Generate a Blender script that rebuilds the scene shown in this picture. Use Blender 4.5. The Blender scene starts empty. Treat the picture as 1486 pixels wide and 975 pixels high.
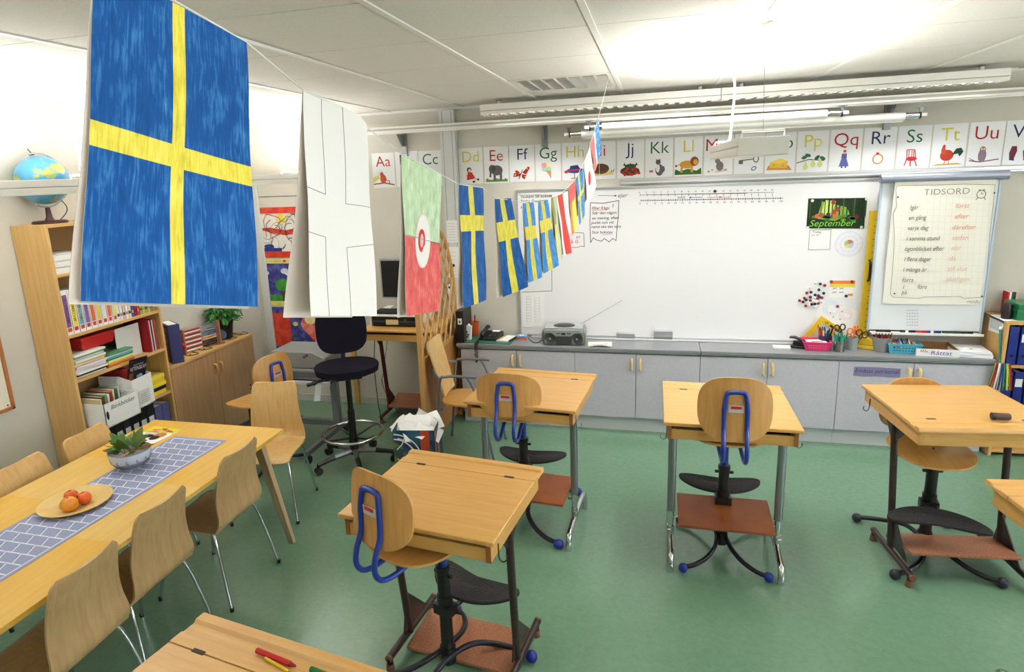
import bpy, math, random
from mathutils import Vector, Matrix
random.seed(7)
SC = bpy.context.scene
COL = SC.collection
R = math.radians
# ------------------------------------------------------------------ camera
FPX, YAW, PITCH, ROLL = 916.49, .2626, .2232, -.0415
CAM = Vector((.1475, -5.1965, 2.2218))
PPX, PPY = 743-35.374, 487.5-28.491
FW = Vector((-math.sin(YAW)*math.cos(PITCH), math.cos(YAW)*math.cos(PITCH), -math.sin(PITCH)))
_r0 = Vector((math.cos(YAW), math.sin(YAW), 0)); _u0 = _r0.cross(FW)
RT = _r0*math.cos(ROLL)+_u0*math.sin(ROLL); UP = _u0*math.cos(ROLL)-_r0*math.sin(ROLL)
cd = bpy.data.cameras.new('camera'); cam = bpy.data.objects.new('camera', cd); COL.objects.link(cam)
cd.sensor_fit = 'HORIZONTAL'; cd.sensor_width = 36; cd.lens = 36*FPX/1486
cd.shift_x = 35.374/1486; cd.shift_y = -28.491/1486
cd.clip_start = .02; cd.clip_end = 100
cam.matrix_world = Matrix(((RT.x, UP.x, -FW.x, CAM.x), (RT.y, UP.y, -FW.y, CAM.y), (RT.z, UP.z, -FW.z, CAM.z), (0, 0, 0, 1)))
SC.camera = cam
# ------------------------------------------------------------------ world, exposure
w = bpy.data.worlds.new('world'); SC.world = w; w.use_nodes = True
w.node_tree.nodes['Background'].inputs[0].default_value = (.85, .92, 1, 1)
w.node_tree.nodes['Background'].inputs[1].default_value = 1.0
SC.view_settings.view_transform = 'Standard'; SC.view_settings.look = 'None'
SC.view_settings.gamma = 1; SC.view_settings.use_curve_mapping = False
SC.view_settings.exposure = 0.03
LAMP_UP, LAMP_DOWN, DAY = 32, 3.0, 105

def area_light(name, loc, sx, sy, power, rot=(0, 0, 0), color=(1, 1, 1), parent=None, spread=180):
    l = bpy.data.lights.new(name, 'AREA'); l.spread = R(spread); l.shape = 'RECTANGLE'; l.size = sx; l.size_y = sy
    l.energy = power; l.color = color
    o = bpy.data.objects.new(name, l); COL.objects.link(o); o.location = loc; o.rotation_euler = rot
    if parent: o.parent = parent
    return o
# added lamps for daylight from assumed, unseen windows in the right-hand wall (x = 4.6), behind the photographer's right
for wy in (-2.6, -4.6, -6.6):
    area_light('window_daylight', (4.75, wy, 1.65), 1.6, 1.3, DAY, (0, R(90), 0), (.93, .97, 1))

# ------------------------------------------------------------------ colour, materials
def lin(c):
    c = c/255
    return c/12.92 if c <= .04045 else ((c+.055)/1.055)**2.4
def rgb(r, g, b): return (lin(r), lin(g), lin(b), 1)
MATS = {}
def M(name, col=(200, 200, 200), rough=.5, metal=0, spec=.5, coat=0, alpha=None, emit=None, estr=0, trans=0):
    if name in MATS: return MATS[name]
    m = bpy.data.materials.new(name); m.use_nodes = True; MATS[name] = m
    b = m.node_tree.nodes['Principled BSDF']
    b.inputs['Base Color'].default_value = rgb(*col)
    b.inputs['Roughness'].default_value = rough; b.inputs['Metallic'].default_value = metal
    b.inputs['Specular IOR Level'].default_value = spec
    if coat: b.inputs['Coat Weight'].default_value = coat; b.inputs['Coat Roughness'].default_value = .1
    if trans: b.inputs['Transmission Weight'].default_value = trans
    if emit: b.inputs['Emission Color'].default_value = rgb(*emit); b.inputs['Emission Strength'].default_value = estr
    return m
def noise_mat(name, c1, c2, scale=(1, 1, 1), nscale=5, rough=.5, detail=4, lo=.35, hi=.65, coord='Object', spec=.5, bump=0, coat=0, dist=0):
    if name in MATS: return MATS[name]
    m = M(name, c1, rough, spec=spec, coat=coat); nt = m.node_tree; b = nt.nodes['Principled BSDF']
    tc = nt.nodes.new('ShaderNodeTexCoord'); mp = nt.nodes.new('ShaderNodeMapping'); mp.inputs['Scale'].default_value = scale
    n = nt.nodes.new('ShaderNodeTexNoise'); n.inputs['Scale'].default_value = nscale; n.inputs['Detail'].default_value = detail
    n.inputs['Distortion'].default_value = dist
    cr = nt.nodes.new('ShaderNodeValToRGB'); cr.color_ramp.elements[0].position = lo; cr.color_ramp.elements[1].position = hi
    cr.color_ramp.elements[0].color = rgb(*c1); cr.color_ramp.elements[1].color = rgb(*c2)
    L = nt.links.new
    L(tc.outputs[coord], mp.inputs[0]); L(mp.outputs[0], n.inputs['Vector']); L(n.outputs['Fac'], cr.inputs[0]); L(cr.outputs[0], b.inputs['Base Color'])
    if bump:
        bp = nt.nodes.new('ShaderNodeBump'); bp.inputs['Strength'].default_value = bump; bp.inputs['Distance'].default_value = .002
        L(n.outputs['Fac'], bp.inputs['Height']); L(bp.outputs[0], b.inputs['Normal'])
    return m
def wood(name, c1, c2, axis='x', rough=.35, coat=.15):
    s = {'x': (1.2, 14, 14), 'y': (14, 1.2, 14), 'z': (14, 14, 1.2)}[axis]
    return noise_mat(name, c1, c2, s, 3, rough, 6, .3, .75, dist=.6, coat=coat)
def crayon(name, c, c2=None, white=(206, 222, 236), ang=.15):
    """wax crayon strokes on paper, in UV space"""
    if name in MATS: return MATS[name]
    m = M(name, c, .75, spec=.2); nt = m.node_tree; b = nt.nodes['Principled BSDF']; L = nt.links.new
    tc = nt.nodes.new('ShaderNodeTexCoord')
    mp = nt.nodes.new('ShaderNodeMapping'); mp.inputs['Scale'].default_value = (34, 5, 1); mp.inputs['Rotation'].default_value = (0, 0, ang)
    n = nt.nodes.new('ShaderNodeTexNoise'); n.inputs['Scale'].default_value = 1.6; n.inputs['Detail'].default_value = 5; n.inputs['Distortion'].default_value = 1.2
    n2 = nt.nodes.new('ShaderNodeTexNoise'); n2.inputs['Scale'].default_value = 9; n2.inputs['Detail'].default_value = 6
    cr = nt.nodes.new('ShaderNodeValToRGB'); e = cr.color_ramp.elements
    e[0].position = .3; e[0].color = rgb(*[int(x*.82) for x in c]); e[1].position = .78; e[1].color = rgb(*white)
    k = e.new(.5); k.color = rgb(*c); k = e.new(.66); k.color = rgb(*(c2 or [min(255, int(x+(255-x)*.25)) for x in c]))
    mx = nt.nodes.new('ShaderNodeMath'); mx.operation = 'MULTIPLY_ADD'; mx.inputs[1].default_value = .55
    m2 = nt.nodes.new('ShaderNodeMath'); m2.operation = 'MULTIPLY'; m2.inputs[1].default_value = .45
    L(tc.outputs['UV'], mp.inputs[0]); L(mp.outputs[0], n.inputs['Vector']); L(tc.outputs['UV'], n2.inputs['Vector'])
    L(n2.outputs['Fac'], m2.inputs[0]); L(n.outputs['Fac'], mx.inputs[0]); L(m2.outputs[0], mx.inputs[2])
    L(mx.outputs[0], cr.inputs[0]); L(cr.outputs[0], b.inputs['Base Color'])
    return m

WHITE = M('white_paint', (232, 232, 228), .45)
PAPER = M('paper', (238, 238, 236), .8, spec=.2)
CREAM = M('cream_paper', (232, 226, 208), .8, spec=.2)
BLACK = M('black_plastic', (22, 22, 24), .4)
RUBBER = M('dark_rubber', (38, 36, 38), .7)
CHROME = M('chrome', (205, 208, 212), .12, 1)
STEEL = M('grey_metal', (140, 142, 145), .35, .8)
BLUE = M('blue_enamel', (22, 52, 150), .3, coat=.3)
BROWNM = M('brown_enamel', (48, 30, 28), .35, coat=.2)
BIRCH = wood('birch', (216, 168, 94), (204, 152, 80), 'x')
BIRCHY = wood('birch_y', (216, 166, 92), (202, 148, 78), 'y')
PLY = wood('plywood', (206, 156, 90), (190, 136, 70), 'z', .35)
PLYY = wood('plywood_y', (220, 176, 112), (202, 152, 88), 'y', .35)
TABA = wood('table_wood', (230, 184, 82), (220, 172, 68), 'y', .3, .15)
TABB = wood('table_wood_pale', (230, 194, 116), (220, 180, 98), 'y', .3, .15)
SHELF = wood('shelf_birch', (216, 176, 112), (198, 154, 90), 'z', .45)
CABW = wood('cabinet_beech', (190, 152, 112), (172, 132, 94), 'z', .4)
IKEA = wood('chair_birch', (198, 164, 116), (180, 144, 98), 'z', .4)
IKEAL = wood('chair_birch_light', (218, 180, 118), (204, 160, 96), 'z', .4)
FOOTB = noise_mat('footboard_brown', (150, 82, 40), (132, 68, 32), (1, 1, 1), 6, .4)
FOOTS = noise_mat('footboard_speckled', (176, 118, 84), (150, 92, 62), (1, 1, 1), 140, .5)
LAMP = M('lamp_white', (225, 222, 214), .4)
def ink(r, g, b): return M('ink_%d_%d_%d' % (r, g, b), (r, g, b), .6, spec=.3)

# ------------------------------------------------------------------ mesh builder
class MB:
    def __init__(s):
        s.v = []; s.f = []; s.mi = []; s.mats = []; s.uv = {}; s.M = None
    def mat(s, m):
        if m not in s.mats: s.mats.append(m)
        return s.mats.index(m)
    def add(s, vs, fs, m, T=None):
        n = len(s.v); T = T or s.M
        for p in vs: s.v.append(T @ Vector(p) if T else Vector(p))
        k = s.mat(m)
        for f in fs: s.f.append([i+n for i in f]); s.mi.append(k)
    def b(s, x0, x1, y0, y1, z0, z1, m, T=None):
        vs = [(x, y, z) for z in (z0, z1) for y in (y0, y1) for x in (x0, x1)]
        s.add(vs, [(0, 2, 3, 1), (4, 5, 7, 6), (0, 1, 5, 4), (2, 6, 7, 3), (0, 4, 6, 2), (1, 3, 7, 5)], m, T); return s
    def bc(s, c, d, m, rz=0, rx=0, ry=0):
        T = Matrix.Translation(c) @ Matrix.Rotation(rz, 4, 'Z') @ Matrix.Rotation(ry, 4, 'Y') @ Matrix.Rotation(rx, 4, 'X')
        if s.M: T = s.M @ T
        return s.b(-d[0]/2, d[0]/2, -d[1]/2, d[1]/2, -d[2]/2, d[2]/2, m, T)
    def tube(s, pts, r, m, n=10, closed=False, flat=1, r1=None):
        P = [Vector(p) for p in pts]; N = len(P); vs = []; fs = []; prev = None
        for i, p in enumerate(P):
            a = P[i-1] if (i or closed) else P[0]; c = P[(i+1) % N] if (i < N-1 or closed) else P[-1]
            t = (c-a).normalized()
            if prev is None:
                u = t.cross(Vector((0, 0, 1)) if abs(t.z) < .9 else Vector((0, 1, 0))).normalized()
            else: u = (prev-t*prev.dot(t)).normalized()
            prev = u; q = t.cross(u)
            rr = r if r1 is None else r+(r1-r)*i/(N-1)
            for k in range(n):
                an = 2*math.pi*k/n; vs.append(p+u*(math.cos(an)*rr)+q*(math.sin(an)*rr*flat))
        for i in range(N if closed else N-1):
            j = (i+1) % N
            for k in range(n): fs.append((i*n+k, i*n+(k+1) % n, j*n+(k+1) % n, j*n+k))
        if not closed: fs.append(tuple(range(n))[::-1]); fs.append(tuple((N-1)*n+k for k in range(n)))
        s.add(vs, fs, m); return s
    def lathe(s, prof, m, n=24, o=(0, 0, 0), sy=1, T=None):
        vs = []; fs = []; o = Vector(o)
        for r, z in prof:
            for k in range(n):
                a = 2*math.pi*k/n; vs.append(o+Vector((r*math.cos(a), r*math.sin(a)*sy, z)))
        for i in range(len(prof)-1):
            for k in range(n): fs.append((i*n+k, i*n+(k+1) % n, (i+1)*n+(k+1) % n, (i+1)*n+k))
        if prof[0][0] > 1e-6: fs.append(tuple(range(n))[::-1])
        if prof[-1][0] > 1e-6: fs.append(tuple((len(prof)-1)*n+k for k in range(n)))
        s.add(vs, fs, m, T); return s
    def ball(s, c, r, m, n=16, sz=1):
        k = n//2
        prof = [(max(1e-7, r*math.sin(math.pi*i/k)), -r*sz*math.cos(math.pi*i/k)) for i in range(k+1)]
        return s.lathe(prof, m, n, c)
    def prism(s, poly, fr, th, m):
        """2-D polygon in frame fr=(origin, xaxis, yaxis), extruded by th along x cross y"""
        o, X, Y = [Vector(a) for a in fr]; N = X.cross(Y).normalized(); n = len(poly)
        vs = [o+X*a+Y*b for a, b in poly]+[o+X*a+Y*b+N*th for a, b in poly]
        fs = [tuple(range(n))[::-1], tuple(n+i for i in range(n))]+[(i, (i+1) % n, n+(i+1) % n, n+i) for i in range(n)]
        s.add(vs, fs, m); return s
    def poly(s, pts, m): s.add(pts, [tuple(range(len(pts)))], m); return s
    def surf(s, fn, nu, nv, th, m, uvs=True, m2=None, rim=True):
        """slab on a surface fn(u,v) -> point, thickness th along its normal; m may be a function of (u,v)"""
        e = 1e-3; g = []; us = [i/nu for i in range(nu+1)] if isinstance(nu, int) else nu
        vv = [j/nv for j in range(nv+1)] if isinstance(nv, int) else nv
        nu = len(us)-1; nv = len(vv)-1
        def nor(u, v):
            a = Vector(fn(min(u+e, 1), v))-Vector(fn(max(u-e, 0), v)); b = Vector(fn(u, min(v+e, 1)))-Vector(fn(u, max(v-e, 0)))
            return a.cross(b).normalized()
        F = [[Vector(fn(u, v)) for v in vv] for u in us]; Nn = [[nor(u, v) for v in vv] for u in us]
        W = nv+1; base = len(s.v); tot = (nu+1)*W; T = s.M
        for side in (0, 1):
            for i in range(nu+1):
                for j in range(W):
                    p = F[i][j]-Nn[i][j]*th*side; s.v.append(T @ p if T else p)
        mf = m if callable(m) else (lambda u, v: m)
        for i in range(nu):
            for j in range(nv):
                q = [(i, j), (i+1, j), (i+1, j+1), (i, j+1)]
                mm = mf((us[i]+us[i+1])/2, (vv[j]+vv[j+1])/2)
                s.uv[len(s.f)] = [(us[a], vv[c]) for a, c in q]
                s.f.append([base+a*W+c for a, c in q]); s.mi.append(s.mat(mm))
                s.uv[len(s.f)] = [(us[a], vv[c]) for a, c in q[::-1]]
                s.f.append([base+tot+a*W+c for a, c in q[::-1]]); s.mi.append(s.mat(m2 or mm))
        rm = m2 or mf(.01, .01); k = s.mat(rm)
        edge = [(i, 0) for i in range(nu+1)]+[(nu, j) for j in range(1, W)]+[(i, nv) for i in range(nu-1, -1, -1)]+[(0, j) for j in range(nv-1, 0, -1)]
        for a in range(len(edge)):
            p, q = edge[a], edge[(a+1) % len(edge)]
            s.f.append([base+p[0]*W+p[1], base+tot+p[0]*W+p[1], base+tot+q[0]*W+q[1], base+q[0]*W+q[1]]); s.mi.append(k)
        return s
    def shell(s, rx, ry, th, disp, m, n=40, rings=5, pw=2.6, T=None, edge=None):
        """rounded plywood disc with bend disp(x,y)"""
        T = T or s.M
        vs = []; fs = []
        for side in (0, 1):
            for r in range(rings+1):
                for k in range(n):
                    a = 2*math.pi*k/n; c, d = math.cos(a), math.sin(a); q = (abs(c)**pw+abs(d)**pw)**(-1/pw); t = r/rings
                    x, y = rx*c*q*t, ry*d*q*t; vs.append((x, y, disp(x, y)-side*th))
        H = (rings+1)*n
        for side in (0, 1):
            for r in range(rings):
                for k in range(n):
                    q = (side*H+r*n+k, side*H+(r+1)*n+k, side*H+(r+1)*n+(k+1) % n, side*H+r*n+(k+1) % n)
                    if r == 0: q = (q[0], q[1], q[2])
                    fs.append(q if side == 0 else q[::-1])
        s.add(vs, fs, m, T)
        base = len(s.v)-2*H; ke = s.mat(edge or m)
        for k in range(n):
            a = rings*n+k; b2 = rings*n+(k+1) % n
            s.f.append([base+a, base+H+a, base+H+b2, base+b2]); s.mi.append(ke)
        return s
    def text(s, st, size, fr, m, align='LEFT', th=.0006, shear=0, bold=0, sx=1):
        o, X, Y = [Vector(a) for a in fr]; N = X.cross(Y).normalized()
        key = (st, align, shear, bold)
        if key not in TX:
            c = bpy.data.curves.new('t', 'FONT'); c.body = st; c.size = 1; c.align_x = align; c.shear = shear; c.offset = bold; c.resolution_u = 3
            ob = bpy.data.objects.new('t', c); COL.objects.link(ob)
            dg = bpy.context.evaluated_depsgraph_get(); me = bpy.data.meshes.new_from_object(ob.evaluated_get(dg))
            TX[key] = ([tuple(v.co) for v in me.vertices], [tuple(p.vertices) for p in me.polygons])
            bpy.data.objects.remove(ob); bpy.data.meshes.remove(me); bpy.data.curves.remove(c)
        vs, fs = TX[key]
        s.add([o+X*(a[0]*size*sx)+Y*(a[1]*size)+N*th for a in vs], fs, m); return s
    def build(s, name, parent=None, bevel=0, smooth=40, seg=2):
        me = bpy.data.meshes.new(name); me.from_pydata([tuple(v) for v in s.v], [], s.f)
        for m in s.mats: me.materials.append(m)
        me.polygons.foreach_set('material_index', s.mi)
        if s.uv:
            l = me.uv_layers.new(name='UVMap')
            for fi, uvs in s.uv.items():
                p = me.polygons[fi]
                for k, li in enumerate(p.loop_indices): l.data[li].uv = uvs[k]
        if smooth:
            me.polygons.foreach_set('use_smooth', [True]*len(me.polygons)); me.set_sharp_from_angle(angle=R(smooth))
        me.update()
        o = bpy.data.objects.new(name, me); COL.objects.link(o)
        if parent: o.parent = parent
        if bevel:
            bv = o.modifiers.new('bevel', 'BEVEL'); bv.width = bevel; bv.segments = seg; bv.limit_method = 'ANGLE'; bv.angle_limit = R(50)
        return o
TX = {}
def tag(o, label, cat, group=None, kind=None):
    o['label'] = label; o['category'] = cat
    if group: o['group'] = group
    if kind: o['kind'] = kind
    return o
def thing(name, label, cat, loc=(0, 0, 0), rz=0, group=None):
    o = bpy.data.objects.new(name, None); COL.objects.link(o); o.location = loc; o.rotation_euler = (0, 0, rz)
    o.empty_display_size = .05
    return tag(o, label, cat, group)
def struct(o):
    o['kind'] = 'structure'; return o
def dup(root, loc, rz, label=None, group=None):
    r = root.copy(); COL.objects.link(r); r.location = loc; r.rotation_euler = (0, 0, rz)
    if label: r['label'] = label
    if group: r['group'] = group
    for ch in list(root.children):
        c = ch.copy(); COL.objects.link(c); c.parent = r
        for g in list(ch.children):
            d = g.copy(); COL.objects.link(d); d.parent = c
    return r
def ray(u, v): return FW+RT*((u-PPX)/FPX)-UP*((v-PPY)/FPX)
def onY(u, v, Y): d = ray(u, v); return CAM+d*((Y-CAM.y)/d.y)      # where the sight line meets the plane y = Y
def onX(u, v, X): d = ray(u, v); return CAM+d*((X-CAM.x)/d.x)
def onZ(u, v, Z): d = ray(u, v); return CAM+d*((Z-CAM.z)/d.z)
def atD(u, v, D): return CAM+ray(u, v)*D
def smoothpath(pts, k=6):
    P = [Vector(p) for p in pts]; out = []
    for i in range(len(P)-1):
        a = P[max(i-1, 0)]; b = P[i]; c = P[i+1]; d = P[min(i+2, len(P)-1)]
        for j in range(k):
            t = j/k; out.append(.5*((2*b)+(c-a)*t+(2*a-5*b+4*c-d)*t*t+(3*b-a-3*c+d)*t**3))
    return out+[P[-1]]
# ================================================================== the room
XL, XR, YB, YF, H = -3.735, 4.6, .32, -8.0, 2.79
WALL = noise_mat('wall_paint', (207, 203, 192), (202, 198, 187), (1, 1, 1), 3, .85, spec=.2)
CEIL = noise_mat('ceiling_tile', (224, 221, 214), (216, 213, 206), (1, 1, 1), 160, .9, spec=.1)
CEILD = M('ceiling_gap', (90, 88, 84), .9)
GRIDM = M('ceiling_bar', (226, 224, 218), .5)
FLOOR = noise_mat('green_linoleum', (104, 138, 112), (112, 146, 120), (1, 1, 1), 30, .18, 8, .3, .7, spec=.55, dist=.8)
m = MB(); m.b(XL-.1, XR+.1, YF-.1, YB+.1, -.1, 0, FLOOR); struct(m.build('floor', smooth=0))
m = MB(); m.b(XL-.12, XR+.12, YB, YB+.12, 0, H, WALL); struct(m.build('wall_back', smooth=0))
m = MB(); m.b(XL-.12, XL, YF, YB, 0, H, WALL); struct(m.build('wall_left', smooth=0))
m = MB(); m.b(XL-.12, XR+.12, YF-.12, YF, 0, H, WALL); struct(m.build('wall_rear', smooth=0))
m = MB()
m.b(XR, XR+.12, YF, YB, 0, .95, WALL); m.b(XR, XR+.12, YF, YB, 2.35, H, WALL)
for a, b_ in ((YF, -7.45), (-5.75, -5.45), (-3.75, -3.45), (-1.75, YB)): m.b(XR, XR+.12, a, b_, .95, 2.35, WALL)
struct(m.build('wall_right', smooth=0))
GLASS = M('window_glass', (235, 240, 245), .02, trans=1)
for i, wy in enumerate((-2.6, -4.6, -6.6)):
    m = MB()
    for a, b_ in ((wy-.85, wy-.8), (wy-.025, wy+.025), (wy+.8, wy+.85)): m.b(XR+.03, XR+.09, a, b_, .95, 2.35, WHITE)
    m.b(XR+.03, XR+.09, wy-.85, wy+.85, .95, 1.0, WHITE); m.b(XR+.03, XR+.09, wy-.85, wy+.85, 2.3, 2.35, WHITE)
    m.b(XR+.055, XR+.062, wy-.8, wy+.8, 1, 2.3, GLASS)
    struct(m.build('window_%d' % (i+1), smooth=0))
# ceiling: lay-in tiles on a grid of bars
GX, GY, GP = -1.4755, -3.087, .6817
m = MB(); m.b(XL-.12, XR+.12, YF-.12, YB+.12, H+.02, H+.1, CEILD)
for i in range(-4, 10):
    for j in range(-8, 6):
        x0, x1, y0, y1 = GX+GP*i+.002, GX+GP*(i+1)-.002, GY+GP*j+.0035, GY+GP*(j+1)-.0035
        x0, x1, y0, y1 = max(x0, XL), min(x1, XR), max(y0, YF), min(y1, YB)
        if x1-x0 < .02 or y1-y0 < .02 or (i == 1 and j == 3): continue
        m.b(x0, x1, y0, y1, H, H+.03, CEIL)
struct(m.build('ceiling', smooth=0))
n = 0
for i in range(-3, 10):
    x = GX+GP*i
    if XL < x < XR:
        n += 1; m = MB(); m.b(x-.013, x+.013, YF, YB, H-.006, H+.002, GRIDM); struct(m.build('trim_%d' % n, smooth=0))
m = MB(); m.b(XL, XR, YB-.022, YB, H-.022, H, GRIDM); m.b(XL, XL+.022, YF, YB, H-.022, H, GRIDM); struct(m.build('trim_%d' % (n+1), smooth=0))
SKIRT = M('skirting', (188, 190, 184), .5)
m = MB(); m.b(XL, -1.69, YB-.012, YB, 0, .07, SKIRT); struct(m.build('baseboard_back', smooth=0))
m = MB(); m.b(XL, XL+.012, YF, YB-.02, 0, .07, SKIRT); struct(m.build('baseboard_left', smooth=0))
# pale vertical cable column on the back wall and the wooden edging strip left of it
COLM = M('column_white', (205, 208, 206), .4)
m = MB(); m.b(-1.685, -1.548, .262, YB-.001, 0, H-.022, COLM)
m.b(-1.66, -1.655, .2605, .263, .1, H-.03, STEEL); m.b(-1.578, -1.573, .2605, .263, .1, H-.03, STEEL)
struct(m.build('trim_%d' % (n+2), bevel=.004))
m = MB(); m.b(-2.75, -2.70, .29, YB-.001, 0, 1.3, BIRCH); struct(m.build('trim_%d' % (n+3), bevel=.004))
m = MB(); m.b(-3.68, -3.60, .30, YB-.001, .07, 2.2, COLM); struct(m.build('trim_%d' % (n+4), bevel=.004))

# ceiling air grille
t = thing('ceiling_vent', 'white slotted air grille set in the ceiling above the white board lamp', 'vent', (GX+GP*1.5, GY+GP*3.5, H))
m = MB(); h = GP/2-.006; VM = M('vent_white', (214, 211, 202), .5)
for a in ((-h, h, -h, -h+.04), (-h, h, h-.04, h), (-h, -h+.04, -h+.04, h-.04), (h-.04, h, -h+.04, h-.04)): m.b(*a, -.004, .012, VM)
m.build('frame', t, bevel=.002)
m = MB(); m.b(-h+.04, h-.04, -h+.04, h-.04, .016, .019, M('vent_dark', (60, 58, 52), .8)); m.build('backing', t, smooth=0)
sl = MB(); cw = (2*h-.08)/7
for c in range(7):
    x0 = -h+.04+c*cw
    sl.b(x0, x0+.018, -h+.04, h-.04, -.003, .014, VM)
    for k in range(9):
        y = -h+.04+(k+.5)*(2*h-.08)/9
        sl.bc((x0+.018+(cw-.018)/2, y, .004), (cw-.018, .042, .003), VM, rx=R(28 if c < 4 else 62))
sl.build('slats', t)

# ================================================================== lamps
TUBEM = M('lamp_tube', (255, 255, 250), .4, emit=(255, 252, 240), estr=4)
UPM = M('lamp_uplight_tube', (255, 255, 250), .4, emit=(255, 252, 240), estr=14)
def pendant(label, x, y0, y1, z, cord_at, wire_at, down=1):
    t = thing('pendant_lamp', label, 'ceiling lamp', (x, (y0+y1)/2, z), 0, None)
    L = (y1-y0)/2; m = MB()
    m.b(-.1, .1, -L, -L+.015, -.04, .035, LAMP); m.b(-.1, .1, L-.015, L, -.04, .035, LAMP)
    for s in (-1, 1):
        m.b(s*.1-.004, s*.1+.004, -L, L, -.001, .036, LAMP); m.b(s*.093-.004, s*.093+.004, -L, L, -.006, .0, LAMP)
        m.b(s*.1-.004, s*.1+.004, -L, L, -.042, -.006, LAMP)
    m.b(-.1, .1, -L+.015, L-.015, -.004, 0, LAMP)
    m.build('housing', t, bevel=.002)
    m = MB(); m.tube([(0, -L+.03, .018), (0, L-.03, .018)], .012, UPM); m.tube([(0, -L+.03, -.022), (0, L-.03, -.022)], .008, TUBEM); m.build('fluorescent_tube', t)
    m = MB()
    k = int(2*L/.06)
    for i in range(1, k): m.b(-.09, .09, -L+i*2*L/k-.001, -L+i*2*L/k+.001, -.04, -.008, LAMP)
    m.b(-.001, .001, -L+.02, L-.02, -.04, -.008, LAMP); m.build('louvre', t, smooth=0)
    for yy in (-L+.02, L-.15):
        m = MB(); m.tube([(-.085, yy, .03), (-.085, yy, .06), (.085, yy, .06), (.085, yy, .03)], .005, WHITE, 6); m.build('bracket', t)
    m = MB(); hh = H-z
    m.tube([(0, -L+.02, .06), (wire_at[0]-x, wire_at[1]-(y0+y1)/2, hh-.02)], .0012, STEEL, 5)
    m.bc((wire_at[0]-x, wire_at[1]-(y0+y1)/2, hh-.012), (.05, .04, .022), WHITE); m.build('suspension_wire', t)
    m = MB(); a = Vector((cord_at[0]-x, cord_at[1]-(y0+y1)/2, hh-.005)); b_ = Vector((0, L-.15, .06))
    pth = smoothpath([a, a+Vector((.012, 0, -.05)), (a*.7+b_*.3)+Vector((.02, .0, 0)), (a*.3+b_*.7)+Vector((.008, 0, 0)), b_+Vector((0, 0, .03)), b_+Vector((-.012, 0, -.0))])
    m.tube(pth, .0065, WHITE, 8); m.tube([a+Vector((0, 0, .004)), a+Vector((0, 0, -.012))], .03, WHITE, 16); m.build('cord', t)
    area_light('uplight', (x, (y0+y1)/2, z+.04), .16, 2*L-.1, LAMP_UP, (R(180), 0, 0), (1, .99, .97))
    area_light('downlight', (x, (y0+y1)/2, z-.048), .16, 2*L-.1, LAMP_DOWN*down, (0, 0, 0), (1, .99, .97))
    return t
pendant('white pendant uplight hanging in front of the middle letter cards', .59, -2.2, -.75, 2.29, (.586, -.865), (.583, -2.137), down=6)
pendant('white pendant uplight crossing in front of the globe', -3.05, -3.6, -2.02, 2.245, (-3.11, -2.14), (-3.05, -3.55))
pendant('white pendant uplight in the far left corner behind the hanging flags', -3.0, -1.42, .1, 2.245, (-2.96, -.11), (-3.0, -1.38))
for k, (px_, py_) in enumerate(((.59, -5.4), (-3.05, -5.8), (3.3, -1.5), (3.3, -4.5))):  # unseen pendants, added for more light from outside the view
    pendant(('white pendant uplight behind the photographer, in line with the one before the letter cards', 'white pendant uplight behind the photographer, by the left wall', 'white pendant uplight by the windows, nearest the bookcase of blue binders', 'white pendant uplight by the windows, farther from the whiteboard')[k], px_, py_-.75, py_+.75, 2.29, (px_, py_+.6), (px_, py_-.7), down=4 if k == 2 else 1)

# long asymmetric lamp over the whiteboard, two housings end to end
bl = onY(700, 158, -.03); br = onY(1458, 114, -.03); bs = onY(1045, 143, -.03)
zc = (bl.z+br.z)/2
for k, (x0, x1) in enumerate(((bl.x, bs.x-.002), (bs.x+.002, br.x))):
    t = thing('whiteboard_lamp', ('left', 'right')[k]+' housing of the long white louvred lamp over the whiteboard', 'ceiling lamp', ((x0+x1)/2, -.03, zc))
    L = (x1-x0)/2; m = MB()
    m.b(-L, L, -.075, -.067, -.005, .042, LAMP); m.b(-L, L, -.071, -.063, -.036, -.009, LAMP)
    m.b(-L, L, .07, .078, -.036, .042, LAMP); m.b(-L, L, -.07, .07, .036, .042, LAMP)
    m.b(-L, -L+.008, -.07, .07, -.036, .04, LAMP); m.b(L-.008, L, -.07, .07, -.036, .04, LAMP); m.b(-L, L, -.066, .07, -.009, -.006, LAMP)
    m.build('housing', t, bevel=.002)
    m = MB(); m.tube([(-L+.03, 0, -.022), (L-.03, 0, -.022)], .009, TUBEM); m.build('fluorescent_tube', t)
    m = MB(); kk = int(2*L/.075)
    for i in range(1, kk):
        xx = -L+i*2*L/kk; m.prism([(-.016, -.038), (.016, -.038), (.001, -.012), (-.001, -.012)], ((xx, .068, 0), (1, 0, 0), (0, 0, 1)), .13, CHROME)
    m.build('louvre', t, smooth=0)
    for xx in ((-L+.14, L-.14)):
        m = MB(); m.b(xx-.012, xx+.012, -.012, .012, .042, H-zc-.012, WHITE); m.tube([(xx, 0, H-zc-.014), (xx, 0, H-zc-.006)], .022, STEEL, 12); m.build('ceiling_mount', t)
    area_light('board_light', ((x0+x1)/2, -.03, zc-.042), 2*L-.1, .1, 7, (R(10), 0, 0), (1, .99, .97), spread=85)
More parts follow.
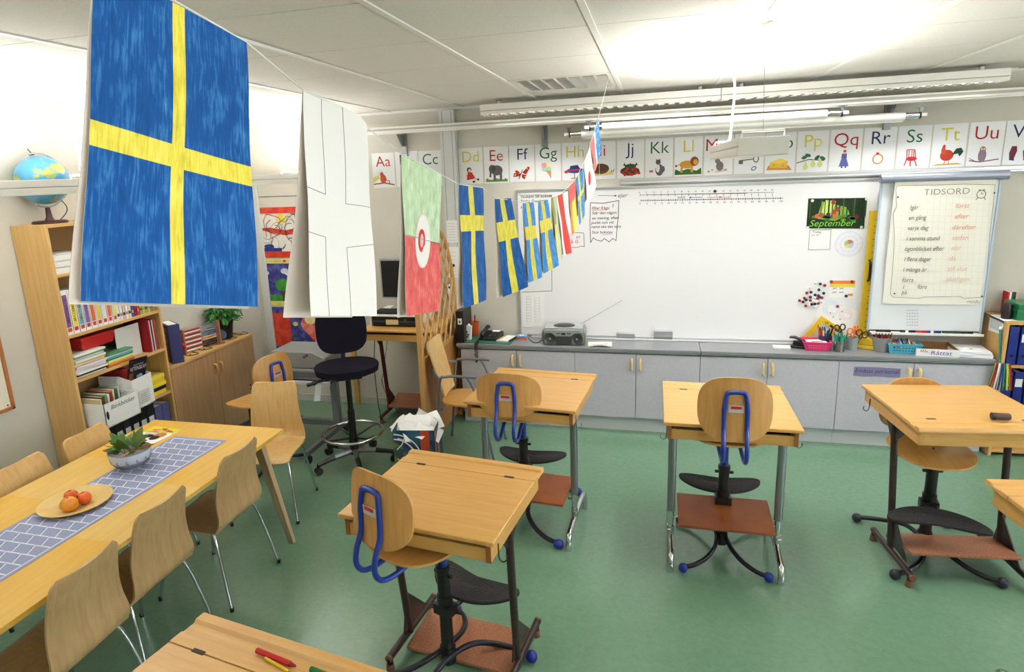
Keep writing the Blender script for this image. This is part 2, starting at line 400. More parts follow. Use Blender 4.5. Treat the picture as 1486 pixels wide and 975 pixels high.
# rail for the screens, brackets on the wall
t = thing('screen_rail', 'long grey-white ribbed rail running across the wall above the letter cards', 'rail', (0, .12, 2.615))
m = MB(); ra, rb = -2.9, 3.4
m.b(ra, rb, -.05, .05, .012, .026, LAMP); m.b(ra, rb, -.045, .045, -.005, .012, M('rail_groove', (170, 170, 164), .5)); m.b(ra, rb, -.05, .05, -.02, -.005, LAMP); m.b(ra, rb, -.04, .04, -.032, -.02, LAMP)
m.build('beam', t, bevel=.002)
for x in (-2.04, -.765, 1.81):
    m = MB(); m.b(x-.025, x+.025, .175, .199, -.2, .02, STEEL)
    m.prism([(0, .0), (.14, .0), (.14, -.1), (.11, -.1)], ((x-.012, .04, -.032), (0, 1, 0), (0, 0, 1)), .02, STEEL)
    m.build('wall_bracket', t, bevel=.002)
# rolled-up screens
ROLL = M('screen_white', (236, 235, 230), .5)
def roll(label, x0, x1, y, z, r):
    t = thing('projection_screen', label, 'projection screen', ((x0+x1)/2, y, z)); L = (x1-x0)/2
    m = MB(); m.tube([(-L+.09, 0, 0), (L-.09, 0, 0)], r, ROLL, 20); m.build('rolled_cloth', t)
    for s in (-1, 1):
        m = MB(); m.tube([(s*(L-.09), 0, 0), (s*L, 0, 0)], r*.72, CHROME, 16); m.build('roller_end', t)
        m = MB(); m.tube([(s*L, 0, 0), (s*(L+.012), 0, 0)], r*.8, BLACK, 14)
        m.b(s*(L+.012)-.012, s*(L+.012)+.012, -.006, .006, 0, .055, STEEL); m.b(s*(L+.012)-.03, s*(L+.012)+.03, -.012, .012, .05, .055, STEEL)
        m.b(min(s*L, s*(L+.05)), max(s*L, s*(L+.05)), -.012, .012, -.006, .016, WHITE); m.build('hanger', t)
    m = MB(); m.b(-L+.1, L-.1, -.004, .004, -r-.01, -r+.004, ROLL); m.build('bottom_bar', t)
    return t
a = onY(858, 184, .09); b_ = onY(1218, 167, .09)
roll('nearer rolled-up projection screen, bright white, below the ribbed rail', a.x, b_.x, .06, (a.z+b_.z)/2, .031)
a = onY(828, 196, .17); b_ = onY(1333, 165, .17)
roll('rear rolled-up projection screen, longer and greyer, its right end past the nearer one', a.x, b_.x, .165, (a.z+b_.z)/2-.005, .03)

# ================================================================== base cabinets and worktop under the whiteboard
CABM = noise_mat('cabinet_grey', (192, 190, 200), (186, 184, 194), (1, 1, 1), 60, .4)
CABI = M('cabinet_carcass', (186, 190, 192), .5)
X0 = -1.003; DW = .5101
LAB = ['grey two-door base cabinet at the left end of the worktop, by the lattice screen', 'grey base cabinet with two doors below the radio',
       'grey base cabinet with two doors behind the middle desk and stool', 'grey two-door base cabinet with a purple paper note, right end of the worktop']
for k in range(4):
    xc = X0+DW*2*k; t = thing('base_cabinet', LAB[k], 'cabinet', (xc, .16, 0), 0, None)
    m = MB(); m.b(-DW+.001, DW-.001, -.142, .155, .131, .705, CABI); m.b(-DW+.001, DW-.001, -.118, -.1, .0, .131, CABI)
    m.b(-DW+.001, DW-.001, -.1427, -.142, .131, .7, M('gap_dark', (60, 60, 62), .7)); m.build('body', t, bevel=.0)
    for s in (-1, 1):
        m = MB(); x0, x1 = (-DW+.002, -.002) if s < 0 else (.002, DW-.002)
        m.b(x0, x1, -.16, -.143, .133, .696, CABM); d = m.build('door', t, bevel=.0015)
        m = MB(); hx = s*.034
        m.tube(smoothpath([(hx, -.16, .655), (hx, -.186, .65), (hx, -.192, .61), (hx, -.186, .57), (hx, -.16, .565)], 5), .0098, M('handle_birch', (226, 196, 140), .4), 10); m.build('handle', d)
        if k == 3 and s < 0:
            NOTE = M('purple_note', (128, 122, 158), .8)
            m = MB(); a = onY(1239, 531, 0); b_ = onY(1301, 545, 0); tx0 = a.x-xc
            m.prism([(0, -.072), (.07, -.078), (.16, -.072), (.26, -.077), (.322, -.074), (.32, -.004), (.15, .002), (.004, 0)], ((tx0, -.1608, .655), (1, 0, 0), (0, 0, 1)), .0006, NOTE)
            m.text('Endast personal', .047, ((tx0+.01, -.1614, .61), (1, 0, 0), (0, 0, 1)), ink(60, 50, 110), shear=.1)
            m.build('paper_note', d, smooth=0)
WTOP = M('worktop_grey', (128, 130, 134), .3)
for k, (x0, x1) in enumerate(((-1.545, .526), (.5285, 2.565))):
    m = MB(); m.b(x0, x1, -.028, .315, .722, .7515, WTOP); m.b(x0+.004, x1-.004, -.004, .3, .706, .722, CABI)
    tag(m.build('worktop', bevel=.005), ('left length of grey worktop, carrying the radio', 'right length of grey worktop, carrying the pen pots and paper trays')[k], 'worktop')

# ================================================================== whiteboard
WB = M('whiteboard_enamel', (232, 232, 234), .3, coat=.1); ALU = M('aluminium', (190, 192, 196), .35, .7); ALUD = M('aluminium_frame', (170, 174, 180), .4, .5)
t = thing('whiteboard', 'large whiteboard on the back wall with hand-drawn boxes and number lines', 'whiteboard', (0, .3, 0))
bx0, bx1, bz0, bz1 = -1.012, 1.80, .775, 2.045
m = MB(); m.b(bx0, bx1, 0, .019, bz0, bz1, WB)
BK = ink(30, 28, 30); RD = ink(200, 50, 40); BL = ink(30, 50, 130); OR = ink(226, 130, 80)
def W_(u, v): p = onY(u, v, .3); return (p.x, p.z)
def stroke(mb, pts, w, mat, y=-.0006, ox=0, oz=0):
    """thin marker line through (x,z) points on a plane facing -y"""
    for (a, b), (c, d) in zip(pts, pts[1:]):
        L = math.hypot(c-a, d-b) or 1e-6; nx, nz = -(d-b)/L*w/2, (c-a)/L*w/2; ex, ez = (c-a)/L*w/2, (d-b)/L*w/2
        mb.add([(a-ex+nx+ox, y, b-ez+nz+oz), (a-ex-nx+ox, y, b-ez-nz+oz), (c+ex-nx+ox, y, d+ez-nz+oz), (c+ex+nx+ox, y, d+ez+nz+oz)], [(0, 1, 2, 3)], mat)
FRM = lambda u, v, y=0: ((W_(u, v)[0], y, W_(u, v)[1]), (1, 0, 0), (0, 0, 1))
S = lambda pts, w=.004, mat=BK: stroke(m, [W_(*p) for p in pts], w, mat)
# left box with class heading
S([(753, 283), (800, 283)], .003, BK); S([(800, 283), (801, 422)], .004, BK); S([(801, 422), (758, 424)], .004, BK); S([(756, 302), (757, 300)], .006)
m.text('Veckans 5B bokser', .036, FRM(755, 287.5), BK, bold=.01, shear=.15); m.text('Tisdag Onsdag', .034, FRM(755, 294), BK, bold=.01, shear=.15)
# ask-box
S([(857, 294), (875, 295), (898, 291), (897, 318), (896, 324), (894, 349), (889, 346), (884, 351), (877, 346), (873, 350), (865, 348), (861, 345), (857, 352), (856, 320), (857, 294)], .005)
for i, (tx, u, v) in enumerate((('Efter fråga:', 859, 304), ('Står den någon', 859, 311), ('en mening, efter', 859, 318.5), ('punkt och vid', 858, 325), ('namn ska det vara', 858, 331), ('Stor bokstav', 859, 339))):
    m.text(tx, .034, FRM(u, v), BK if i else ink(120, 30, 30), bold=.008, shear=.1)
m.text('?', .05, FRM(888, 302), BK); S([(860, 305.5), (882, 304)], .003, RD); S([(873, 341), (889, 339.5)], .003, RD)
S([(868, 283.5), (892, 284)], .0035, BL); m.prism([(0, .008), (.02, 0), (0, -.008)], FRM(892, 284, .0), .0006, BK); m.text('ejer', .05, FRM(896, 286.5), BL, shear=.3)
S([(822, 341), (826, 337), (847, 338), (848, 358), (843, 357), (838, 359), (822, 359)], .004); m.text('er', .045, FRM(836, 346), RD); m.text('å ö', .055, FRM(828, 353), RD)
# number lines
S([(931, 283), (1084, 280.5)], .003); S([(930, 291), (1136, 287.6)], .004)
S([(929, 283), (1123, 279)], .003)
for i in range(20):
    u = 929+i*10.1
    S([(u, 281), (u, 284.5)], .003)
    m.text(str(i*5), .017, FRM(u-2, 280.2-i*.18), BK)
for i in range(61):
    u = 930+i*3.37; S([(u, 289.6-i*.055), (u, 292.2-i*.055)], .002 if i % 3 else .004)
    if i % 3 == 0: m.text(str(i//3*5), .02, FRM(u-2, 296.5-i*.055), BK)
S([(1002, 286.6), (1019, 286.2)], .004, BL); m.text('bakåt', .028, FRM(983, 288), BL, shear=.2)
S([(1027, 286.3), (1045, 286)], .004, RD); m.text('framåt', .028, FRM(1046, 288), RD, shear=.2)
m.prism([(.0, .008), (-.018, 0), (.0, -.008)], FRM(1003, 286.6), .0006, BL); m.prism([(0, -.008), (.018, 0), (0, .008)], FRM(1044, 286), .0006, RD)
S([(1175, 334), (1206, 333), (1204, 362), (1173, 362.5), (1175, 334)], .003); m.text('Tisdag', .024, FRM(1179, 338), BK); m.text('xx -xx', .02, FRM(1178, 342), BK)
m.build('board', t, smooth=0)
m = MB()
m.b(bx0-.02, bx1+.01, -.006, .019, bz1, bz1+.022, ALU); m.b(bx0-.02, bx0, -.006, .019, bz0, bz1, ALU); m.b(bx1, bx1+.01, -.006, .019, bz0, bz1, ALUD); m.b(bx0-.02, bx1+.01, -.006, .019, bz0-.02, bz0, ALU)
m.build('frame', t, bevel=.002)
m = MB(); m.b(bx0+.1, bx1, -.05, .0, bz0-.021, bz0-.015, ALU); m.b(bx0+.1, bx1, -.052, -.048, bz0-.021, bz0-.009, WHITE); m.build('pen_tray', t, bevel=.001)
m = MB(); m.b(-.135, 2.74, -.008, .02, 2.078, 2.118, ALU); m.b(-.135, 2.74, -.016, -.008, 2.088, 2.096, WHITE); 
rl = m.build('picture_rail', bevel=.002); rl.location = (0, .3, 0); tag(rl, 'thin aluminium rail between the letter cards and the whiteboard', 'rail')
# ================================================================== letter cards A to V
def ell(mb, cx, cy, rx, ry, mat, lay, fr, rot=0, n=18):
    o, X, Y = fr; c, s = math.cos(rot), math.sin(rot)
    mb.add([tuple(o[k]+X[k]*(cx+rx*math.cos(a)*c-ry*math.sin(a)*s)+Y[k]*(cy+rx*math.cos(a)*s+ry*math.sin(a)*c)+NN[k]*lay*.00025 for k in range(3)) for a in [2*math.pi*i/n for i in range(n)]], [tuple(range(n))], mat)
NN = (0, -1, 0)
def pol(mb, pts, mat, lay, fr):
    o, X, Y = fr; mb.add([tuple(o[k]+X[k]*a+Y[k]*b+NN[k]*lay*.00025 for k in range(3)) for a, b in pts], [tuple(range(len(pts)))], mat)
def lne(mb, pts, w, mat, lay, fr):
    for (a, b), (c, d) in zip(pts, pts[1:]):
        L = math.hypot(c-a, d-b) or 1e-6; nx, ny = -(d-b)/L*w/2, (c-a)/L*w/2
        pol(mb, [(a+nx, b+ny), (a-nx, b-ny), (c-nx, d-ny), (c+nx, d+ny)], mat, lay, fr)
CARD = M('card_white', (232, 233, 236), .35, coat=.4)
Yc, Rc, Bc, Gc = (214, 200, 70), (178, 34, 44), (36, 44, 96), (30, 104, 62)
# picture: list of primitives in card units (0..1 across, 0..1 up)
def E_(x, y, rx, ry, c, rot=0): return ('e', x, y, rx, ry, c, rot)
def P_(c, *p): return ('p', p, c)
def L_(w, c, *p): return ('l', p, w, c)
GR, BR_, GY_ = (70, 110, 50), (110, 60, 35), (96, 88, 90)
PIC = {
 'Aa': [L_(.05, (130, 70, 30), (0, .12), (.5, .15), (.95, .08)), E_(.45, .28, .14, .13, (190, 80, 40)), E_(.4, .42, .08, .07, (170, 70, 40)), P_((206, 190, 120), (0, .15), (.3, .3), (.25, .4), (0, .33)), L_(.03, (150, 60, 30), (.55, .25), (.75, .2), (.7, .1))],
 'Bb': [E_(.5, .25, .2, .14, (150, 110, 60))],
 'Cc': [E_(.4, .3, .16, .1, (205, 180, 170)), L_(.02, (150, 150, 140), (.3, .15), (.7, .18))],
 'Dd': [P_((196, 44, 36), (.3, .12), (.68, .16), (.52, .36), (.34, .36)), E_(.42, .43, .1, .07, (60, 36, 26)), E_(.44, .41, .065, .05, (236, 190, 160)), L_(.05, (236, 190, 160), (.6, .16), (.74, .12)), E_(.78, .13, .05, .03, (20, 20, 20)), E_(.6, .07, .06, .03, (20, 20, 20)), L_(.04, (236, 190, 160), (.36, .32), (.26, .24))],
 'Ee': [P_((96, 140, 70), (.05, .04), (.95, .04), (.95, .12), (.7, .1), (.5, .14), (.3, .1), (.05, .13)), E_(.52, .38, .24, .14, GY_), E_(.32, .42, .13, .12, (84, 78, 80)), L_(.08, GY_, (.26, .38), (.24, .18)), L_(.1, GY_, (.42, .3), (.42, .08)), L_(.1, GY_, (.68, .34), (.68, .08)), E_(.4, .44, .07, .09, (70, 64, 66)), E_(.12, .13, .03, .02, (200, 60, 60)), E_(.86, .12, .03, .02, (200, 60, 60))],
 'Ff': [P_((168, 40, 30), (.45, .26), (.16, .28), (.14, .16), (.4, .18)), P_((168, 40, 30), (.5, .28), (.74, .46), (.82, .42), (.66, .22)), P_((150, 34, 26), (.5, .24), (.68, .2), (.6, .08), (.48, .14)), P_((170, 50, 30), (.42, .28), (.3, .36), (.2, .34), (.26, .26)), L_(.03, (40, 20, 20), (.36, .1), (.52, .36)), E_(.7, .4, .035, .025, (220, 180, 60)), E_(.22, .22, .035, .025, (220, 180, 60)), E_(.62, .16, .03, .02, (220, 200, 120))],
 'Gg': [P_((206, 150, 84), (.42, .3), (.6, .36), (.62, .06)), E_(.36, .38, .12, .08, (178, 214, 196)), E_(.5, .45, .12, .08, (236, 222, 160)), E_(.34, .47, .1, .07, (226, 160, 160)), E_(.52, .36, .1, .06, (180, 206, 200))],
 'Hh': [E_(.5, .28, .34, .07, (60, 70, 130)), P_((44, 54, 110), (.26, .28), (.32, .42), (.6, .44), (.72, .3)), L_(.04, (190, 50, 50), (.26, .29), (.74, .31)), L_(.03, (150, 90, 50), (.48, .22), (.48, .06)), L_(.03, (150, 90, 50), (.34, .06), (.62, .06)), E_(.16, .25, .08, .04, (190, 60, 50))],
 'Ii': [P_((206, 182, 110), (.04, .1), (.96, .12), (.8, .2), (.2, .2)), E_(.42, .3, .34, .14, (104, 68, 44)), E_(.42, .33, .3, .1, (84, 54, 36)), P_((190, 120, 90), (.06, .2), (.1, .28), (.2, .2)), L_(.03, GR, (.9, .18), (.94, .28)), L_(.03, GR, (.86, .18), (.84, .26))],
 'Jj': [E_(.48, .2, .36, .12, (36, 70, 34)), E_(.5, .34, .22, .06, (44, 84, 40))]+[E_(x, y, .055, .038, (190, 30, 34)) for x, y in ((.22, .16), (.34, .22), (.46, .14), (.58, .24), (.7, .16), (.3, .1), (.56, .1), (.4, .28), (.7, .26), (.82, .14))]+[P_((36, 80, 36), (x-.06, .36), (x, .44), (x+.06, .36)) for x in (.28, .5, .72)],
 'Kk': [E_(.52, .2, .15, .15, (96, 92, 98)), E_(.46, .26, .07, .12, (226, 222, 220)), E_(.47, .42, .09, .065, (86, 82, 88)), P_((86, 82, 88), (.39, .44), (.4, .52), (.45, .47)), P_((86, 82, 88), (.49, .47), (.55, .52), (.55, .44)), L_(.05, (96, 92, 98), (.62, .12), (.7, .2), (.66, .3)), E_(.22, .17, .08, .03, (190, 90, 90))],
 'Ll': [P_((54, 104, 46), (.02, .04), (.98, .04), (.96, .22), (.8, .14), (.5, .2), (.2, .14), (.04, .2)), E_(.46, .32, .27, .1, (206, 150, 50)), L_(.08, (206, 150, 50), (.28, .3), (.26, .1)), L_(.08, (206, 150, 50), (.62, .3), (.64, .1)), E_(.72, .4, .15, .12, (140, 76, 36)), E_(.76, .38, .08, .07, (216, 164, 70)), L_(.03, (206, 150, 50), (.2, .34), (.08, .28)), E_(.07, .29, .035, .03, (120, 60, 30))],
 'Mm': [E_(.56, .24, .13, .12, (120, 108, 112)), E_(.48, .38, .09, .06, (120, 108, 112)), E_(.46, .46, .05, .035, (140, 110, 116)), L_(.02, (160, 120, 110), (.66, .16), (.8, .12), (.4, .08)), E_(.3, .14, .04, .02, (206, 160, 80)), E_(.18, .1, .04, .02, (160, 110, 90)), E_(.78, .14, .04, .02, (206, 160, 80))],
 'Nn': [L_(.04, (110, 108, 104), (.18, .36), (.7, .4)), E_(.74, .4, .1, .1, (110, 108, 104)), E_(.74, .4, .065, .07, (232, 233, 236)), P_((90, 88, 84), (.16, .37), (.3, .37), (.3, .27), (.16, .27)), E_(.68, .14, .1, .05, (90, 110, 150), .6), E_(.68, .14, .06, .028, (232, 233, 236), .6)],
 'Oo': [P_((206, 140, 70), (.06, .1), (.9, .08), (.8, .2), (.12, .22)), P_((226, 186, 60), (.16, .16), (.74, .14), (.76, .32), (.5, .4), (.18, .3)), P_((238, 206, 90), (.18, .3), (.5, .4), (.76, .32), (.5, .26)), E_(.3, .22, .035, .02, (196, 150, 40)), E_(.6, .2, .035, .02, (196, 150, 40))],
 'Pp': [L_(.03, (100, 64, 40), (0, .26), (.4, .34), (.9, .3))]+[E_(x, y, .08, .07, (200, 214, 130)) for x, y in ((.3, .14), (.54, .2), (.76, .2))]+[E_(x, y+.09, .04, .05, (200, 214, 130)) for x, y in ((.3, .14), (.54, .2), (.76, .2))]+[E_(x, y, .1, .04, (50, 100, 80), r) for x, y, r in ((.25, .4, .4), (.36, .45, -.3), (.66, .38, .8), (.84, .36, -.5))],
 'Qq': [P_((96, 98, 160), (.32, .12), (.64, .12), (.54, .36), (.4, .36)), P_((84, 86, 150), (.38, .34), (.56, .34), (.55, .46), (.4, .46)), E_(.48, .49, .05, .04, (236, 190, 160)), E_(.48, .52, .05, .03, (190, 60, 50)), E_(.42, .1, .03, .02, (30, 30, 60)), E_(.54, .1, .03, .02, (30, 30, 60))],
 'Rr': [E_(.48, .28, .17, .13, (214, 130, 50)), E_(.48, .28, .13, .1, (232, 233, 236)), E_(.46, .42, .05, .03, (200, 50, 50))],
 'Ss': [L_(.035, (196, 36, 40), (.32, .24), (.26, .08)), L_(.035, (196, 36, 40), (.56, .22), (.64, .06)), L_(.035, (196, 36, 40), (.44, .2), (.44, .06)), E_(.46, .25, .17, .05, (206, 40, 44)), L_(.03, (196, 36, 40), (.32, .28), (.3, .48), (.54, .48), (.58, .28)), L_(.025, (196, 36, 40), (.38, .28), (.37, .46)), L_(.025, (196, 36, 40), (.46, .28), (.46, .46)), L_(.025, (196, 36, 40), (.52, .28), (.51, .46))],
 'Tt': [P_((206, 170, 90), (.04, .04), (.96, .06), (.8, .1), (.2, .09)), E_(.46, .3, .2, .13, (190, 60, 40)), P_((196, 80, 44), (.3, .3), (.28, .46), (.38, .5), (.46, .36)), E_(.35, .49, .05, .035, (206, 60, 40)), P_((200, 40, 40), (.3, .53), (.36, .58), (.42, .52)), P_((30, 64, 56), (.6, .3), (.72, .46), (.86, .48), (.94, .38), (.84, .26), (.78, .34)), L_(.025, (206, 120, 60), (.42, .18), (.4, .07)), L_(.025, (206, 120, 60), (.52, .18), (.54, .07))],
 'Uu': [L_(.035, (140, 80, 70), (.08, .14), (.4, .1), (.94, .16)), L_(.02, (70, 60, 130), (.08, .2), (.3, .1)), E_(.44, .26, .12, .16, (140, 120, 140)), E_(.44, .41, .09, .07, (150, 120, 110)), E_(.41, .42, .025, .02, (240, 220, 180)), E_(.48, .42, .025, .02, (240, 220, 180))],
 'Vv': [P_((120, 40, 60), (.18, .14), (.3, .12), (.38, .34), (.36, .46), (.22, .46), (.16, .3)), P_((50, 60, 130), (.18, .12), (.32, .1), (.32, .16), (.18, .18)), P_((120, 40, 60), (.58, .14), (.72, .14), (.76, .46), (.62, .46), (.54, .32)), P_((50, 60, 130), (.58, .1), (.72, .1), (.72, .16), (.58, .16))],
}
KIND = dict(Aa='a monkey on a branch', Bb='a brown animal', Cc='a pale picture, half hidden', Dd='a doll in red', Ee='an elephant', Ff='a butterfly', Gg='an ice cream cone', Hh='a blue hat', Ii='a hedgehog', Jj='strawberries',
            Kk='a grey cat', Ll='a lion', Mm='a mouse', Nn='a key', Oo='yellow cheese', Pp='pears on a branch', Qq='a lady in blue', Rr='a gold ring', Ss='a red chair', Tt='a rooster', Uu='an owl', Vv='mittens')
cxs = [('Aa', -2.262), ('Bb', -2.035), ('Cc', -1.808), ('Dd', -1.43)]
for i, k in enumerate(['Ee', 'Ff', 'Gg', 'Hh', 'Ii', 'Jj', 'Kk', 'Ll', 'Mm', 'Nn', 'Oo', 'Pp', 'Qq', 'Rr', 'Ss', 'Tt', 'Uu', 'Vv']):
    cxs.append((k, -1.2+i*(2.465+1.2)/16))
LC = [Rc, Bc, Gc, Yc]
ci = {'Aa': Rc, 'Bb': Bc, 'Cc': Gc, 'Dd': Yc, 'Ee': Rc, 'Ff': Bc, 'Gg': Gc, 'Hh': Yc, 'Ii': Rc, 'Jj': Bc, 'Kk': Gc, 'Ll': Yc, 'Mm': Rc, 'Nn': Bc, 'Oo': Gc, 'Pp': Yc, 'Qq': Rc, 'Rr': Bc, 'Ss': Gc, 'Tt': Yc, 'Uu': Rc, 'Vv': Bc}
for k, cx in cxs:
    z0 = 2.131 if cx < 1 else 2.125
    wv, hv = .218, .31
    if k in ('Aa', 'Cc'): z0 -= .004
    m = MB(); m.b(-wv/2, wv/2, -.0012, 0, 0, hv, CARD)
    fr = ((-wv/2, -.0016, 0), (1, 0, 0), (0, 0, 1)); lay = 0
    for pr in PIC[k]:
        lay += 1
        if pr[0] == 'e': ell(m, pr[1]*wv, pr[2]*hv*.92, pr[3]*wv, pr[4]*hv, ink(*pr[5]), lay, fr, pr[6])
        elif pr[0] == 'p': pol(m, [(a*wv, b*hv*.92) for a, b in pr[1]], ink(*pr[2]), lay, fr)
        else: lne(m, [(a*wv, b*hv*.92) for a, b in pr[1]], pr[2]*wv, ink(*pr[3]), lay, fr)
    col = ink(*ci[k]); zz = .19
    m.text(k, .135, ((0, -.0016, zz), (1, 0, 0), (0, 0, 1)), col, 'CENTER', .0003, bold=-.003)
    o = m.build('letter_card', smooth=0); o.location = (cx, .3185, z0); o.rotation_euler = (0, random.uniform(-.006, .006), 0)
    tag(o, 'white letter card %s with %s, on the wall above the board' % (k, KIND[k]), 'letter card', 'alphabet cards above the whiteboard')
# ================================================================== flip-chart board right of the whiteboard
FY = .2
t = thing('flip_chart', 'white flip-chart board with grey top bar hanging right of the whiteboard', 'flip chart', (0, FY, 0))
def q(u, v, Y=FY): p = onY(u, v, Y); return (p.x, p.z)
fx0, fx1, fz0, fz1 = 1.775, 2.545, .895, 2.05
m = MB(); m.b(fx0+.012, fx1-.012, .0, .012, fz0+.01, fz1, M('flip_white', (222, 226, 230), .35)); m.b(fx0+.02, fx1-.02, .012, .09, fz0+.2, fz1-.1, ALUD)
m.build('board', t, smooth=0)
m = MB(); m.b(fx0, fx0+.014, -.006, .014, fz0, fz1, M('flip_frame', (176, 194, 214), .35)); m.build('side_rail', t, bevel=.002); m = MB(); m.b(fx1-.014, fx1, -.006, .014, fz0, fz1, M('flip_frame', (0, 0, 0))); m.build('side_rail', t, bevel=.002)
m = MB(); HB = M('flip_bar', (150, 156, 170), .35, .3); m.tube([(fx0-.01, -.012, fz1+.01), (fx1+.03, -.012, fz1+.01)], .034, HB, 18); m.build('clamp_bar', t)
m = MB(); m.b(fx0+.02, fx1-.01, -.07, .0, fz0-.012, fz0-.004, WHITE); m.b(fx0+.02, fx1-.01, -.075, -.068, fz0-.012, fz0+.006, WHITE); m.build('pen_tray', t, bevel=.001)
for x, c, l in ((1.90, (20, 20, 22), 'black marker pen alone at the left of the flip-chart tray'), (2.07, (22, 22, 24), 'black marker pen with a white band, second on the flip-chart tray'), (2.145, (190, 40, 40), 'red marker pen on the flip-chart tray'), (2.24, (36, 46, 130), 'blue marker pen on the flip-chart tray'), (2.35, (24, 60, 50), 'green marker pen on the flip-chart tray'), (2.45, (30, 30, 34), 'black marker pen at the right end of the flip-chart tray')):
    m = MB(); L = .05
    m.tube([(-L, 0, 0), (L*.35, 0, 0)], .0085, ink(*c)); m.tube([(L*.35, 0, 0), (L, 0, 0)], .0095, ink(*[int(k*.8) for k in c]))
    m.tube([(-.02, 0, 0), (.0, 0, 0)], .0088, WHITE if c[0] in (22, 36) else ink(*c))
    o = m.build('marker_pen'); o.location = (x-.02, FY-.03, fz0+.0055); tag(o, l, 'pen')
# the pad
m = MB(); PADM = M('pad_paper', (238, 235, 224), .75, spec=.2)
a, b_, c, d = q(1295, 262, FY-.02), q(1448, 262, FY-.02), q(1279, 437, FY-.02), q(1430, 443, FY-.02)
px0, px1, pz0, pz1 = 1.862, 2.505, 1.112, 2.045
m.surf(lambda u, v: (px0+(px1-px0)*u-.004*math.sin(v*3), -.012-.018*math.sin(v*1.6)*(1-.3*u), pz0+(pz1-pz0)*v), 6, 10, .006, PADM)
m.build('paper_pad', t)
m = MB()
def pq(u, v): p = onY(u, v, FY-.033); return (p.x, p.z)
def fl(u, v): p = onY(u, v, FY-.033); return ((p.x, -.033, p.z), (1, 0, 0), (0, 0, 1))
GI = ink(120, 118, 112); DK = ink(52, 50, 48)
LL = lambda pts, w=.003, mt=GI: stroke(m, [pq(*p) for p in pts], w, mt, -.0336)
LL([(1300, 276), (1301, 270), (1330, 269), (1400, 267), (1444, 268), (1442, 290), (1436, 345), (1432, 400), (1428, 431), (1398, 433), (1394, 430), (1340, 431), (1335, 433), (1296, 431), (1292, 427), (1296, 380), (1298, 345), (1296, 310), (1301, 300), (1300, 276)])
for u in range(1312, 1440, 9): LL([(u, 272), (u-12, 430)], .0009, M('pad_grid', (206, 204, 194), .8))
for v in range(276, 430, 9): LL([(1302-(v-270)*.06, v), (1440-(v-270)*.06, v+2)], .0009, M('pad_grid', (0, 0, 0)))
m.text('TIDSORD', .062, fl(1340, 283), GI, bold=-.012, sx=1.12)
for i, (tx, u, v) in enumerate((('Igår', 1320, 304), ('en gång', 1318, 319), ('varje dag', 1316.7, 334), ('i samma stund', 1315, 349), ('ögonblicket efter', 1312, 364), ('i flera dagar', 1311.6, 379), ('i många år', 1310, 394), ('förra', 1308.6, 409), ('i', 1310, 419), ('före', 1331, 419), ('på', 1308, 427))):
    m.text(tx, .047, fl(u, v), DK, shear=.15, bold=-.004, sx=.8)
for i, (tx, u, v) in enumerate((('först', 1386, 302), ('efter', 1385, 317), ('därefter', 1381, 333), ('sedan', 1381, 348), ('när', 1380, 363), ('då', 1377, 378), ('till slut', 1375, 393), ('slutligen', 1373, 408))):
    m.text(tx, .048, fl(u, v), ink(222, int(140+i*6), int(104+i*9)), shear=.15, bold=-.004, sx=.95)
p = pq(1424, 282); f0 = ((p[0], -.0336, p[1]), (1, 0, 0), (0, 0, 1))
lne(m, [(.028*math.cos(i*.393), .028*math.sin(i*.393)) for i in range(17)], .004, DK, 1, f0); lne(m, [(-.02, -.022), (-.03, -.04)], .004, DK, 1, f0); lne(m, [(.02, -.022), (.03, -.04)], .004, DK, 1, f0); lne(m, [(0, 0), (.0, .016)], .003, DK, 1, f0); lne(m, [(0, 0), (.012, .008)], .003, DK, 1, f0); lne(m, [(-.02, .03), (-.006, .034)], .005, DK, 1, f0); lne(m, [(.02, .03), (.006, .034)], .005, DK, 1, f0)
for u, v in ((1303, 286), (1443, 280), (1298, 426), (1425, 430)):
    p = pq(u, v); ell(m, p[0], p[1], .006, .006, DK, 1, ((0, -.0336, 0), (1, 0, 0), (0, 0, 1)))
m.text('modu', .036, fl(1402, 439.5), GI, shear=.3)
for r_ in range(6):
    for c_ in range(5):
        p = onY(1315+c_*3.7, 451+r_*4.3, FY-.001); m.text('xe', .016, ((p.x, -.0012, p.z), (1, 0, 0), (0, 0, 1)), ink(110, 116, 150), sx=.8)
m.build('writing', t, smooth=0)

# things fixed on the whiteboard
def paper(name, label, cat, pts, Y, mt, extra=None, th=.0008, group=None):
    P = [onY(u, v, Y) for u, v in pts]; c = sum(P, Vector())/len(P)
    m = MB(); m.prism([(p.x-c.x, p.z-c.z) for p in P], ((0, 0, 0), (1, 0, 0), (0, 0, 1)), -th, mt) if False else None
    poly = [(p.x-c.x, p.z-c.z) for p in P]
    area = sum(a[0]*b[1]-b[0]*a[1] for a, b in zip(poly, poly[1:]+poly[:1]))
    if area < 0: poly = poly[::-1]
    m.prism(poly, ((0, 0, 0), (1, 0, 0), (0, 0, 1)), th, mt)
    if extra:
        def loc(u, v): p = onY(u, v, Y); return (p.x-c.x, p.z-c.z)
        extra(m, loc)
    o = m.build(name, smooth=0); o.location = (c.x, Y, c.z); tag(o, label, cat, group); return o
FR0 = lambda y=-.0012: ((0, y, 0), (1, 0, 0), (0, 0, 1))
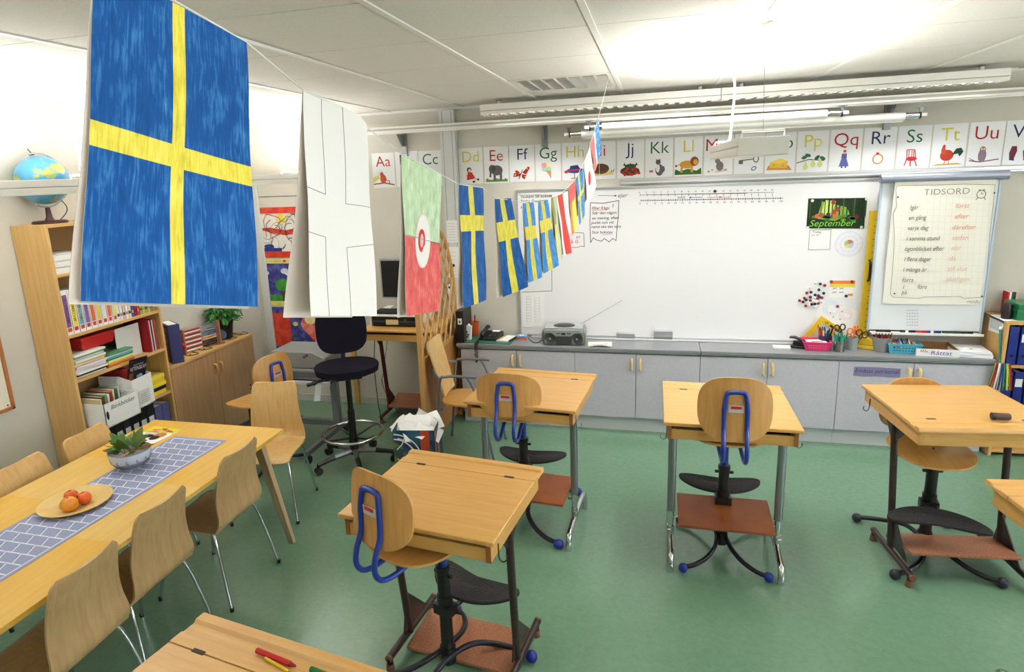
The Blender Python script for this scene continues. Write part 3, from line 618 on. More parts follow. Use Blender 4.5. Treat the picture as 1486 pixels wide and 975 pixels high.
def ex_sept(m, L):
    a = L(1173, 289); b_ = L(1256, 331); f = FR0(-.001)
    rnd = random.Random(3)
    x0, x1, z1, z0 = a[0], b_[0], a[1], b_[1]
    pol(m, [(x0+.07, z0+.08), (x0+.2, z0+.06), (x1-.12, z0+.11), (x1-.14, z1-.07), (x0+.1, z1-.02)], ink(120, 160, 60), 1, f)
    pol(m, [(x0+.1, z0+.12), (x0+.17, z0+.1), (x0+.2, z1-.02), (x0+.12, z1-.01)], ink(190, 210, 110), 2, f)
    for i in range(16):
        x = x0+.015+i*(x1-x0-.03)/15; wd = rnd.uniform(.004, .011)
        pol(m, [(x, z0+rnd.uniform(.07, .11)), (x+wd, z0+.08), (x+wd, z1-.004), (x, z1-.004)], ink(18, 36, 18) if i % 3 else ink(60, 90, 40), 3, f)
    for i in range(14): ell(m, rnd.uniform(x0+.03, x1-.05), z0+rnd.uniform(.06, .1), .02, .012, ink(rnd.randint(40, 110), rnd.randint(90, 130), 40), 4, f)
    for x, z, c in ((x0+.07, z0+.1, (190, 90, 70)), (x0+.1, z0+.11, (170, 70, 60)), (x0+.15, z0+.11, (60, 50, 90)), (x0+.19, z0+.13, (170, 60, 50)), (x0+.215, z0+.15, (140, 60, 50)), (x0+.2, z0+.1, (200, 100, 60)), (x0+.35, z0+.09, (110, 30, 40)), (x0+.18, z1-.03, (150, 50, 50))):
        ell(m, x, z, .016, .018, ink(*c), 5, f)
    m.text('September', .072, ((x0+.015, -.0026, z0+.02), (1, 0, 0), (0, 0, 1)), ink(130, 206, 60), shear=.3, bold=-.005, sx=1.02)
    for x, z in ((x0+.03, z1-.012), (x1-.012, z1-.01), (x0+.01, z0+.012), (x1-.03, z0+.008)): ell(m, x, z, .011, .011, ink(214, 222, 220), 12, f)
paper('month_poster', 'green September poster with a forest picture on the whiteboard', 'poster', [(1173, 288), (1257, 287), (1254, 331.5), (1170, 331.5)], .2985, ink(24, 44, 22), ex_sept)
def ex_wheel(m, L):
    c = L(1232, 354); f = FR0(-.001)
    for i, cc in enumerate(((214, 110, 110), (150, 190, 110), (230, 200, 110), (150, 200, 230))):
        a0 = i*math.pi/2+.3
        pol(m, [c]+[(c[0]+.034*math.cos(a0+k*.314), c[1]+.034*math.sin(a0+k*.314)) for k in range(6)], ink(*cc), 1, f)
    for r_ in (.06, .095): lne(m, [(c[0]+r_*math.cos(k*.262), c[1]+r_*math.sin(k*.262)) for k in range(25)], .0016, ink(180, 180, 200), 1, f)
    for k in range(12): lne(m, [(c[0]+.036*math.cos(k*.5236), c[1]+.036*math.sin(k*.5236)), (c[0]+.098*math.cos(k*.5236), c[1]+.098*math.sin(k*.5236))], .001, ink(190, 190, 205), 1, f)
paper('calendar_wheel', 'round paper year wheel with a coloured centre below the September poster', 'poster', [(1232+21*math.cos(k*.314), 353.5+19.5*math.sin(k*.314)) for k in range(20)], .2985, ink(226, 226, 234), ex_wheel)
def ex_card(m, L):
    f = FR0(-.001); a = L(1205, 407); b_ = L(1239, 430)
    x0, x1, z1, z0 = a[0], b_[0], a[1], b_[1]; h = z1-z0
    pol(m, [(x0, z1-h*.2), (x1, z1-h*.2), (x1, z1), (x0, z1)], ink(226, 120, 60), 1, f); pol(m, [(x0, z1-h*.42), (x1, z1-h*.42), (x1, z1-h*.2), (x0, z1-h*.2)], ink(228, 206, 70), 1, f)
    for k in range(4): lne(m, [(x0+.02+.05*(k % 2), z0+h*(.2+.25*(k//2))), (x0+.05+.05*(k % 2), z0+h*(.3+.25*(k//2)))], .004, ink(110, 120, 110), 2, f); lne(m, [(x0+.05+.05*(k % 2), z0+h*(.2+.25*(k//2))), (x0+.02+.05*(k % 2), z0+h*(.3+.25*(k//2)))], .003, ink(110, 120, 110), 2, f)
    pol(m, [(x1-.045, z0+.004), (x1-.008, z0+.004), (x1-.008, z0+.024), (x1-.045, z0+.02)], ink(230, 150, 90), 2, f)
paper('activity_card', 'small white card with orange and yellow stripes held by red magnets', 'card', [(1204.5, 406), (1240, 406), (1239, 432), (1203.5, 431.5)], .2985, PAPER, ex_card)
def ex_draw(m, L):
    f = FR0(-.001)
    for (u, v, r_, c) in ((1206, 447, .06, (206, 222, 244)), (1227, 456, .045, (240, 212, 220))):
        c0 = L(u, v)
        for k in range(3): lne(m, [(c0[0]+(r_-k*.014)*math.cos(j*.4), c0[1]+(r_-k*.014)*math.sin(j*.4)) for j in range(17-k*3)], .006, ink(*c), 1, f)
    for u, v in ((1205, 454), (1209, 460), (1219, 463), (1222, 452)): c0 = L(u, v); ell(m, c0[0], c0[1], .006, .005, ink(150, 130, 150), 2, f)
paper('child_drawing', 'tilted faint pastel drawing pinned low on the whiteboard behind the set square', 'drawing', [(1192, 437), (1247, 452), (1236, 484), (1177, 471)], .2988, PAPER, ex_draw)
def ex_list(m, L):
    f = FR0(-.001)
    for k in range(11): a = L(763, 430+k*4); lne(m, [a, (a[0]+.04, a[1])], .002, GI, 1, f); a = L(775, 432+k*4); lne(m, [a, (a[0]+.05, a[1])], .0015, ink(160, 160, 180), 1, f)
    for u in (764, 770, 776, 783): a = L(u, 431); b_ = L(u+1, 468); lne(m, [a, b_], .0015, ink(150, 150, 180), 1, f)
paper('paper_list', 'printed list sheet stuck at the lower left corner of the whiteboard', 'paper', [(758, 425), (790, 424), (789.5, 476), (760, 475)], .2988, PAPER, ex_list)
# magnets, loose swarm
rnd = random.Random(11)
MG = [(1147, 421, 'w'), (1183.5, 410.5, 'w'), (1190.5, 412, 'k'), (1197, 414, 'r'), (1176, 417, 'w'), (1188.5, 420.5, 'k'), (1171, 425, 'r'), (1177, 424, 'k'), (1183, 428, 'k'), (1188, 429, 'k'), (1193, 432, 'r'), (1167.5, 432.5, 'r'), (1176, 431, 'k'), (1182, 432, 'w'), (1187, 433, 'r'), (1190, 431, 'b'), (1170, 435, 'k'), (1176, 436, 'r'), (1181, 437, 'w'), (1160.5, 436, 'r'), (1165.5, 438, 'k'), (1174, 439, 'w'), (1185, 438, 'w'), (1187.5, 440, 'r'), (1169.5, 443.5, 'r'), (1174, 442.5, 'w'), (1178, 441.5, 'k'), (1182.5, 441, 'k'), (1183, 445.5, 'w'), (1195.5, 425.5, 'k'), (1192.5, 437.5, 'w')][1:]
MC = {'w': ((226, 228, 228), 'white'), 'k': ((24, 28, 48), 'black'), 'r': ((150, 22, 34), 'red'), 'b': ((40, 50, 120), 'blue')}
mg0 = {}
def magnet(u, v, c, label, y=.2995, group=None, r=.012):
    p = onY(u, v, .295)
    if c not in mg0:
        m = MB(); m.lathe([(0, .008), (.009, .008), (.0115, .006), (.012, 0)], M('magnet_'+c, MC[c][0], .3, coat=.3), 16); o = m.build('magnet'); mg0[c] = o; o.rotation_euler = (R(90), 0, 0)
    else: o = mg0[c].copy(); COL.objects.link(o)
    o.location = (p.x, y, p.z); tag(o, label, 'magnet', group); return o
for u, v, c in MG: magnet(u, v, c, 'round %s magnet in the loose swarm on the whiteboard' % MC[c][1], group=MC[c][1]+' magnets in the swarm')
magnet(1206.5, 408.5, 'r', 'red magnet holding the left top corner of the orange-striped card', .2975)
magnet(1236.5, 408.5, 'r', 'red magnet holding the right top corner of the orange-striped card', .2975)
magnet(1228, 429.5, 'k', 'black magnet on the lower edge of the orange-striped card', .2975)
magnet(1215.5, 444.5, 'r', 'dark red magnet on the pastel drawing', .298)
magnet(1037.5, 277.5, 'k', 'black magnet above the number line on the whiteboard')
# yellow rulers
YEL = M('yellow_plastic', (222, 186, 40), .35, coat=.2)
m = MB(); m.b(-.03, .03, -.012, 0, 0, 1.06, YEL)
for k in range(20): m.b(.006, .022, -.0125, -.011, .04+k*.05, .044+k*.05, BLACK)
m.tube(smoothpath([(.0, -.012, .52), (.002, -.034, .54), (.002, -.036, .6), (0, -.034, .66), (0, -.012, .68)], 4), .009, BLACK)
o = m.build('board_ruler', bevel=.002); a = onY(1253, 500, .275); b_ = onY(1267, 304, .275); o.location = (1.768, .275, .76); o.rotation_euler = (0, R(0), 0)
tag(o, 'long yellow board ruler with black handle standing right of the whiteboard magnets', 'ruler')
m = MB(); c0 = onY(1189, 462, .27)
def rel(u, v): p = onY(u, v, .27); return (p.x-c0.x, p.z-c0.z)
m.prism([rel(1165, 488), rel(1176, 490), rel(1193, 468), rel(1222, 485), rel(1223, 478), rel(1192, 458)], ((0, 0, 0), (1, 0, 0), (0, 0, 1)), .005, YEL)
a, b_ = rel(1204, 471), rel(1216, 480); m.tube([(a[0], -.018, a[1]), (b_[0], -.018, b_[1])], .009, BLACK)
m.bc(((a[0]*.8+b_[0]*.2), -.01, (a[1]*.8+b_[1]*.2)), (.01, .014, .01), BLACK); m.bc(((a[0]*.2+b_[0]*.8), -.01, (a[1]*.2+b_[1]*.8)), (.01, .014, .01), BLACK)
m.text('30', .03, ((rel(1196, 470)[0], -.006, rel(1196, 470)[1]), (1, 0, 0), (0, 0, 1)), BLACK)
o = m.build('set_square', bevel=.001); o.location = c0; tag(o, 'yellow right-angled set square leaning on the whiteboard behind the pink basket', 'ruler')
# erasers on the tray
for (u0, u1, v0, v1, l) in ((895, 921, 484, 492, 'low grey-white board eraser lying on the tray, nearer the radio'), (949, 976, 479, 492, 'taller grey board eraser standing on the tray')):
    a = onY(u0, v1, .27); b_ = onY(u1, v0, .27); z = .7565; m = MB(); L = (b_.x-a.x)/2
    hh = max(.03, b_.z-a.z-.004)
    m.b(-L, L, -.02, .02, 0, hh*.3, M('felt_grey', (120, 122, 124), .9)); m.b(-L-.002, L+.002, -.022, .022, hh*.3, hh, ALU)
    o = m.build('board_eraser', bevel=.003); o.location = ((a.x+b_.x)/2, .272, .7615); tag(o, l, 'eraser')

# ================================================================== things on the worktop
WT = .7515
# radio
t = thing('radio', 'silver-grey portable CD radio with round speakers and raised aerial', 'radio', (-.595, .12, WT), R(2))
SIL = M('radio_silver', (186, 190, 190), .3, .5); DG = M('radio_dark', (70, 74, 72), .4, .3); MG_ = M('radio_mid', (134, 138, 132), .35, .4)
m = MB()
def rbody(u, v):
    a = (u-.5)*math.pi*1.0; return None
prof = [(-.185, .02), (-.18, .008), (-.14, 0), (.14, 0), (.18, .008), (.185, .02), (.192, .06), (.188, .11), (.168, .138), (.1, .148), (-.1, .148), (-.168, .138), (-.188, .11), (-.192, .06)]
m.prism([(a*.96, b) for a, b in prof], ((0, -.02, 0), (1, 0, 0), (0, 0, 1)), -.14, MG_); m.prism(prof, ((0, .0, 0), (1, 0, 0), (0, 0, 1)), .075, MG_)
m.prism([(a*.9, b*.96+.002) for a, b in prof], ((0, -.07, 0), (1, 0, 0), (0, 0, 1)), .03, MG_)
m.build('body', t, bevel=.008, seg=3)
m = MB(); m.prism([(-.17, .112), (-.1, .108), (-.07, .084), (.07, .084), (.1, .108), (.17, .112), (.16, .14), (-.16, .14)], ((0, -.1, 0), (1, 0, 0), (0, 0, 1)), .008, SIL)
m.b(-.16, .16, -.1, .09, .142, .154, SIL); m.build('top_panel', t, bevel=.003)
m = MB(); m.b(-.018, .018, -.111, -.107, .096, .112, M('radio_display', (40, 50, 54), .2)); m.build('display', t)
for s in (-1, 1):
    m = MB(); T = Matrix.Translation((s*.115, -.102, .058)) @ Matrix.Rotation(R(90), 4, 'X')
    m.lathe([(0, .002), (.014, .006), (.016, .0), (.04, .004), (.05, .01), (.054, .0)], DG, 24, T=T); m.lathe([(0, .009), (.008, .006), (.01, .002)], SIL, 12, T=T); m.build('speaker', t)
m = MB(); m.tube([(-.055, -.104, .01), (.055, -.104, .01)], .003, DG); m.b(-.06, .06, -.106, -.1, .012, .078, DG); m.build('tape_door', t, bevel=.002)
m = MB(); m.lathe([(.0, .172), (.06, .17), (.09, .16), (.094, .152)], M('cd_lid', (52, 52, 58), .3), 28, (0, -.01, 0), .7); m.build('disc_lid', t)
for k, x in enumerate((-.05, -.035, .04, .055)): m = MB(); m.tube([(x, -.108, .108), (x, -.114, .108)], .006, BLACK, 10); m.build('button', t)
a = onY(822, 472, .2); b_ = onY(902, 437, .27); inv = lambda p: Vector((p.x+.595, p.y-.12, p.z-WT))
m = MB(); m.tube([(.13, .05, .15), inv(b_)], .0025, CHROME, 6); m.tube([inv(b_), inv(b_)+Vector((.006, .001, .003))], .004, CHROME, 6); m.build('aerial', t)
m = MB(); m.tube(smoothpath([(-.19, .03, .03), (-.22, -.02, .004), (-.26, -.04, .004), (-.3, .02, .004), (-.34, .12, .004)], 6), .0035, BLACK, 6); m.build('power_cable', t)
# notebook beside the radio
def booklet(name, label, cat, cx, cy, w_, d_, h_, mt, rz=0, z=WT, curl=0, extra=None, group=None, parts=True):
    t = thing(name, label, cat, (cx, cy, z), rz, group)
    m = MB(); m.surf(lambda u, v: ((u-.5)*w_, (v-.5)*d_, h_+curl*math.sin(u*math.pi)*(1-v)), 8, 4, .0008, mt, m2=mt); 
    if extra: extra(m)
    m.build('cover', t)
    m = MB(); m.surf(lambda u, v: ((u-.5)*(w_-.004), (v-.5)*(d_-.004), h_-.001+curl*math.sin(u*math.pi)*(1-v)*.9), 8, 4, max(h_-.0015, .001), PAPER); m.build('pages', t)
    return t
def exnb(m):
    m.b(-.02, .06, -.05, -.03, .016, .0168, ink(150, 110, 80))
booklet('notebook', 'cream open workbook lying on the worktop right of the radio', 'book', -.285, .06, .2, .13, .012, CREAM, R(4), curl=.016, extra=lambda m: [m.b(-.0+k*.022, .018+k*.022, -.045, -.028, .022, .0226, ink(150, 100, 70)) for k in range(3)])
# phone group at the left end
t = thing('telephone', 'black desk telephone with coiled cord hanging over the worktop edge', 'telephone', (-1.27, .17, WT+.008), R(-6))
m = MB(); m.prism([(-.09, 0), (.09, 0), (.09, .05), (-.09, .018)], ((-.08, 0, 0), (0, 1, 0), (0, 0, 1)), .17, BLACK); m.build('base', t, bevel=.005)
m = MB()
for i in range(3):
    for j in range(4): m.bc((-.0+i*.022, -.05+j*.022, .031+j*.0039), (.015, .013, .006), M('phone_key', (70, 70, 74), .5), rx=R(10))
m.build('keypad', t); m = MB(); m.bc((.03, .06, .052), (.07, .03, .004), PAPER, rx=R(10)); m.build('paper_label', t)
m = MB(); m.tube(smoothpath([(-.055, -.09, .04), (-.055, -.06, .062), (-.055, 0, .07), (-.055, .06, .088), (-.055, .09, .08)], 5), .018, BLACK, 12); m.build('handset', t)
m = MB(); pts = [(-.06, -.1, .03), (-.07, -.16, .008), (-.07, -.205, .003), (-.07, -.215, -.04), (-.068, -.215, -.16), (-.062, -.212, -.13), (-.06, -.208, -.02), (-.058, -.19, .006)]
sp = smoothpath(pts, 16); hel = [Vector(p)+Vector((.009*math.cos(i*1.3), .005*math.sin(i*1.3), .004*math.sin(i*1.3))) for i, p in enumerate(sp)]
m.tube(hel, .0045, BLACK, 5); m.build('coiled_cord', t)
for k, (dz, mt, l) in enumerate(((0, M('green_folder', (40, 110, 84), .5), 'green folder under the telephone at the left end of the worktop'),)):
    m = MB(); m.b(-.22, .24, -.09, .13, 0, .007, mt); o = m.build('folder', bevel=.002); o.location = (-1.29, .09, WT); o.rotation_euler = (0, 0, R(-3)); tag(o, l, 'folder')
t = booklet('clipboard_papers', 'white papers with a black binder strip beside the telephone', 'papers', -1.115, .15, .13, .2, .01, PAPER, R(-12), z=WT+.007)
t2 = MB(); t2.bc((.066, 0, .014), (.012, .21, .012), BLACK); t2.bc((-.05, .0, .012), (.02, .19, .002), M('wood_edge', (190, 160, 110), .6)); t2.build('binder_strip', t)
bx = [((110, 170, 210), 'blue'), ((200, 90, 120), 'pink'), ((226, 140, 60), 'orange')]
for k in range(3):
    m = MB(); m.b(-.045, .045, -.035, .035, 0, .011, M('notes_'+bx[2-k][1], bx[2-k][0], .7))
    if k == 2: m.b(-.02, .02, -.012, .012, .0108, .0114, PAPER)
    o = m.build('note_block', bevel=.001); o.location = (-.995+k*.002, .2, WT+k*.0112); o.rotation_euler = (0, 0, R(4*k)); tag(o, '%s note block, %s of the small stack left of the radio' % (bx[2-k][1], ('bottom', 'middle', 'top')[k]), 'notepad')
POT = M('orange_pot', (206, 84, 30), .45)
t = thing('pencil_pot', 'orange plastic pot with a red stick, behind the telephone', 'pot', (-1.45, .25, WT))
m = MB(); m.lathe([(.034, 0), (.046, .12), (.05, .12), (.052, .135), (.046, .135), (.042, .12), (.03, .006), (0, .006)], POT, 24); m.build('pot', t)
m = MB(); m.tube([(.0, 0, .02), (.012, .0, .2)], .006, ink(150, 30, 30), 8); m.build('stick', t)
t = thing('paper_cup', 'white paper bag of cards with printed pattern left of the telephone', 'cup', (-1.47, .1, WT+.008)); m = MB()
m.prism([(-.03, 0), (.03, 0), (.042, .13), (.03, .125), (.012, .145), (-.01, .128), (-.04, .14)], ((0, -.02, 0), (1, 0, 0), (0, 0, 1)), -.04, PAPER); m.build('bag', t, smooth=0)
m = MB(); fr = ((0, -.0208, 0), (1, 0, 0), (0, 0, 1))
for x, z, r_ in ((-.01, .06, .014), (.01, .05, .012), (0, .075, .01), (.005, .03, .01), (-.012, .04, .008)): ell(m, x, z, r_, r_*.9, ink(90, 96, 90), 1, fr)
ell(m, 0, .055, .006, .006, ink(230, 230, 226), 3, fr); m.build('print', t, smooth=0)
t = thing('box_file', 'tall black box file with a white spine label beside the lattice screen', 'binder', (-1.6, .04, WT)); t.location = (-1.508, .13, WT)
m = MB(); m.b(-.035, .035, -.13, .13, 0, .29, BLACK); m.build('body', t, bevel=.003); m = MB(); m.b(-.018, .02, -.1315, -.13, .17, .225, PAPER); m.b(-.006, .008, -.132, -.1312, .185, .205, BLACK); m.build('spine_label', t, smooth=0)
# right half: punch, pads, baskets, pots
t = booklet('notepad', 'small white note pad on the worktop left of the black hole punch', 'notepad', 1.155, .14, .13, .08, .012, PAPER, R(-5))
t = thing('hole_punch', 'black hole punch left of the pink basket', 'hole punch', (1.285, .16, WT), R(-20))
m = MB(); m.b(-.055, .055, -.04, .04, 0, .02, BLACK); m.b(-.04, .045, -.02, .02, .02, .055, BLACK); m.build('base', t, bevel=.004)
m = MB(); m.prism([(-.07, .085), (-.03, .09), (.045, .06), (.045, .045), (-.03, .075), (-.07, .075)], ((0, .022, 0), (1, 0, 0), (0, 0, 1)), .044, BLACK); m.build('lever', t, bevel=.003)
def basket(label, cx, cy, w0, d0, w1, d1, h, mt, rz=0, hole=0):
    t = thing('basket', label, 'basket', (cx, cy, WT), rz); m = MB(); T = .004
    def ring(z, off): k = z/h; a = w0+(w1-w0)*k-off; b = d0+(d1-d0)*k-off; return [(-a/2, -b/2, z), (a/2, -b/2, z), (a/2, b/2, z), (-a/2, b/2, z)]
    rs = [ring(0, 0), ring(h, 0), ring(h, 2*T), ring(T, 2*T)]
    vs = [p for r_ in rs for p in r_]; fs = [(3, 2, 1, 0)]
    for k in range(3):
        for j in range(4): fs.append((k*4+j, k*4+(j+1) % 4, k*4+4+(j+1) % 4, k*4+4+j))
    fs.append((12, 13, 14, 15)); m.add(vs, fs, mt)
    m.tube([(-w1/2, -d1/2, h), (w1/2, -d1/2, h), (w1/2, d1/2, h), (-w1/2, d1/2, h)], .005, mt, 8, closed=True); m.build('tray', t, bevel=.001)
    m = MB(); n = 8
    for k in range(n):
        x = -w0*.36+k*w0*.72/(n-1)
        for zz in (.3, .58): yy = -(d0+(d1-d0)*zz)/2; m.b(x-.005, x+.005, yy-.0012, yy+.001, h*zz, h*(zz+.2), M('slot_'+mt.name, hole or (90, 10, 40), .7))
    m.build('slots', t, smooth=0); return t
PINK = M('pink_plastic', (222, 50, 110), .4); TURQ = M('turquoise_plastic', (80, 170, 196), .4)
basket('pink plastic basket of cards on the worktop', 1.405, .14, .16, .12, .21, .16, .07, PINK, R(-3), (240, 150, 190))
for k, c in enumerate(((236, 180, 150), (226, 90, 70), (238, 226, 216))):
    m = MB(); m.b(-.07, .07, -.04, .04, 0, .004, ink(*c)); m.b(-.04, .05, -.02, -.005, .004, .0046, RD); o = m.build('card', bevel=.0005); o.location = (1.4+.004*k, .15, WT+.046+k*.0052); o.rotation_euler = (R(4), 0, R(-8+9*k)); tag(o, ('cream card lying lowest in the pink basket', 'red card in the middle of the pile in the pink basket', 'white card with red writing on top in the pink basket')[k], 'card')
basket('turquoise plastic basket full of pens', 2.005, .12, .19, .12, .23, .15, .075, TURQ, R(-4), (20, 60, 80))
PC = [((40, 40, 44), 'black'), ((200, 40, 40), 'red'), ((36, 60, 150), 'blue'), ((230, 200, 60), 'yellow'), ((40, 130, 80), 'green'), ((230, 120, 40), 'orange'), ((120, 60, 130), 'purple'), ((110, 190, 210), 'pale blue')]
pen0 = {}
def pen(name, label, p0, p1, c, r=.0045, group=None, cat='pen'):
    key = (name, c, r); a, b_ = Vector(p0), Vector(p1); L = (b_-a).length
    if key not in pen0:
        m = MB(); m.tube([(0, 0, 0), (0, 0, L*.86)], r, ink(*c), 7); m.tube([(0, 0, L*.86), (0, 0, L)], r*.95, ink(*[int(k*.6+20) for k in c]), 7, r1=r*.4); o = m.build(name); pen0[key] = o
    else: o = pen0[key].copy(); COL.objects.link(o)
    o.location = a; o.rotation_mode = 'QUATERNION'; o.rotation_quaternion = Vector((0, 0, 1)).rotation_difference((b_-a).normalized()); tag(o, label, cat, group); return o
for k in range(22):
    c, nm = PC[k % 8]; x = 1.93+.15*(k % 11)/10; y = .1+.04*(k//11); z = WT+.05+.012*(k//11)+rnd.uniform(0, .01); an = rnd.uniform(-.5, .5)
    pen('felt_pen', '%s felt pen in the turquoise basket' % nm, (x-.06*math.sin(an)*.5, y-.05, z), (x+.06*math.sin(an), y+.05, z+.02), c, group=nm+' felt pens in the turquoise basket')
# pots with pens
def pot(label, cx, cy, r0, r1, h, mt, cat='pot', ribs=0):
    t = thing('pen_pot', label, cat, (cx, cy, WT)); m = MB(); pr = [(r0*.98, 0)]
    if ribs:
        for k in range(ribs): z = h*(k+.5)/ribs; pr += [(r1, z-h*.2/ribs), (r1*1.04, z), (r1, z+h*.2/ribs)]
    pr += [(r1, h), (r1-.003, h), (r0-.003, .004), (0, .004)]; m.lathe(pr, mt, 28); m.build('pot', t); return t
def fill(cx, cy, r, z0, n, cols, L, nm, label, lean=.25, rr=.0045, seed=1):
    q_ = random.Random(seed)
    for k in range(n):
        c, cn = cols[k % len(cols)]; a = 2*math.pi*k/n; d = r*(.75 if k % 2 else .4)
        p0 = (cx+d*.8*math.cos(a), cy+d*.8*math.sin(a), z0); ll = L*q_.uniform(.9, 1.05); ln = lean*q_.uniform(.5, 1)
        p1 = (p0[0]+ll*ln*math.cos(a), p0[1]+ll*ln*math.sin(a)*.6, z0+ll)
        pen(nm, '%s %s' % (cn, label), p0, p1, c, rr, cn+' '+label)
GP_ = M('grey_pot', (140, 142, 142), .5); TIN = M('tin_pot', (112, 116, 110), .35, .7)
pot('ribbed tin pot of green-capped pens on the worktop', 1.56, .09, .038, .038, .085, TIN, ribs=5)
fill(1.56, .09, .036, WT+.006, 12, [((40, 160, 120), 'green'), ((70, 180, 170), 'turquoise'), ((50, 120, 70), 'dark green')], .135, 'gel_pen', 'gel pen standing in the ribbed tin pot', .3, .006, 2)
pot('dark purple pot of mixed pens behind the ribbed tin pot', 1.485, .2, .045, .05, .1, M('purple_pot', (60, 50, 90), .5))
fill(1.485, .2, .044, WT+.006, 12, [((30, 30, 34), 'black'), ((200, 50, 40), 'red'), ((226, 226, 220), 'white'), ((36, 60, 130), 'blue'), ((30, 110, 60), 'green'), ((226, 150, 50), 'orange')], .165, 'marker', 'marker standing in the dark purple pot', .3, .007, 3)
pot('clear glass jar of scissors beside the yellow stapler', 1.665, .15, .04, .042, .1, M('jar_glass', (200, 210, 210), .1, trans=.6))
def scissors(label, base, tip_dir, col, rz=0):
    t = thing('scissors', label, 'scissors', base, rz); m = MB()
    for s in (-1, 1): m.prism([(-.004+s*.003, .0), (.004+s*.003, 0), (.007*s, .1), (.007*s-.006, .1)], ((0, .001*s, 0), (1, 0, 0), (0, 0, 1)), .0015, CHROME)
    m.build('blades', t)
    for s in (-1, 1):
        m = MB(); cx = s*.022; m.tube([(cx+.019*math.cos(i*.3927), 0, .135+.024*math.sin(i*.3927)) for i in range(16)], .005, col, 8, closed=True); m.tube([(s*.004, 0, .09), (s*.012, 0, .115)], .006, col, 8); m.build('handle', t)
    t.rotation_euler = tip_dir; return t
ORP = M('orange_plastic', (230, 116, 30), .4)
scissors('black-handled scissors standing in the pot left of the glass jar', (1.6, .2, WT+.03), (0, R(-8), R(10)), BLACK)
pot('short dark pot holding the black-handled scissors', 1.6, .2, .032, .034, .08, M('dark_pot', (50, 50, 60), .5))
scissors('orange-handled scissors in the glass jar, leaning left', (1.66, .15, WT+.01), (0, R(2), R(0)), ORP)
scissors('orange-handled scissors in the glass jar, turned sideways', (1.675, .165, WT+.025), (0, R(9), R(50)), ORP)
scissors('black-handled scissors in the glass jar, leaning right', (1.685, .145, WT+.005), (0, R(18), R(-20)), M('handle_darkbrown', (60, 30, 20), .4))
t = thing('stapler', 'yellow plastic stapler lying beside the grey pot', 'stapler', (1.8, .17, WT), R(-30))
m = MB(); m.b(-.09, .07, -.025, .025, 0, .03, YEL); m.build('base', t, bevel=.005); m = MB(); m.prism([(-.1, .045), (-.06, .1), (-.03, .1), (.06, .055), (.06, .032), (-.1, .032)], ((0, .022, 0), (1, 0, 0), (0, 0, 1)), .044, YEL); m.build('arm', t, bevel=.006)
pot('plain grey pot full of dark red crayons', 1.865, .13, .05, .07, .115, GP_)
fill(1.865, .13, .06, WT+.02, 20, [((130, 40, 44), 'dark red'), ((96, 34, 50), 'maroon'), ((170, 80, 60), 'rust')], .125, 'crayon', 'crayon standing in the plain grey pot', .2, .006, 5)
# open cardboard lid with paper, paper stack
CARDB = M('cardboard', (150, 108, 66), .8)
t = thing('paper_tray', 'white open box lid labelled in purple on the worktop', 'box', (2.215, .13, WT), R(-4)); m = MB()
m.b(-.135, .135, -.115, .12, 0, .003, CARDB)
for a in ((-.135, .135, -.118, -.115, 0, .055), (-.135, .135, .117, .12, 0, .06), (-.138, -.135, -.118, .12, 0, .055), (.135, .138, -.118, .12, 0, .055)): m.b(*a, PAPER)
m.b(-.1345, .1345, -.1145, -.1135, .003, .053, CARDB); m.b(-.1345, .1345, .115, .1165, .003, .058, CARDB); m.b(-.1345, -.1335, -.114, .116, .003, .053, CARDB); m.b(.1335, .1345, -.114, .116, .003, .053, CARDB)
m.build('tray', t, smooth=0); m = MB(); m.text('Råttat', .045, ((-.05, -.119, .013), (1, 0, 0), (0, 0, 1)), ink(110, 100, 170), shear=.1, sx=1.25)
for k in range(7): ell(m, -.11+.013*(k % 4), .034+.011*(k//4), .004, .004, ink(60, 60, 90), 1, ((0, -.119, 0), (1, 0, 0), (0, 0, 1)))
m.build('writing', t, smooth=0)
for k in range(5):
    m = MB(); m.b(-.115+.004*k, .115-.003*k, -.09, .12, 0, .0085, ink(236-3*(k % 2), 236-3*(k % 2), 240)); 
    if k == 4: m.b(-.01, .012, -.01, .004, .0084, .0092, ink(50, 50, 50))
    o = m.build('paper_stack', bevel=.001); o.location = (2.45+.004*(k % 2), .1, WT+.0086*k); o.rotation_euler = (0, 0, R(-8+3*(k % 3))); tag(o, 'white papers, %s of five bundles piled at the right end of the worktop' % ('lowest', 'second lowest', 'middle', 'second topmost', 'topmost')[k], 'papers')

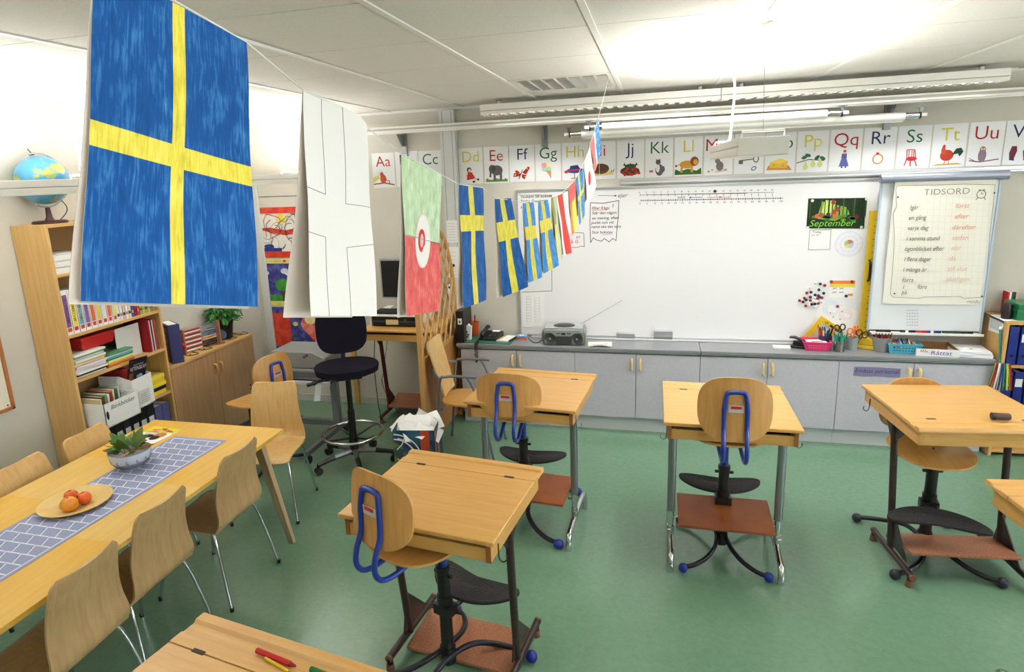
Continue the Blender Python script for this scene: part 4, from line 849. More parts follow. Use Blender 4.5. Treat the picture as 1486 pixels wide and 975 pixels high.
# ================================================================== right-hand bookcase
t = thing('bookcase', 'low birch bookcase of blue binders at the right edge, beyond the worktop', 'bookcase', (3.0, .14, 0))
m = MB(); m.b(-.4, -.38, -.16, .17, 0, 1.01, SHELF); m.build('side_panel', t, bevel=.002); m = MB(); m.b(.38, .4, -.16, .17, 0, 1.01, SHELF); m.build('side_panel', t, bevel=.002)
for z in (.03, .355, .69, 1.01): m = MB(); m.b(-.38 if z < 1 else -.402, .38 if z < 1 else .402, -.16, .165, z, z+.02, BIRCH); m.build('shelf', t, bevel=.002)
m = MB(); m.b(-.38, .38, .16, .17, 0, 1.01, WALL); m.build('back_panel', t, smooth=0)
BB = M('binder_blue', (24, 40, 128), .4); b0 = None
def binder(label, x, y, z, rz, mt, h=.3, w_=.06, d_=.26, group=None, lab=True, name='ring_binder', labz=.2, labh=.07):
    t = thing(name, label, 'binder', (x, y, z), rz, group); m = MB()
    m.b(-w_/2, w_/2, -d_/2, -d_/2+.003, 0, h, mt); m.b(-w_/2, -w_/2+.003, -d_/2, d_/2, 0, h, mt); m.b(w_/2-.003, w_/2, -d_/2, d_/2, 0, h, mt); m.build('cover', t, bevel=.001)
    m = MB(); m.b(-w_/2+.008, w_/2-.01, -d_/2+.01, d_/2-.01, .008, h-.012, PAPER); m.build('papers', t, smooth=0)
    m = MB(); m.tube([(0, -d_/2-.0006, h*.24), (0, -d_/2+.001, h*.24)], .012, BLACK, 16); m.build('finger_hole', t)
    if lab: m = MB(); m.b(-w_*.36, w_*.36, -d_/2-.001, -d_/2+.0005, h*labz, h*labz+labh, PAPER); m.build('spine_label', t, smooth=0)
    return t
for r_, z in enumerate((.71, .375)):
    for k in range(5):
        binder('%s ring binder on the %s shelf of the right-hand bookcase, %s from the left' % ('red' if (r_, k) == (0, 2) else 'blue', ('upper', 'middle')[r_], ('first', 'second', 'third', 'fourth', 'fifth')[k]), 2.66+k*.07, .12, z, 0, BB if (r_, k) != (0, 2) else M('binder_red', (170, 30, 36), .4), h=.285, lab=r_ == 1 or k == 1, labz=.6, labh=.06)
t = thing('carry_case', 'green plastic carry case on top of the right-hand bookcase', 'case', (2.83, .13, 1.03)); GRN = M('green_plastic', (20, 118, 70), .3, coat=.3)
m = MB(); m.b(-.15, .15, -.1, .1, 0, .07, GRN); m.b(-.152, .152, -.102, .102, .07, .08, GRN); m.b(-.15, .15, -.1, .1, .08, .12, GRN); m.build('shell', t, bevel=.012, seg=3)
m = MB(); m.b(-.1, -.06, -.107, -.1, .055, .09, GRN); m.b(.06, .1, -.107, -.1, .055, .09, GRN); m.build('latch', t, bevel=.002)
bkc = [(190, 40, 50), (230, 226, 210), (40, 90, 60), (60, 60, 70), (200, 180, 150)]
for k in range(5):
    m = MB(); m.b(-.006, .006, -.07, .07, 0, .14, ink(*bkc[k])); m.b(-.004, .004, -.068, .071, .003, .1405, PAPER); o = m.build('small_book', bevel=.001); o.location = (2.70+.0135*k, .26, 1.03+.0); o.scale = (1, .5, 1.25); tag(o, ('red', 'cream', 'green', 'dark grey', 'tan')[k]+' small book standing behind the green case', 'book', None)
m = MB(); m.lathe([(.03, 0), (.032, .01), (.032, .1), (.028, .11), (0, .11)], M('dark_jar', (36, 24, 34), .4), 20); o = m.build('dark_jar'); o.location = (2.645, .1, 1.03); tag(o, 'dark round jar left of the green case', 'jar')
m = MB(); m.surf(lambda u, v: (2.585+.12*u-(.0 if v < .5 else 0), .0+.1*u*0+.18*u*0+(.2*u), 1.031+0*v), 1, 1, .001, PAPER)
m = MB(); o_ = (0, 0, 0); m.b(-.02, .16, -.1, .1, 0, .001, PAPER); m.prism([(-.1, 0), (.1, 0), (.1, -.12), (-.1, -.1)], ((-.0205, 0, .0005), (0, 1, 0), (0, 0, 1)), .001, PAPER)
for k in range(8): m.b(-.0218, -.0214, -.08+k*.02, -.07+k*.02, -.09, -.01, ink(170, 180, 186))
o = m.build('draped_sheet', smooth=0); o.location = (2.6185, .12, 1.0305); tag(o, 'printed paper sheet draped over the left top corner of the right-hand bookcase', 'paper')
# striped ribbons and green strap hanging at the end of the worktop
rc = [(40, 120, 96), (200, 190, 70), (150, 30, 50), (226, 226, 220), (40, 60, 120)]
for k in range(6):
    m = MB(); x = -.035+.014*k
    for j in range(3): m.surf(lambda u, v: (x+(v-.5)*.012+(j-1)*.004+(x)*.9*u, -.006*math.sin(u*3)-.004*j-.003*k, -.2*u), 8, 1, .0008, ink(*rc[(k+j) % 5]))
    o = m.build('ribbon', smooth=30); o.location = (2.592, -.045, .735); tag(o, 'striped fabric ribbon hanging in the bunch at the right end of the worktop', 'ribbon', 'striped ribbons at the end of the worktop')
m = MB(); m.tube(smoothpath([(0, 0, .0), (.004, -.01, -.1), (.01, -.02, -.2), (.0, -.035, -.26)], 6), .008, M('green_strap', (50, 140, 120), .6), 8); m.ball((0, 0, .01), .014, PAPER, 10)
o = m.build('green_strap'); o.location = (2.585, .02, .965); tag(o, 'green cord with a white knob hanging against the side of the bookcase', 'cord')
m = MB(); m.ball((0, 0, .05), .05, CREAM, 14, .9); m.lathe([(.02, 0), (.03, .01), (0, .012)], CREAM, 14); 
for k in range(5): m.ball((.045*math.cos(k*1.2), -.02, .05+.04*math.sin(k*1.2)), .018, M('olive_bit', (120, 110, 70), .7), 8)
o = m.build('ornament'); o.location = (2.9, .15, 1.151); tag(o, 'cream knobbly ornament on top of the green case', 'ornament')

# ================================================================== pupils' desks with lids
def desk(label, x, y, rz, style='chrome', z=.9, open_front=True, footz=.27, fb=(.11, .15), W=.68, D=.68, dy=0):
    t = thing('school_desk', label, 'desk', (x, y, 0), rz); h = W/2; g = D/2
    m = MB(); m.b(-h, h, -g, g-.14, z-.02, z, BIRCH); m.build('lid', t, bevel=.004)
    m = MB(); y0 = g-.138
    m.prism([(y0, z-.02), (y0+.138, z-.02), (y0+.138, z-.006), (y0+.13, z+.004), (y0+.098, z+.004), (y0+.09, z-.005), (y0+.05, z-.005), (y0+.045, z), (y0, z)][::1], ((-h, 0, 0), (0, 1, 0), (0, 0, 1)), W, BIRCH)
    m.build('pen_ledge', t, bevel=.0015)
    for s in (-1, 1):
        m = MB(); m.b(s*(h-.12)-.022, s*(h-.12)+.022, y0-.008, y0+.006, z-.001, z+.0016, M('hinge_dark', (60, 52, 44), .5, .6)); m.build('hinge', t)
    sw = h-.03
    for s in (-1, 1):
        m = MB(); m.b(s*sw-.01, s*sw+.01, -g+.02, g-.03, z-.1, z-.02, BIRCHY); m.b(s*sw-.0105, s*sw+.0105, -g+.017, -g+.021, z-.1, z-.021, M('end_grain', (150, 92, 46), .5)); m.build('side_panel', t, bevel=.001)
    m = MB(); m.b(-sw+.01, sw-.01, -g+.022, -g+.038, z-.1, z-.045, BIRCH); m.build('front_rail', t, bevel=.001)
    m = MB(); m.b(-sw+.01, sw-.01, g-.046, g-.03, z-.1, z-.02, BIRCH); m.build('back_panel', t, bevel=.001)
    m = MB(); m.b(-sw+.01, sw-.01, -g+.038, g-.046, z-.1, z-.092, BIRCH); m.build('box_bottom', t, smooth=0)
    cx = h-.055
    lm = CHROME if style == 'chrome' else BROWNM
    for s in (-1, 1):
        m = MB()
        if style == 'chrome':
            m.tube([(s*cx, -.14, .28), (s*cx, -.14, z-.1)], .023, M('column_metal', (150, 154, 158), .28, .85), 14, flat=.75); m.tube([(s*cx, -.14, .13), (s*cx, -.14, .3)], .017, CHROME, 12)
            m.tube([(s*cx, -.14, .13), (s*cx, -.14, .19)], .021, CHROME, 12)
            l = m.build('leg', t)
            m = MB(); m.tube(smoothpath([(s*cx, -.315, 0), (s*cx, -.315, .04), (s*cx, -.295, .085), (s*cx, -.24, .105), (s*cx, -.14, .125), (s*cx, .08, .135), (s*cx, .155, .12), (s*cx, .18, .075), (s*cx, .18, 0)], 5), .0175, CHROME, 12); m.build('foot', t)
            m = MB(); m.tube([(s*(cx-.005), -.14, .24), (s*(cx-.04), -.14, .245)], .008, CHROME, 8); m.tube([(s*(cx), -.16, .17), (s*(cx+.02), -.16, .17)], .008, CHROME, 8); m.build('bolt', t)
        else:
            fy0, fy1 = -.12, .33
            m.tube([(s*(cx-.01), .06, .07), (s*cx, -.02, z-.1)], .018, lm, 12)
            m.prism([(-.0, .1), (.24, .09), (.045, .3)] if s else [], ((s*(cx-.012)-.003, 0, 0), (0, 1, 0), (0, 0, 1)), .006, lm)
            m.prism([(-.13, z-.1), (.13, z-.1), (.02, z-.2), (-.05, z-.2)], ((s*cx-.003, 0, 0), (0, 1, 0), (0, 0, 1)), .006, lm)
            m.build('leg', t)
            m = MB(); m.tube([(s*cx, fy0, .065), (s*cx, fy1, .065)], .017, lm, 12); m.tube([(s*cx, fy0, .065), (s*cx, fy0, .03)], .015, lm, 12); m.tube([(s*cx, fy1-.02, .065), (s*cx, fy1-.02, .03)], .015, lm, 12)
            f = m.build('foot', t)
            CAP = M('tan_rubber', (120, 84, 66), .6)
            for fy in (fy0, fy1-.02):
                m = MB(); m.lathe([(.02, 0), (.018, .035), (0, .035)], CAP, 14, (s*cx, fy, 0)); m.build('rubber_tip', f)
            m = MB(); m.tube([(s*cx, fy1, .065), (s*cx, fy1+.012, .065)], .018, CAP, 12); m.tube([(s*cx, fy0-.012, .065), (s*cx, fy0, .065)], .018, CAP, 12); m.build('end_cap', f)
    m = MB()
    if style == 'chrome': m.prism([(-.3, footz), (.0, footz+.035), (.0, footz+.05), (-.3, footz+.015)], ((-cx+.035, 0, 0), (0, 1, 0), (0, 0, 1)), 2*cx-.07, FOOTB)
    else: m.prism([(.0+dy, fb[0]), (.26+dy, fb[1]), (.26+dy, fb[1]+.016), (.0+dy, fb[0]+.016)], ((-cx+.02, 0, 0), (0, 1, 0), (0, 0, 1)), 2*cx-.04, FOOTS)
    m.build('footboard', t, bevel=.002)
    for s in (-1, 1):
        m = MB(); hy = -g+.09; m.tube(smoothpath([(s*(sw+.012), hy, z-.06), (s*(sw+.014), hy, z-.12), (s*(sw+.03), hy, z-.135), (s*(sw+.045), hy, z-.12), (s*(sw+.04), hy, z-.105)], 5), .003, STEEL if style == 'chrome' else lm, 6); m.build('bag_hook', t)
    return t
dA = desk('chrome-legged school desk nearest the lattice screen, left one of the far row', -.572, -1.488, R(-5))
dC = desk('chrome-legged school desk in the middle of the room facing the whiteboard, stool square behind it', .553, -1.606, R(0))
dB = desk('brown-framed school desk in the foreground left of centre, right of the dining table', -.70, -2.84, R(-7.2), 'brown', D=.64, fb=(.02, .04))
dD = desk('brown-framed school desk on the right turned towards the photographer, roller lying on it', 1.735, -1.47, R(186), 'brown')
dE = desk('school desk cut off by the bottom edge of the picture, with pencils on it', -.927, -4.13, R(-9), 'chrome')
dF = desk('school desk cut off at the right edge of the picture, chrome leg in front', 1.873, -2.656, R(7), 'chrome')
# things in the open shelves under the lids
for (x, y, rz, l, c, w_, h_) in ((-.40, -1.66, R(-5), 'blue book lying inside the left far desk, seen through its front slot', (50, 90, 130), .2, .025), (.80, -1.78, 0, 'dark blue checked book lying inside the middle desk, seen through its slot', (50, 60, 100), .16, .02), (.36, -1.78, 0, 'white papers lying inside the middle desk at the left', (220, 222, 226), .17, .012)):
    m = MB(); m.b(-w_/2, w_/2, -.11, .11, 0, h_, ink(*c)); m.b(-w_/2+.002, w_/2-.0, -.1105, .1, .003, h_-.003, PAPER); o = m.build('book', bevel=.001); o.location = (x, y, .808); o.rotation_euler = (0, 0, rz); tag(o, l, 'book')
# roller / cylinder on the right desk
t = thing('pencil_sharpener', 'small dark brown cylinder lying on the right-hand desk', 'sharpener', (onZ(1450, 609, .905)))
m = MB(); m.tube([(-.02, 0, .018), (.04, 0, .018)], .018, M('cyl_brown', (70, 44, 36), .35, coat=.3), 18); m.build('body', t, bevel=.002); m = MB(); m.tube([(-.036, 0, .018), (-.02, 0, .018)], .0185, BLACK, 18); m.tube([(.04, 0, .018), (.044, 0, .018)], .016, BLACK, 18); m.build('cap', t, bevel=.001)
# pencils on desk E
p0, p1 = onZ(373, 944, .905), onZ(429, 967, .905)
pen('red_pencil', 'thick red pencil in the ledge of the desk at the bottom edge', (p0.x, p0.y, .906), (p1.x, p1.y, .906), (196, 40, 36), .008, cat='pencil')
p0, p1 = onZ(385, 957, .9), onZ(425, 980, .9)
pen('yellow_pencil', 'thin yellow pencil beside the thick red one on the desk at the bottom edge', (p0.x, p0.y, .9055), (p1.x, p1.y, .9055), (226, 190, 50), .0045, cat='pencil')
p0, p1 = onZ(451, 971, .905), onZ(500, 990, .905)
pen('green_pencil', 'thick green pencil right of the red one at the bottom edge of the picture', (p0.x, p0.y, .906), (p1.x, p1.y, .906), (30, 110, 60), .008, cat='pencil')

# ================================================================== pupils' swivel stools
BALLM = M('blue_ball', (24, 40, 140), .45)
def stool(label, x, y, rz, sz=.765, foot=.33, ballm=None, frot=0, bz=0, brot=0, rx=.18, ry=.165, bs=1, so=-.055):
    t = thing('swivel_stool', label, 'chair', (x, y, 0), rz)
    m = MB(); m.M = Matrix.Translation((0, so, 0))
    m.shell(.2, .2, .011, lambda a, b: sz+.006+.012*(a/.2)**2-.02*max(0, b/.2)**2+.008*max(0, -b/.2)**2, BIRCHY, pw=2.7)
    m.build('seat', t, smooth=50)
    BY = -.335; zb = sz+.25+bz
    T = Matrix.Translation((0, BY, zb)) @ Matrix.Rotation(R(90-6), 4, 'X')
    m = MB(); m.shell(rx, ry, .011, lambda a, b: -.05*(a/.18)**2+.03, PLY, pw=2.8, T=T); m.build('backrest', t, smooth=50)
    m = MB(); zc = sz+bz; zt = zb+ry*.58
    for s in (-1, 1):
        pts = [(s*.048, BY-.028, zt-.025), (s*.055, BY-.035, zt-.09), (s*.055, BY-.04, zc+.16), (s*.055, BY-.07, zc+.09), (s*.055, BY-.078, zc+.03), (s*.055, BY-.05, zc-.015), (s*.055, BY+.01, zc-.03), (s*.055, -.22, sz-.03), (s*.055, -.08, sz-.012)]
        m.tube(smoothpath(pts, 6), .0115, BLUE, 10)
    m.tube(smoothpath([(-.048, BY-.028, zt-.027), (-.04, BY-.027, zt-.005), (0, BY-.026, zt), (.04, BY-.027, zt-.005), (.048, BY-.028, zt-.027)], 5), .0115, BLUE, 10)
    m.build('back_tube', t)
    m = MB(); m.bc((0, BY-.035, zt-.085), (.075, .004, .036), M('label_grey', (190, 190, 190), .4)); m.bc((0, BY-.038, zt-.077), (.05, .003, .014), M('label_red', (200, 40, 40), .4)); m.build('maker_label', t)
    m = MB(); m.tube([(0, 0, .45), (0, 0, sz-.015)], .021, BLUE, 16)
    for k in range(4): m.tube([(0, -.0205, .56+k*.035), (0, -.022, .56+k*.035)], .007, BLACK, 10)
    m.bc((0, -.05, sz-.012), (.13, .2, .01), BLACK); m.build('inner_post', t)
    m = MB(); m.tube([(0, 0, .06), (0, 0, .54)], .029, BLACK, 18); m.tube([(0, 0, .525), (0, 0, .545)], .033, BLACK, 18); m.tube([(0, 0, foot+.03), (0, 0, foot+.07)], .035, BLACK, 18); m.bc((.0, .0, .505), (.1, .012, .014), BLACK)
    for k in range(5): m.tube([(0, -.0285, .2+k*.06), (0, -.0295, .2+k*.06)], .006, RUBBER, 8)
    m.build('outer_post', t)
    fr = MB(); fr.M = Matrix.Rotation(frot, 4, 'Z'); n = 44
    def kp(k, sc=1):
        a = 2*math.pi*k/n; c, d = math.cos(a), math.sin(a); x_ = .235*c*sc; y_ = .098*d*sc*(1+.12*abs(c))
        return (x_, .165+y_+.075*(x_/.235)**2-(.02*sc if d > 0 else 0)*(1-abs(c)))
    fr.prism([kp(k) for k in range(n)], ((0, 0, foot), (1, 0, 0), (0, 1, 0)), .016, RUBBER)
    fr.build('foot_plate', t, bevel=.003)
    fr = MB(); fr.M = Matrix.Rotation(frot, 4, 'Z')
    for q_ in range(7): fr.tube([(*kp(k, .93-.12*q_), foot+.016) for k in range(n)], .002, RUBBER, 5, closed=True)
    fr.build('plate_ribs', t)
    m = MB(); m.M = Matrix.Rotation(frot, 4, 'Z')
    for s in (-1, 1): m.tube([(s*.03, 0, foot-.0), (s*.03, .19, foot-.008)], .011, BLACK, 8)
    m.bc((0, 0, foot+.0), (.09, .06, .05), BLACK); m.build('plate_bracket', t)
    Rb = Matrix.Rotation(brot, 4, 'Z') @ Matrix.Diagonal((bs, bs, 1, 1))
    for sx in (-1, 1):
        for sy in (-1, 1):
            m = MB(); m.M = Rb
            m.tube(smoothpath([(sx*.03, 0, .1), (sx*.034, sy*.06, .1), (sx*.055, sy*.14, .088), (sx*.11, sy*.215, .062), (sx*.18, sy*.265, .042), (sx*.24, sy*.285, .032)], 6), .0135, M('base_tube', (34, 34, 42), .4, .4), 10)
            l = m.build('base_arm', t); m = MB(); m.M = Rb; m.ball((sx*.252, sy*.288, .028), .028, ballm or BALLM, 16); m.build('ball_foot', l)
    m = MB(); m.tube([(0, 0, .055), (0, 0, .135)], .036, BLACK, 16); m.build('hub', t)
    return t
stool('blue-tubed plywood stool at the left far desk, by the lattice screen', -.65, -1.47, R(-3), rx=.197, ry=.128, bz=-.055, bs=1.15, so=-.09)
stool('blue-tubed plywood stool square behind the middle desk', .556, -1.66, R(0), bs=.88)
stool('blue-tubed plywood stool turned sideways at the foreground desk', -.73, -2.87, R(-25), sz=.74, frot=R(4), ry=.15, bz=-.01, so=-.12, brot=R(-4))
stool('plywood stool on the far side of the right-hand desk, seat under its box', 1.67, -1.455, R(183), sz=.6, foot=.3, frot=R(-12), ballm=M('dark_ball', (40, 40, 52), .5), bz=-.08)
stool('plywood stool with blue tube behind the end chair of the dining table', -2.94, -1.08, R(72), sz=.545, foot=.25)

# ================================================================== dining table
TX0, TX1, TY0, TY1, TZ = -2.975, -2.03, -3.97, -2.02, .745
t = thing('dining_table', 'long yellow birch table with slanting legs, blue runner on it', 'table', ((TX0+TX1)/2, (TY0+TY1)/2, 0), 0)
hx, hy = (TX1-TX0)/2, (TY1-TY0)/2
m = MB()
for (a, b_, c, d, mt) in ((-hx, 0, hy-.55, hy, TABA), (0, hx, hy-.75, hy, TABA), (-hx, 0, hy-1.0, hy-.55, TABB), (0, hx, hy-1.25, hy-.75, TABB), (-hx, 0, -hy, hy-1.0, TABA), (0, hx, -hy, hy-1.25, TABA)):
    m.b(a, b_, c, d, TZ-.022, TZ, mt)
m.build('tabletop', t)
LEGW = wood('leg_birch', (196, 170, 134), (176, 148, 112), 'z', .5)
for sx in (-1, 1):
    for sy in (-1, 1):
        m = MB(); a = Vector((sx*(hx-.09), sy*(hy-.14), TZ-.03)); b_ = Vector((sx*(hx+.0), sy*(hy-.05), 0))
        v = [a+Vector((p, q_, 0)) for p, q_ in ((-.03, -.022), (.03, -.022), (.03, .022), (-.03, .022))]+[b_+Vector((p, q_, 0)) for p, q_ in ((-.018, -.014), (.018, -.014), (.018, .014), (-.018, .014))]
        m.add(v, [(0, 1, 2, 3), (7, 6, 5, 4), (0, 4, 5, 1), (1, 5, 6, 2), (2, 6, 7, 3), (3, 7, 4, 0)], LEGW); m.build('leg', t, bevel=.003)
m = MB()
for s in (-1, 1): m.b(s*(hx-.1)-.009, s*(hx-.1)+.009, -hy+.15, hy-.15, TZ-.085, TZ-.022, LEGW); m.b(-hx+.1, hx-.1, s*(hy-.15)-.009, s*(hy-.15)+.009, TZ-.085, TZ-.022, LEGW)
m.build('apron', t, bevel=.002)
# runner
RUN = M('runner_blue', (146, 154, 188), .85, spec=.2); RW = M('runner_white', (224, 226, 232), .85, spec=.2); RD_ = M('runner_dot', (40, 44, 60), .85)
t = MB(); rl, rw2 = 1.66, .37
t.b(-rw2/2, rw2/2, -rl/2, rl/2, 0, .0015, RUN)
nl = 26
for k in range(nl):
    y = rl/2-.03-k*(rl-.06)/(nl-1)
    for j in range(4):
        x0 = -rw2/2+.018+j*(rw2-.036)/4; x1 = x0+(rw2-.036)/4
        yy = y+(0 if True else 0)
        t.b(x0, x1-.006, y-.0032, y+.0032, .0012, .0018, RW)
        t.b(x0-.002, x0+.002, y-.022, y-.018, .0012, .0019, RD_)
    if k < nl-1:
        st = (rl-.06)/(nl-1)
        for j in range(5):
            x0 = -rw2/2+.018+j*(rw2-.036)/4
            t.add([(x0-.0028, y, .0018), (x0+.0028, y, .0018), (x0+.0028+(.03 if j < 4 else 0), y-st, .0018), (x0-.0028+(.03 if j < 4 else 0), y-st, .0018)], [(0, 3, 2, 1)], RW)
o = t.build('table_runner', smooth=0); o.location = (-2.47, -2.235-rl/2, TZ+.0005); o.rotation_euler = (0, 0, R(-1)); tag(o, 'blue-grey table runner with a white zigzag grid along the dining table', 'table runner')
# bowl of leaves
BOWL = M('bowl_glaze', (198, 208, 220), .25, coat=.5); BLN = M('bowl_line', (80, 84, 84), .4)
t = thing('leaf_bowl', 'pale blue striped bowl on the table runner holding maple leaves', 'bowl', (-2.57, -2.635, TZ+.002)); m = MB()
m.lathe([(.052, 0), (.055, .006), (.085, .035), (.1, .06), (.106, .1), (.102, .1), (.096, .06), (.08, .036), (.05, .01), (0, .01)], BOWL, 36)
m.build('bowl', t)
m = MB()
for z, r_ in ((.016, .0665), (.023, .0745), (.03, .0815), (.037, .0875), (.044, .092)):
    m.tube([(r_*math.cos(i*.1745), r_*math.sin(i*.1745), z) for i in range(36)], .0012, BLN, 5, closed=True)
for k in range(13):
    a = k*2*math.pi/13; r_ = .101
    m.tube([(r_*math.cos(a+.1*math.cos(i*.7)*(i/8)), r_*math.sin(a+.1*math.cos(i*.7)*(i/8)), .064+.011*math.sin(i*.7)*(i/8)) for i in range(9)], .0016, M('bowl_brown', (110, 90, 80), .4), 5)
m.build('painted_lines', t)
LC_ = [((60, 112, 40), 'dark green'), ((96, 142, 50), 'green'), ((170, 76, 40), 'rust red'), ((226, 150, 44), 'orange yellow'), ((50, 100, 34), 'deep green')]
for k in range(11):
    a = k*.571+.3; c, cn = LC_[[3, 4, 0, 4, 1, 0, 4, 1, 0, 3, 4][k]]
    th_ = M('leaf_'+cn, c, .55)
    mt = noise_mat('leafn_'+cn, c, LC_[2][0] if cn != 'orange yellow' else (120, 130, 40), (1, 1, 1), 22, .55, lo=.5, hi=.72)
    m = MB(); pts = [(0, 0)]
    lob = [(-150, .3), (-115, .55), (-88, .72), (-76, .52), (-50, .95), (-30, .62), (-14, .85), (0, 1.1), (14, .85), (30, .62), (50, .95), (76, .52), (88, .72), (115, .55), (150, .3)]
    sc = rnd.uniform(.06, .074); pts = [(sc*r_*math.sin(R(g_)), sc*(.35+r_*math.cos(R(g_)))) for g_, r_ in lob][::-1]
    ctr = (0, sc*.25, .0); n = len(pts)
    def bend(p): return (p[0], p[1], .012*math.sin(p[0]*40+k)-.25*(p[1]**2)/sc*.6)
    vs = [bend(ctr)]+[bend(p) for p in pts]; vs2 = [(x, y, z-.0008) for x, y, z in vs]
    m.add(vs+vs2, [(0, i+1, (i+1) % n+1) for i in range(n)]+[(n+1, n+1+(i+1) % n+1, n+1+i+1) for i in range(n)]+[(i+1, n+1+i+1, n+1+(i+1) % n+1, (i+1) % n+1) for i in range(n)], mt)
    m.tube([(0, 0, .001), (0, -.04, -.004)], .0012, ink(150, 110, 50), 5)
    o = m.build('maple_leaf', smooth=60); o.location = (-2.57+.04*math.cos(a), -2.635+.04*math.sin(a), TZ+.098+.006*(k % 3)); o.rotation_euler = (R(28+20*(k % 3)), R(8*((k*5) % 4-1)), a-math.pi/2)
    tag(o, cn+' maple leaf lying in the striped bowl on the table', 'leaf', cn+' maple leaves in the striped bowl')
# plate with oranges
t = thing('wooden_plate', 'round pale wooden plate on the table runner carrying citrus fruit', 'plate', (-2.525, -3.03, TZ+.002)); m = MB()
m.lathe([(.06, 0), (.1, .004), (.155, .018), (.158, .022), (.15, .022), (.1, .009), (0, .007)], noise_mat('plate_wood', (226, 196, 130), (212, 176, 106), (1, 1, 1), 8, .5), 48); m.build('dish', t)
m = MB(); 
for r_ in (.07, .1, .125): m.tube([(r_*math.cos(i*.131), r_*math.sin(i*.131), .0068+max(0, r_-.1)*.26+.0016) for i in range(48)], .0006, ink(190, 150, 90), 4, closed=True)
m.build('turned_rings', t)
ORG = noise_mat('orange_peel', (232, 150, 30), (226, 136, 22), (1, 1, 1), 200, .4, bump=.4, coat=.2); TAN = noise_mat('tangerine_peel', (226, 100, 24), (216, 84, 18), (1, 1, 1), 200, .4, bump=.4, coat=.2)
for u, v, r_, mt, l in ((100, 731, .038, ORG, 'large yellow-orange fruit at the front of the wooden plate'), (122, 722, .032, TAN, 'deep orange tangerine with a small sticker on the wooden plate'), (103, 719, .031, TAN, 'tangerine at the back of the wooden plate, half hidden by the large orange')):
    p = onZ(u, v, TZ+.008+r_); t = thing('orange' if mt is ORG else 'tangerine', l, 'fruit', (p.x, p.y, TZ+.009)); m = MB(); m.ball((0, 0, r_*.93), r_, mt, 28, .93); m.build('fruit', t)
    m = MB(); m.lathe([(.004, 0), (.003, .002), (0, .0022)], M('fruit_stem', (50, 60, 24), .8), 8, (0.004, -.004, r_*1.855)); m.build('stem', t)
    if 'sticker' in l: m = MB(); m.lathe([(.006, 0), (0, .0006)], ink(20, 30, 20), 12, T=Matrix.Translation((-r_*.35, -r_*.75, r_*1.45)) @ Matrix.Rotation(R(60), 4, 'X') @ Matrix.Rotation(R(-20), 4, 'Y')); m.build('sticker', t)
# magazine
t = thing('magazine', 'magazine with a cow picture lying at the far left of the dining table', 'magazine', (-2.79, -2.27, TZ), R(-6)); m = MB()
m.b(-.11, .11, -.14, .14, 0, .004, PAPER); f = ((0, 0, .0046), (1, 0, 0), (0, 1, 0))
NN = (0, 0, 1)
pol(m, [(-.11, .045), (.11, .075), (.11, .14), (-.11, .14)], ink(230, 210, 40), 1, f); ell(m, -.02, .02, .06, .05, ink(226, 210, 196), 1, f); ell(m, -.02, .0, .045, .026, ink(30, 26, 30), 2, f, .3); ell(m, .05, .03, .04, .04, ink(190, 120, 90), 2, f)
ell(m, -.04, .09, .03, .014, ink(220, 110, 120), 3, f); ell(m, .03, .1, .035, .014, ink(220, 110, 120), 3, f); ell(m, .05, -.01, .03, .03, ink(40, 20, 24), 3, f)
for k, (x, y) in enumerate(((-.1, -.12), (-.1, -.1))): m.text('KAMRAT' if k == 0 else 'Posten', .03, ((x, y, .0048), (1, 0, 0), (0, 1, 0)), ink(190, 40, 60), bold=.03)
m.text('PÅ', .035, ((-.02, .1, .005), (1, 0, 0), (0, 1, 0)), ink(20, 20, 20), bold=.03); m.text('bete', .028, ((.04, .085, .005), (1, 0, 0), (0, 1, 0)), ink(20, 20, 20), bold=.03)
m.build('cover', t, smooth=0)
NN = (0, -1, 0)

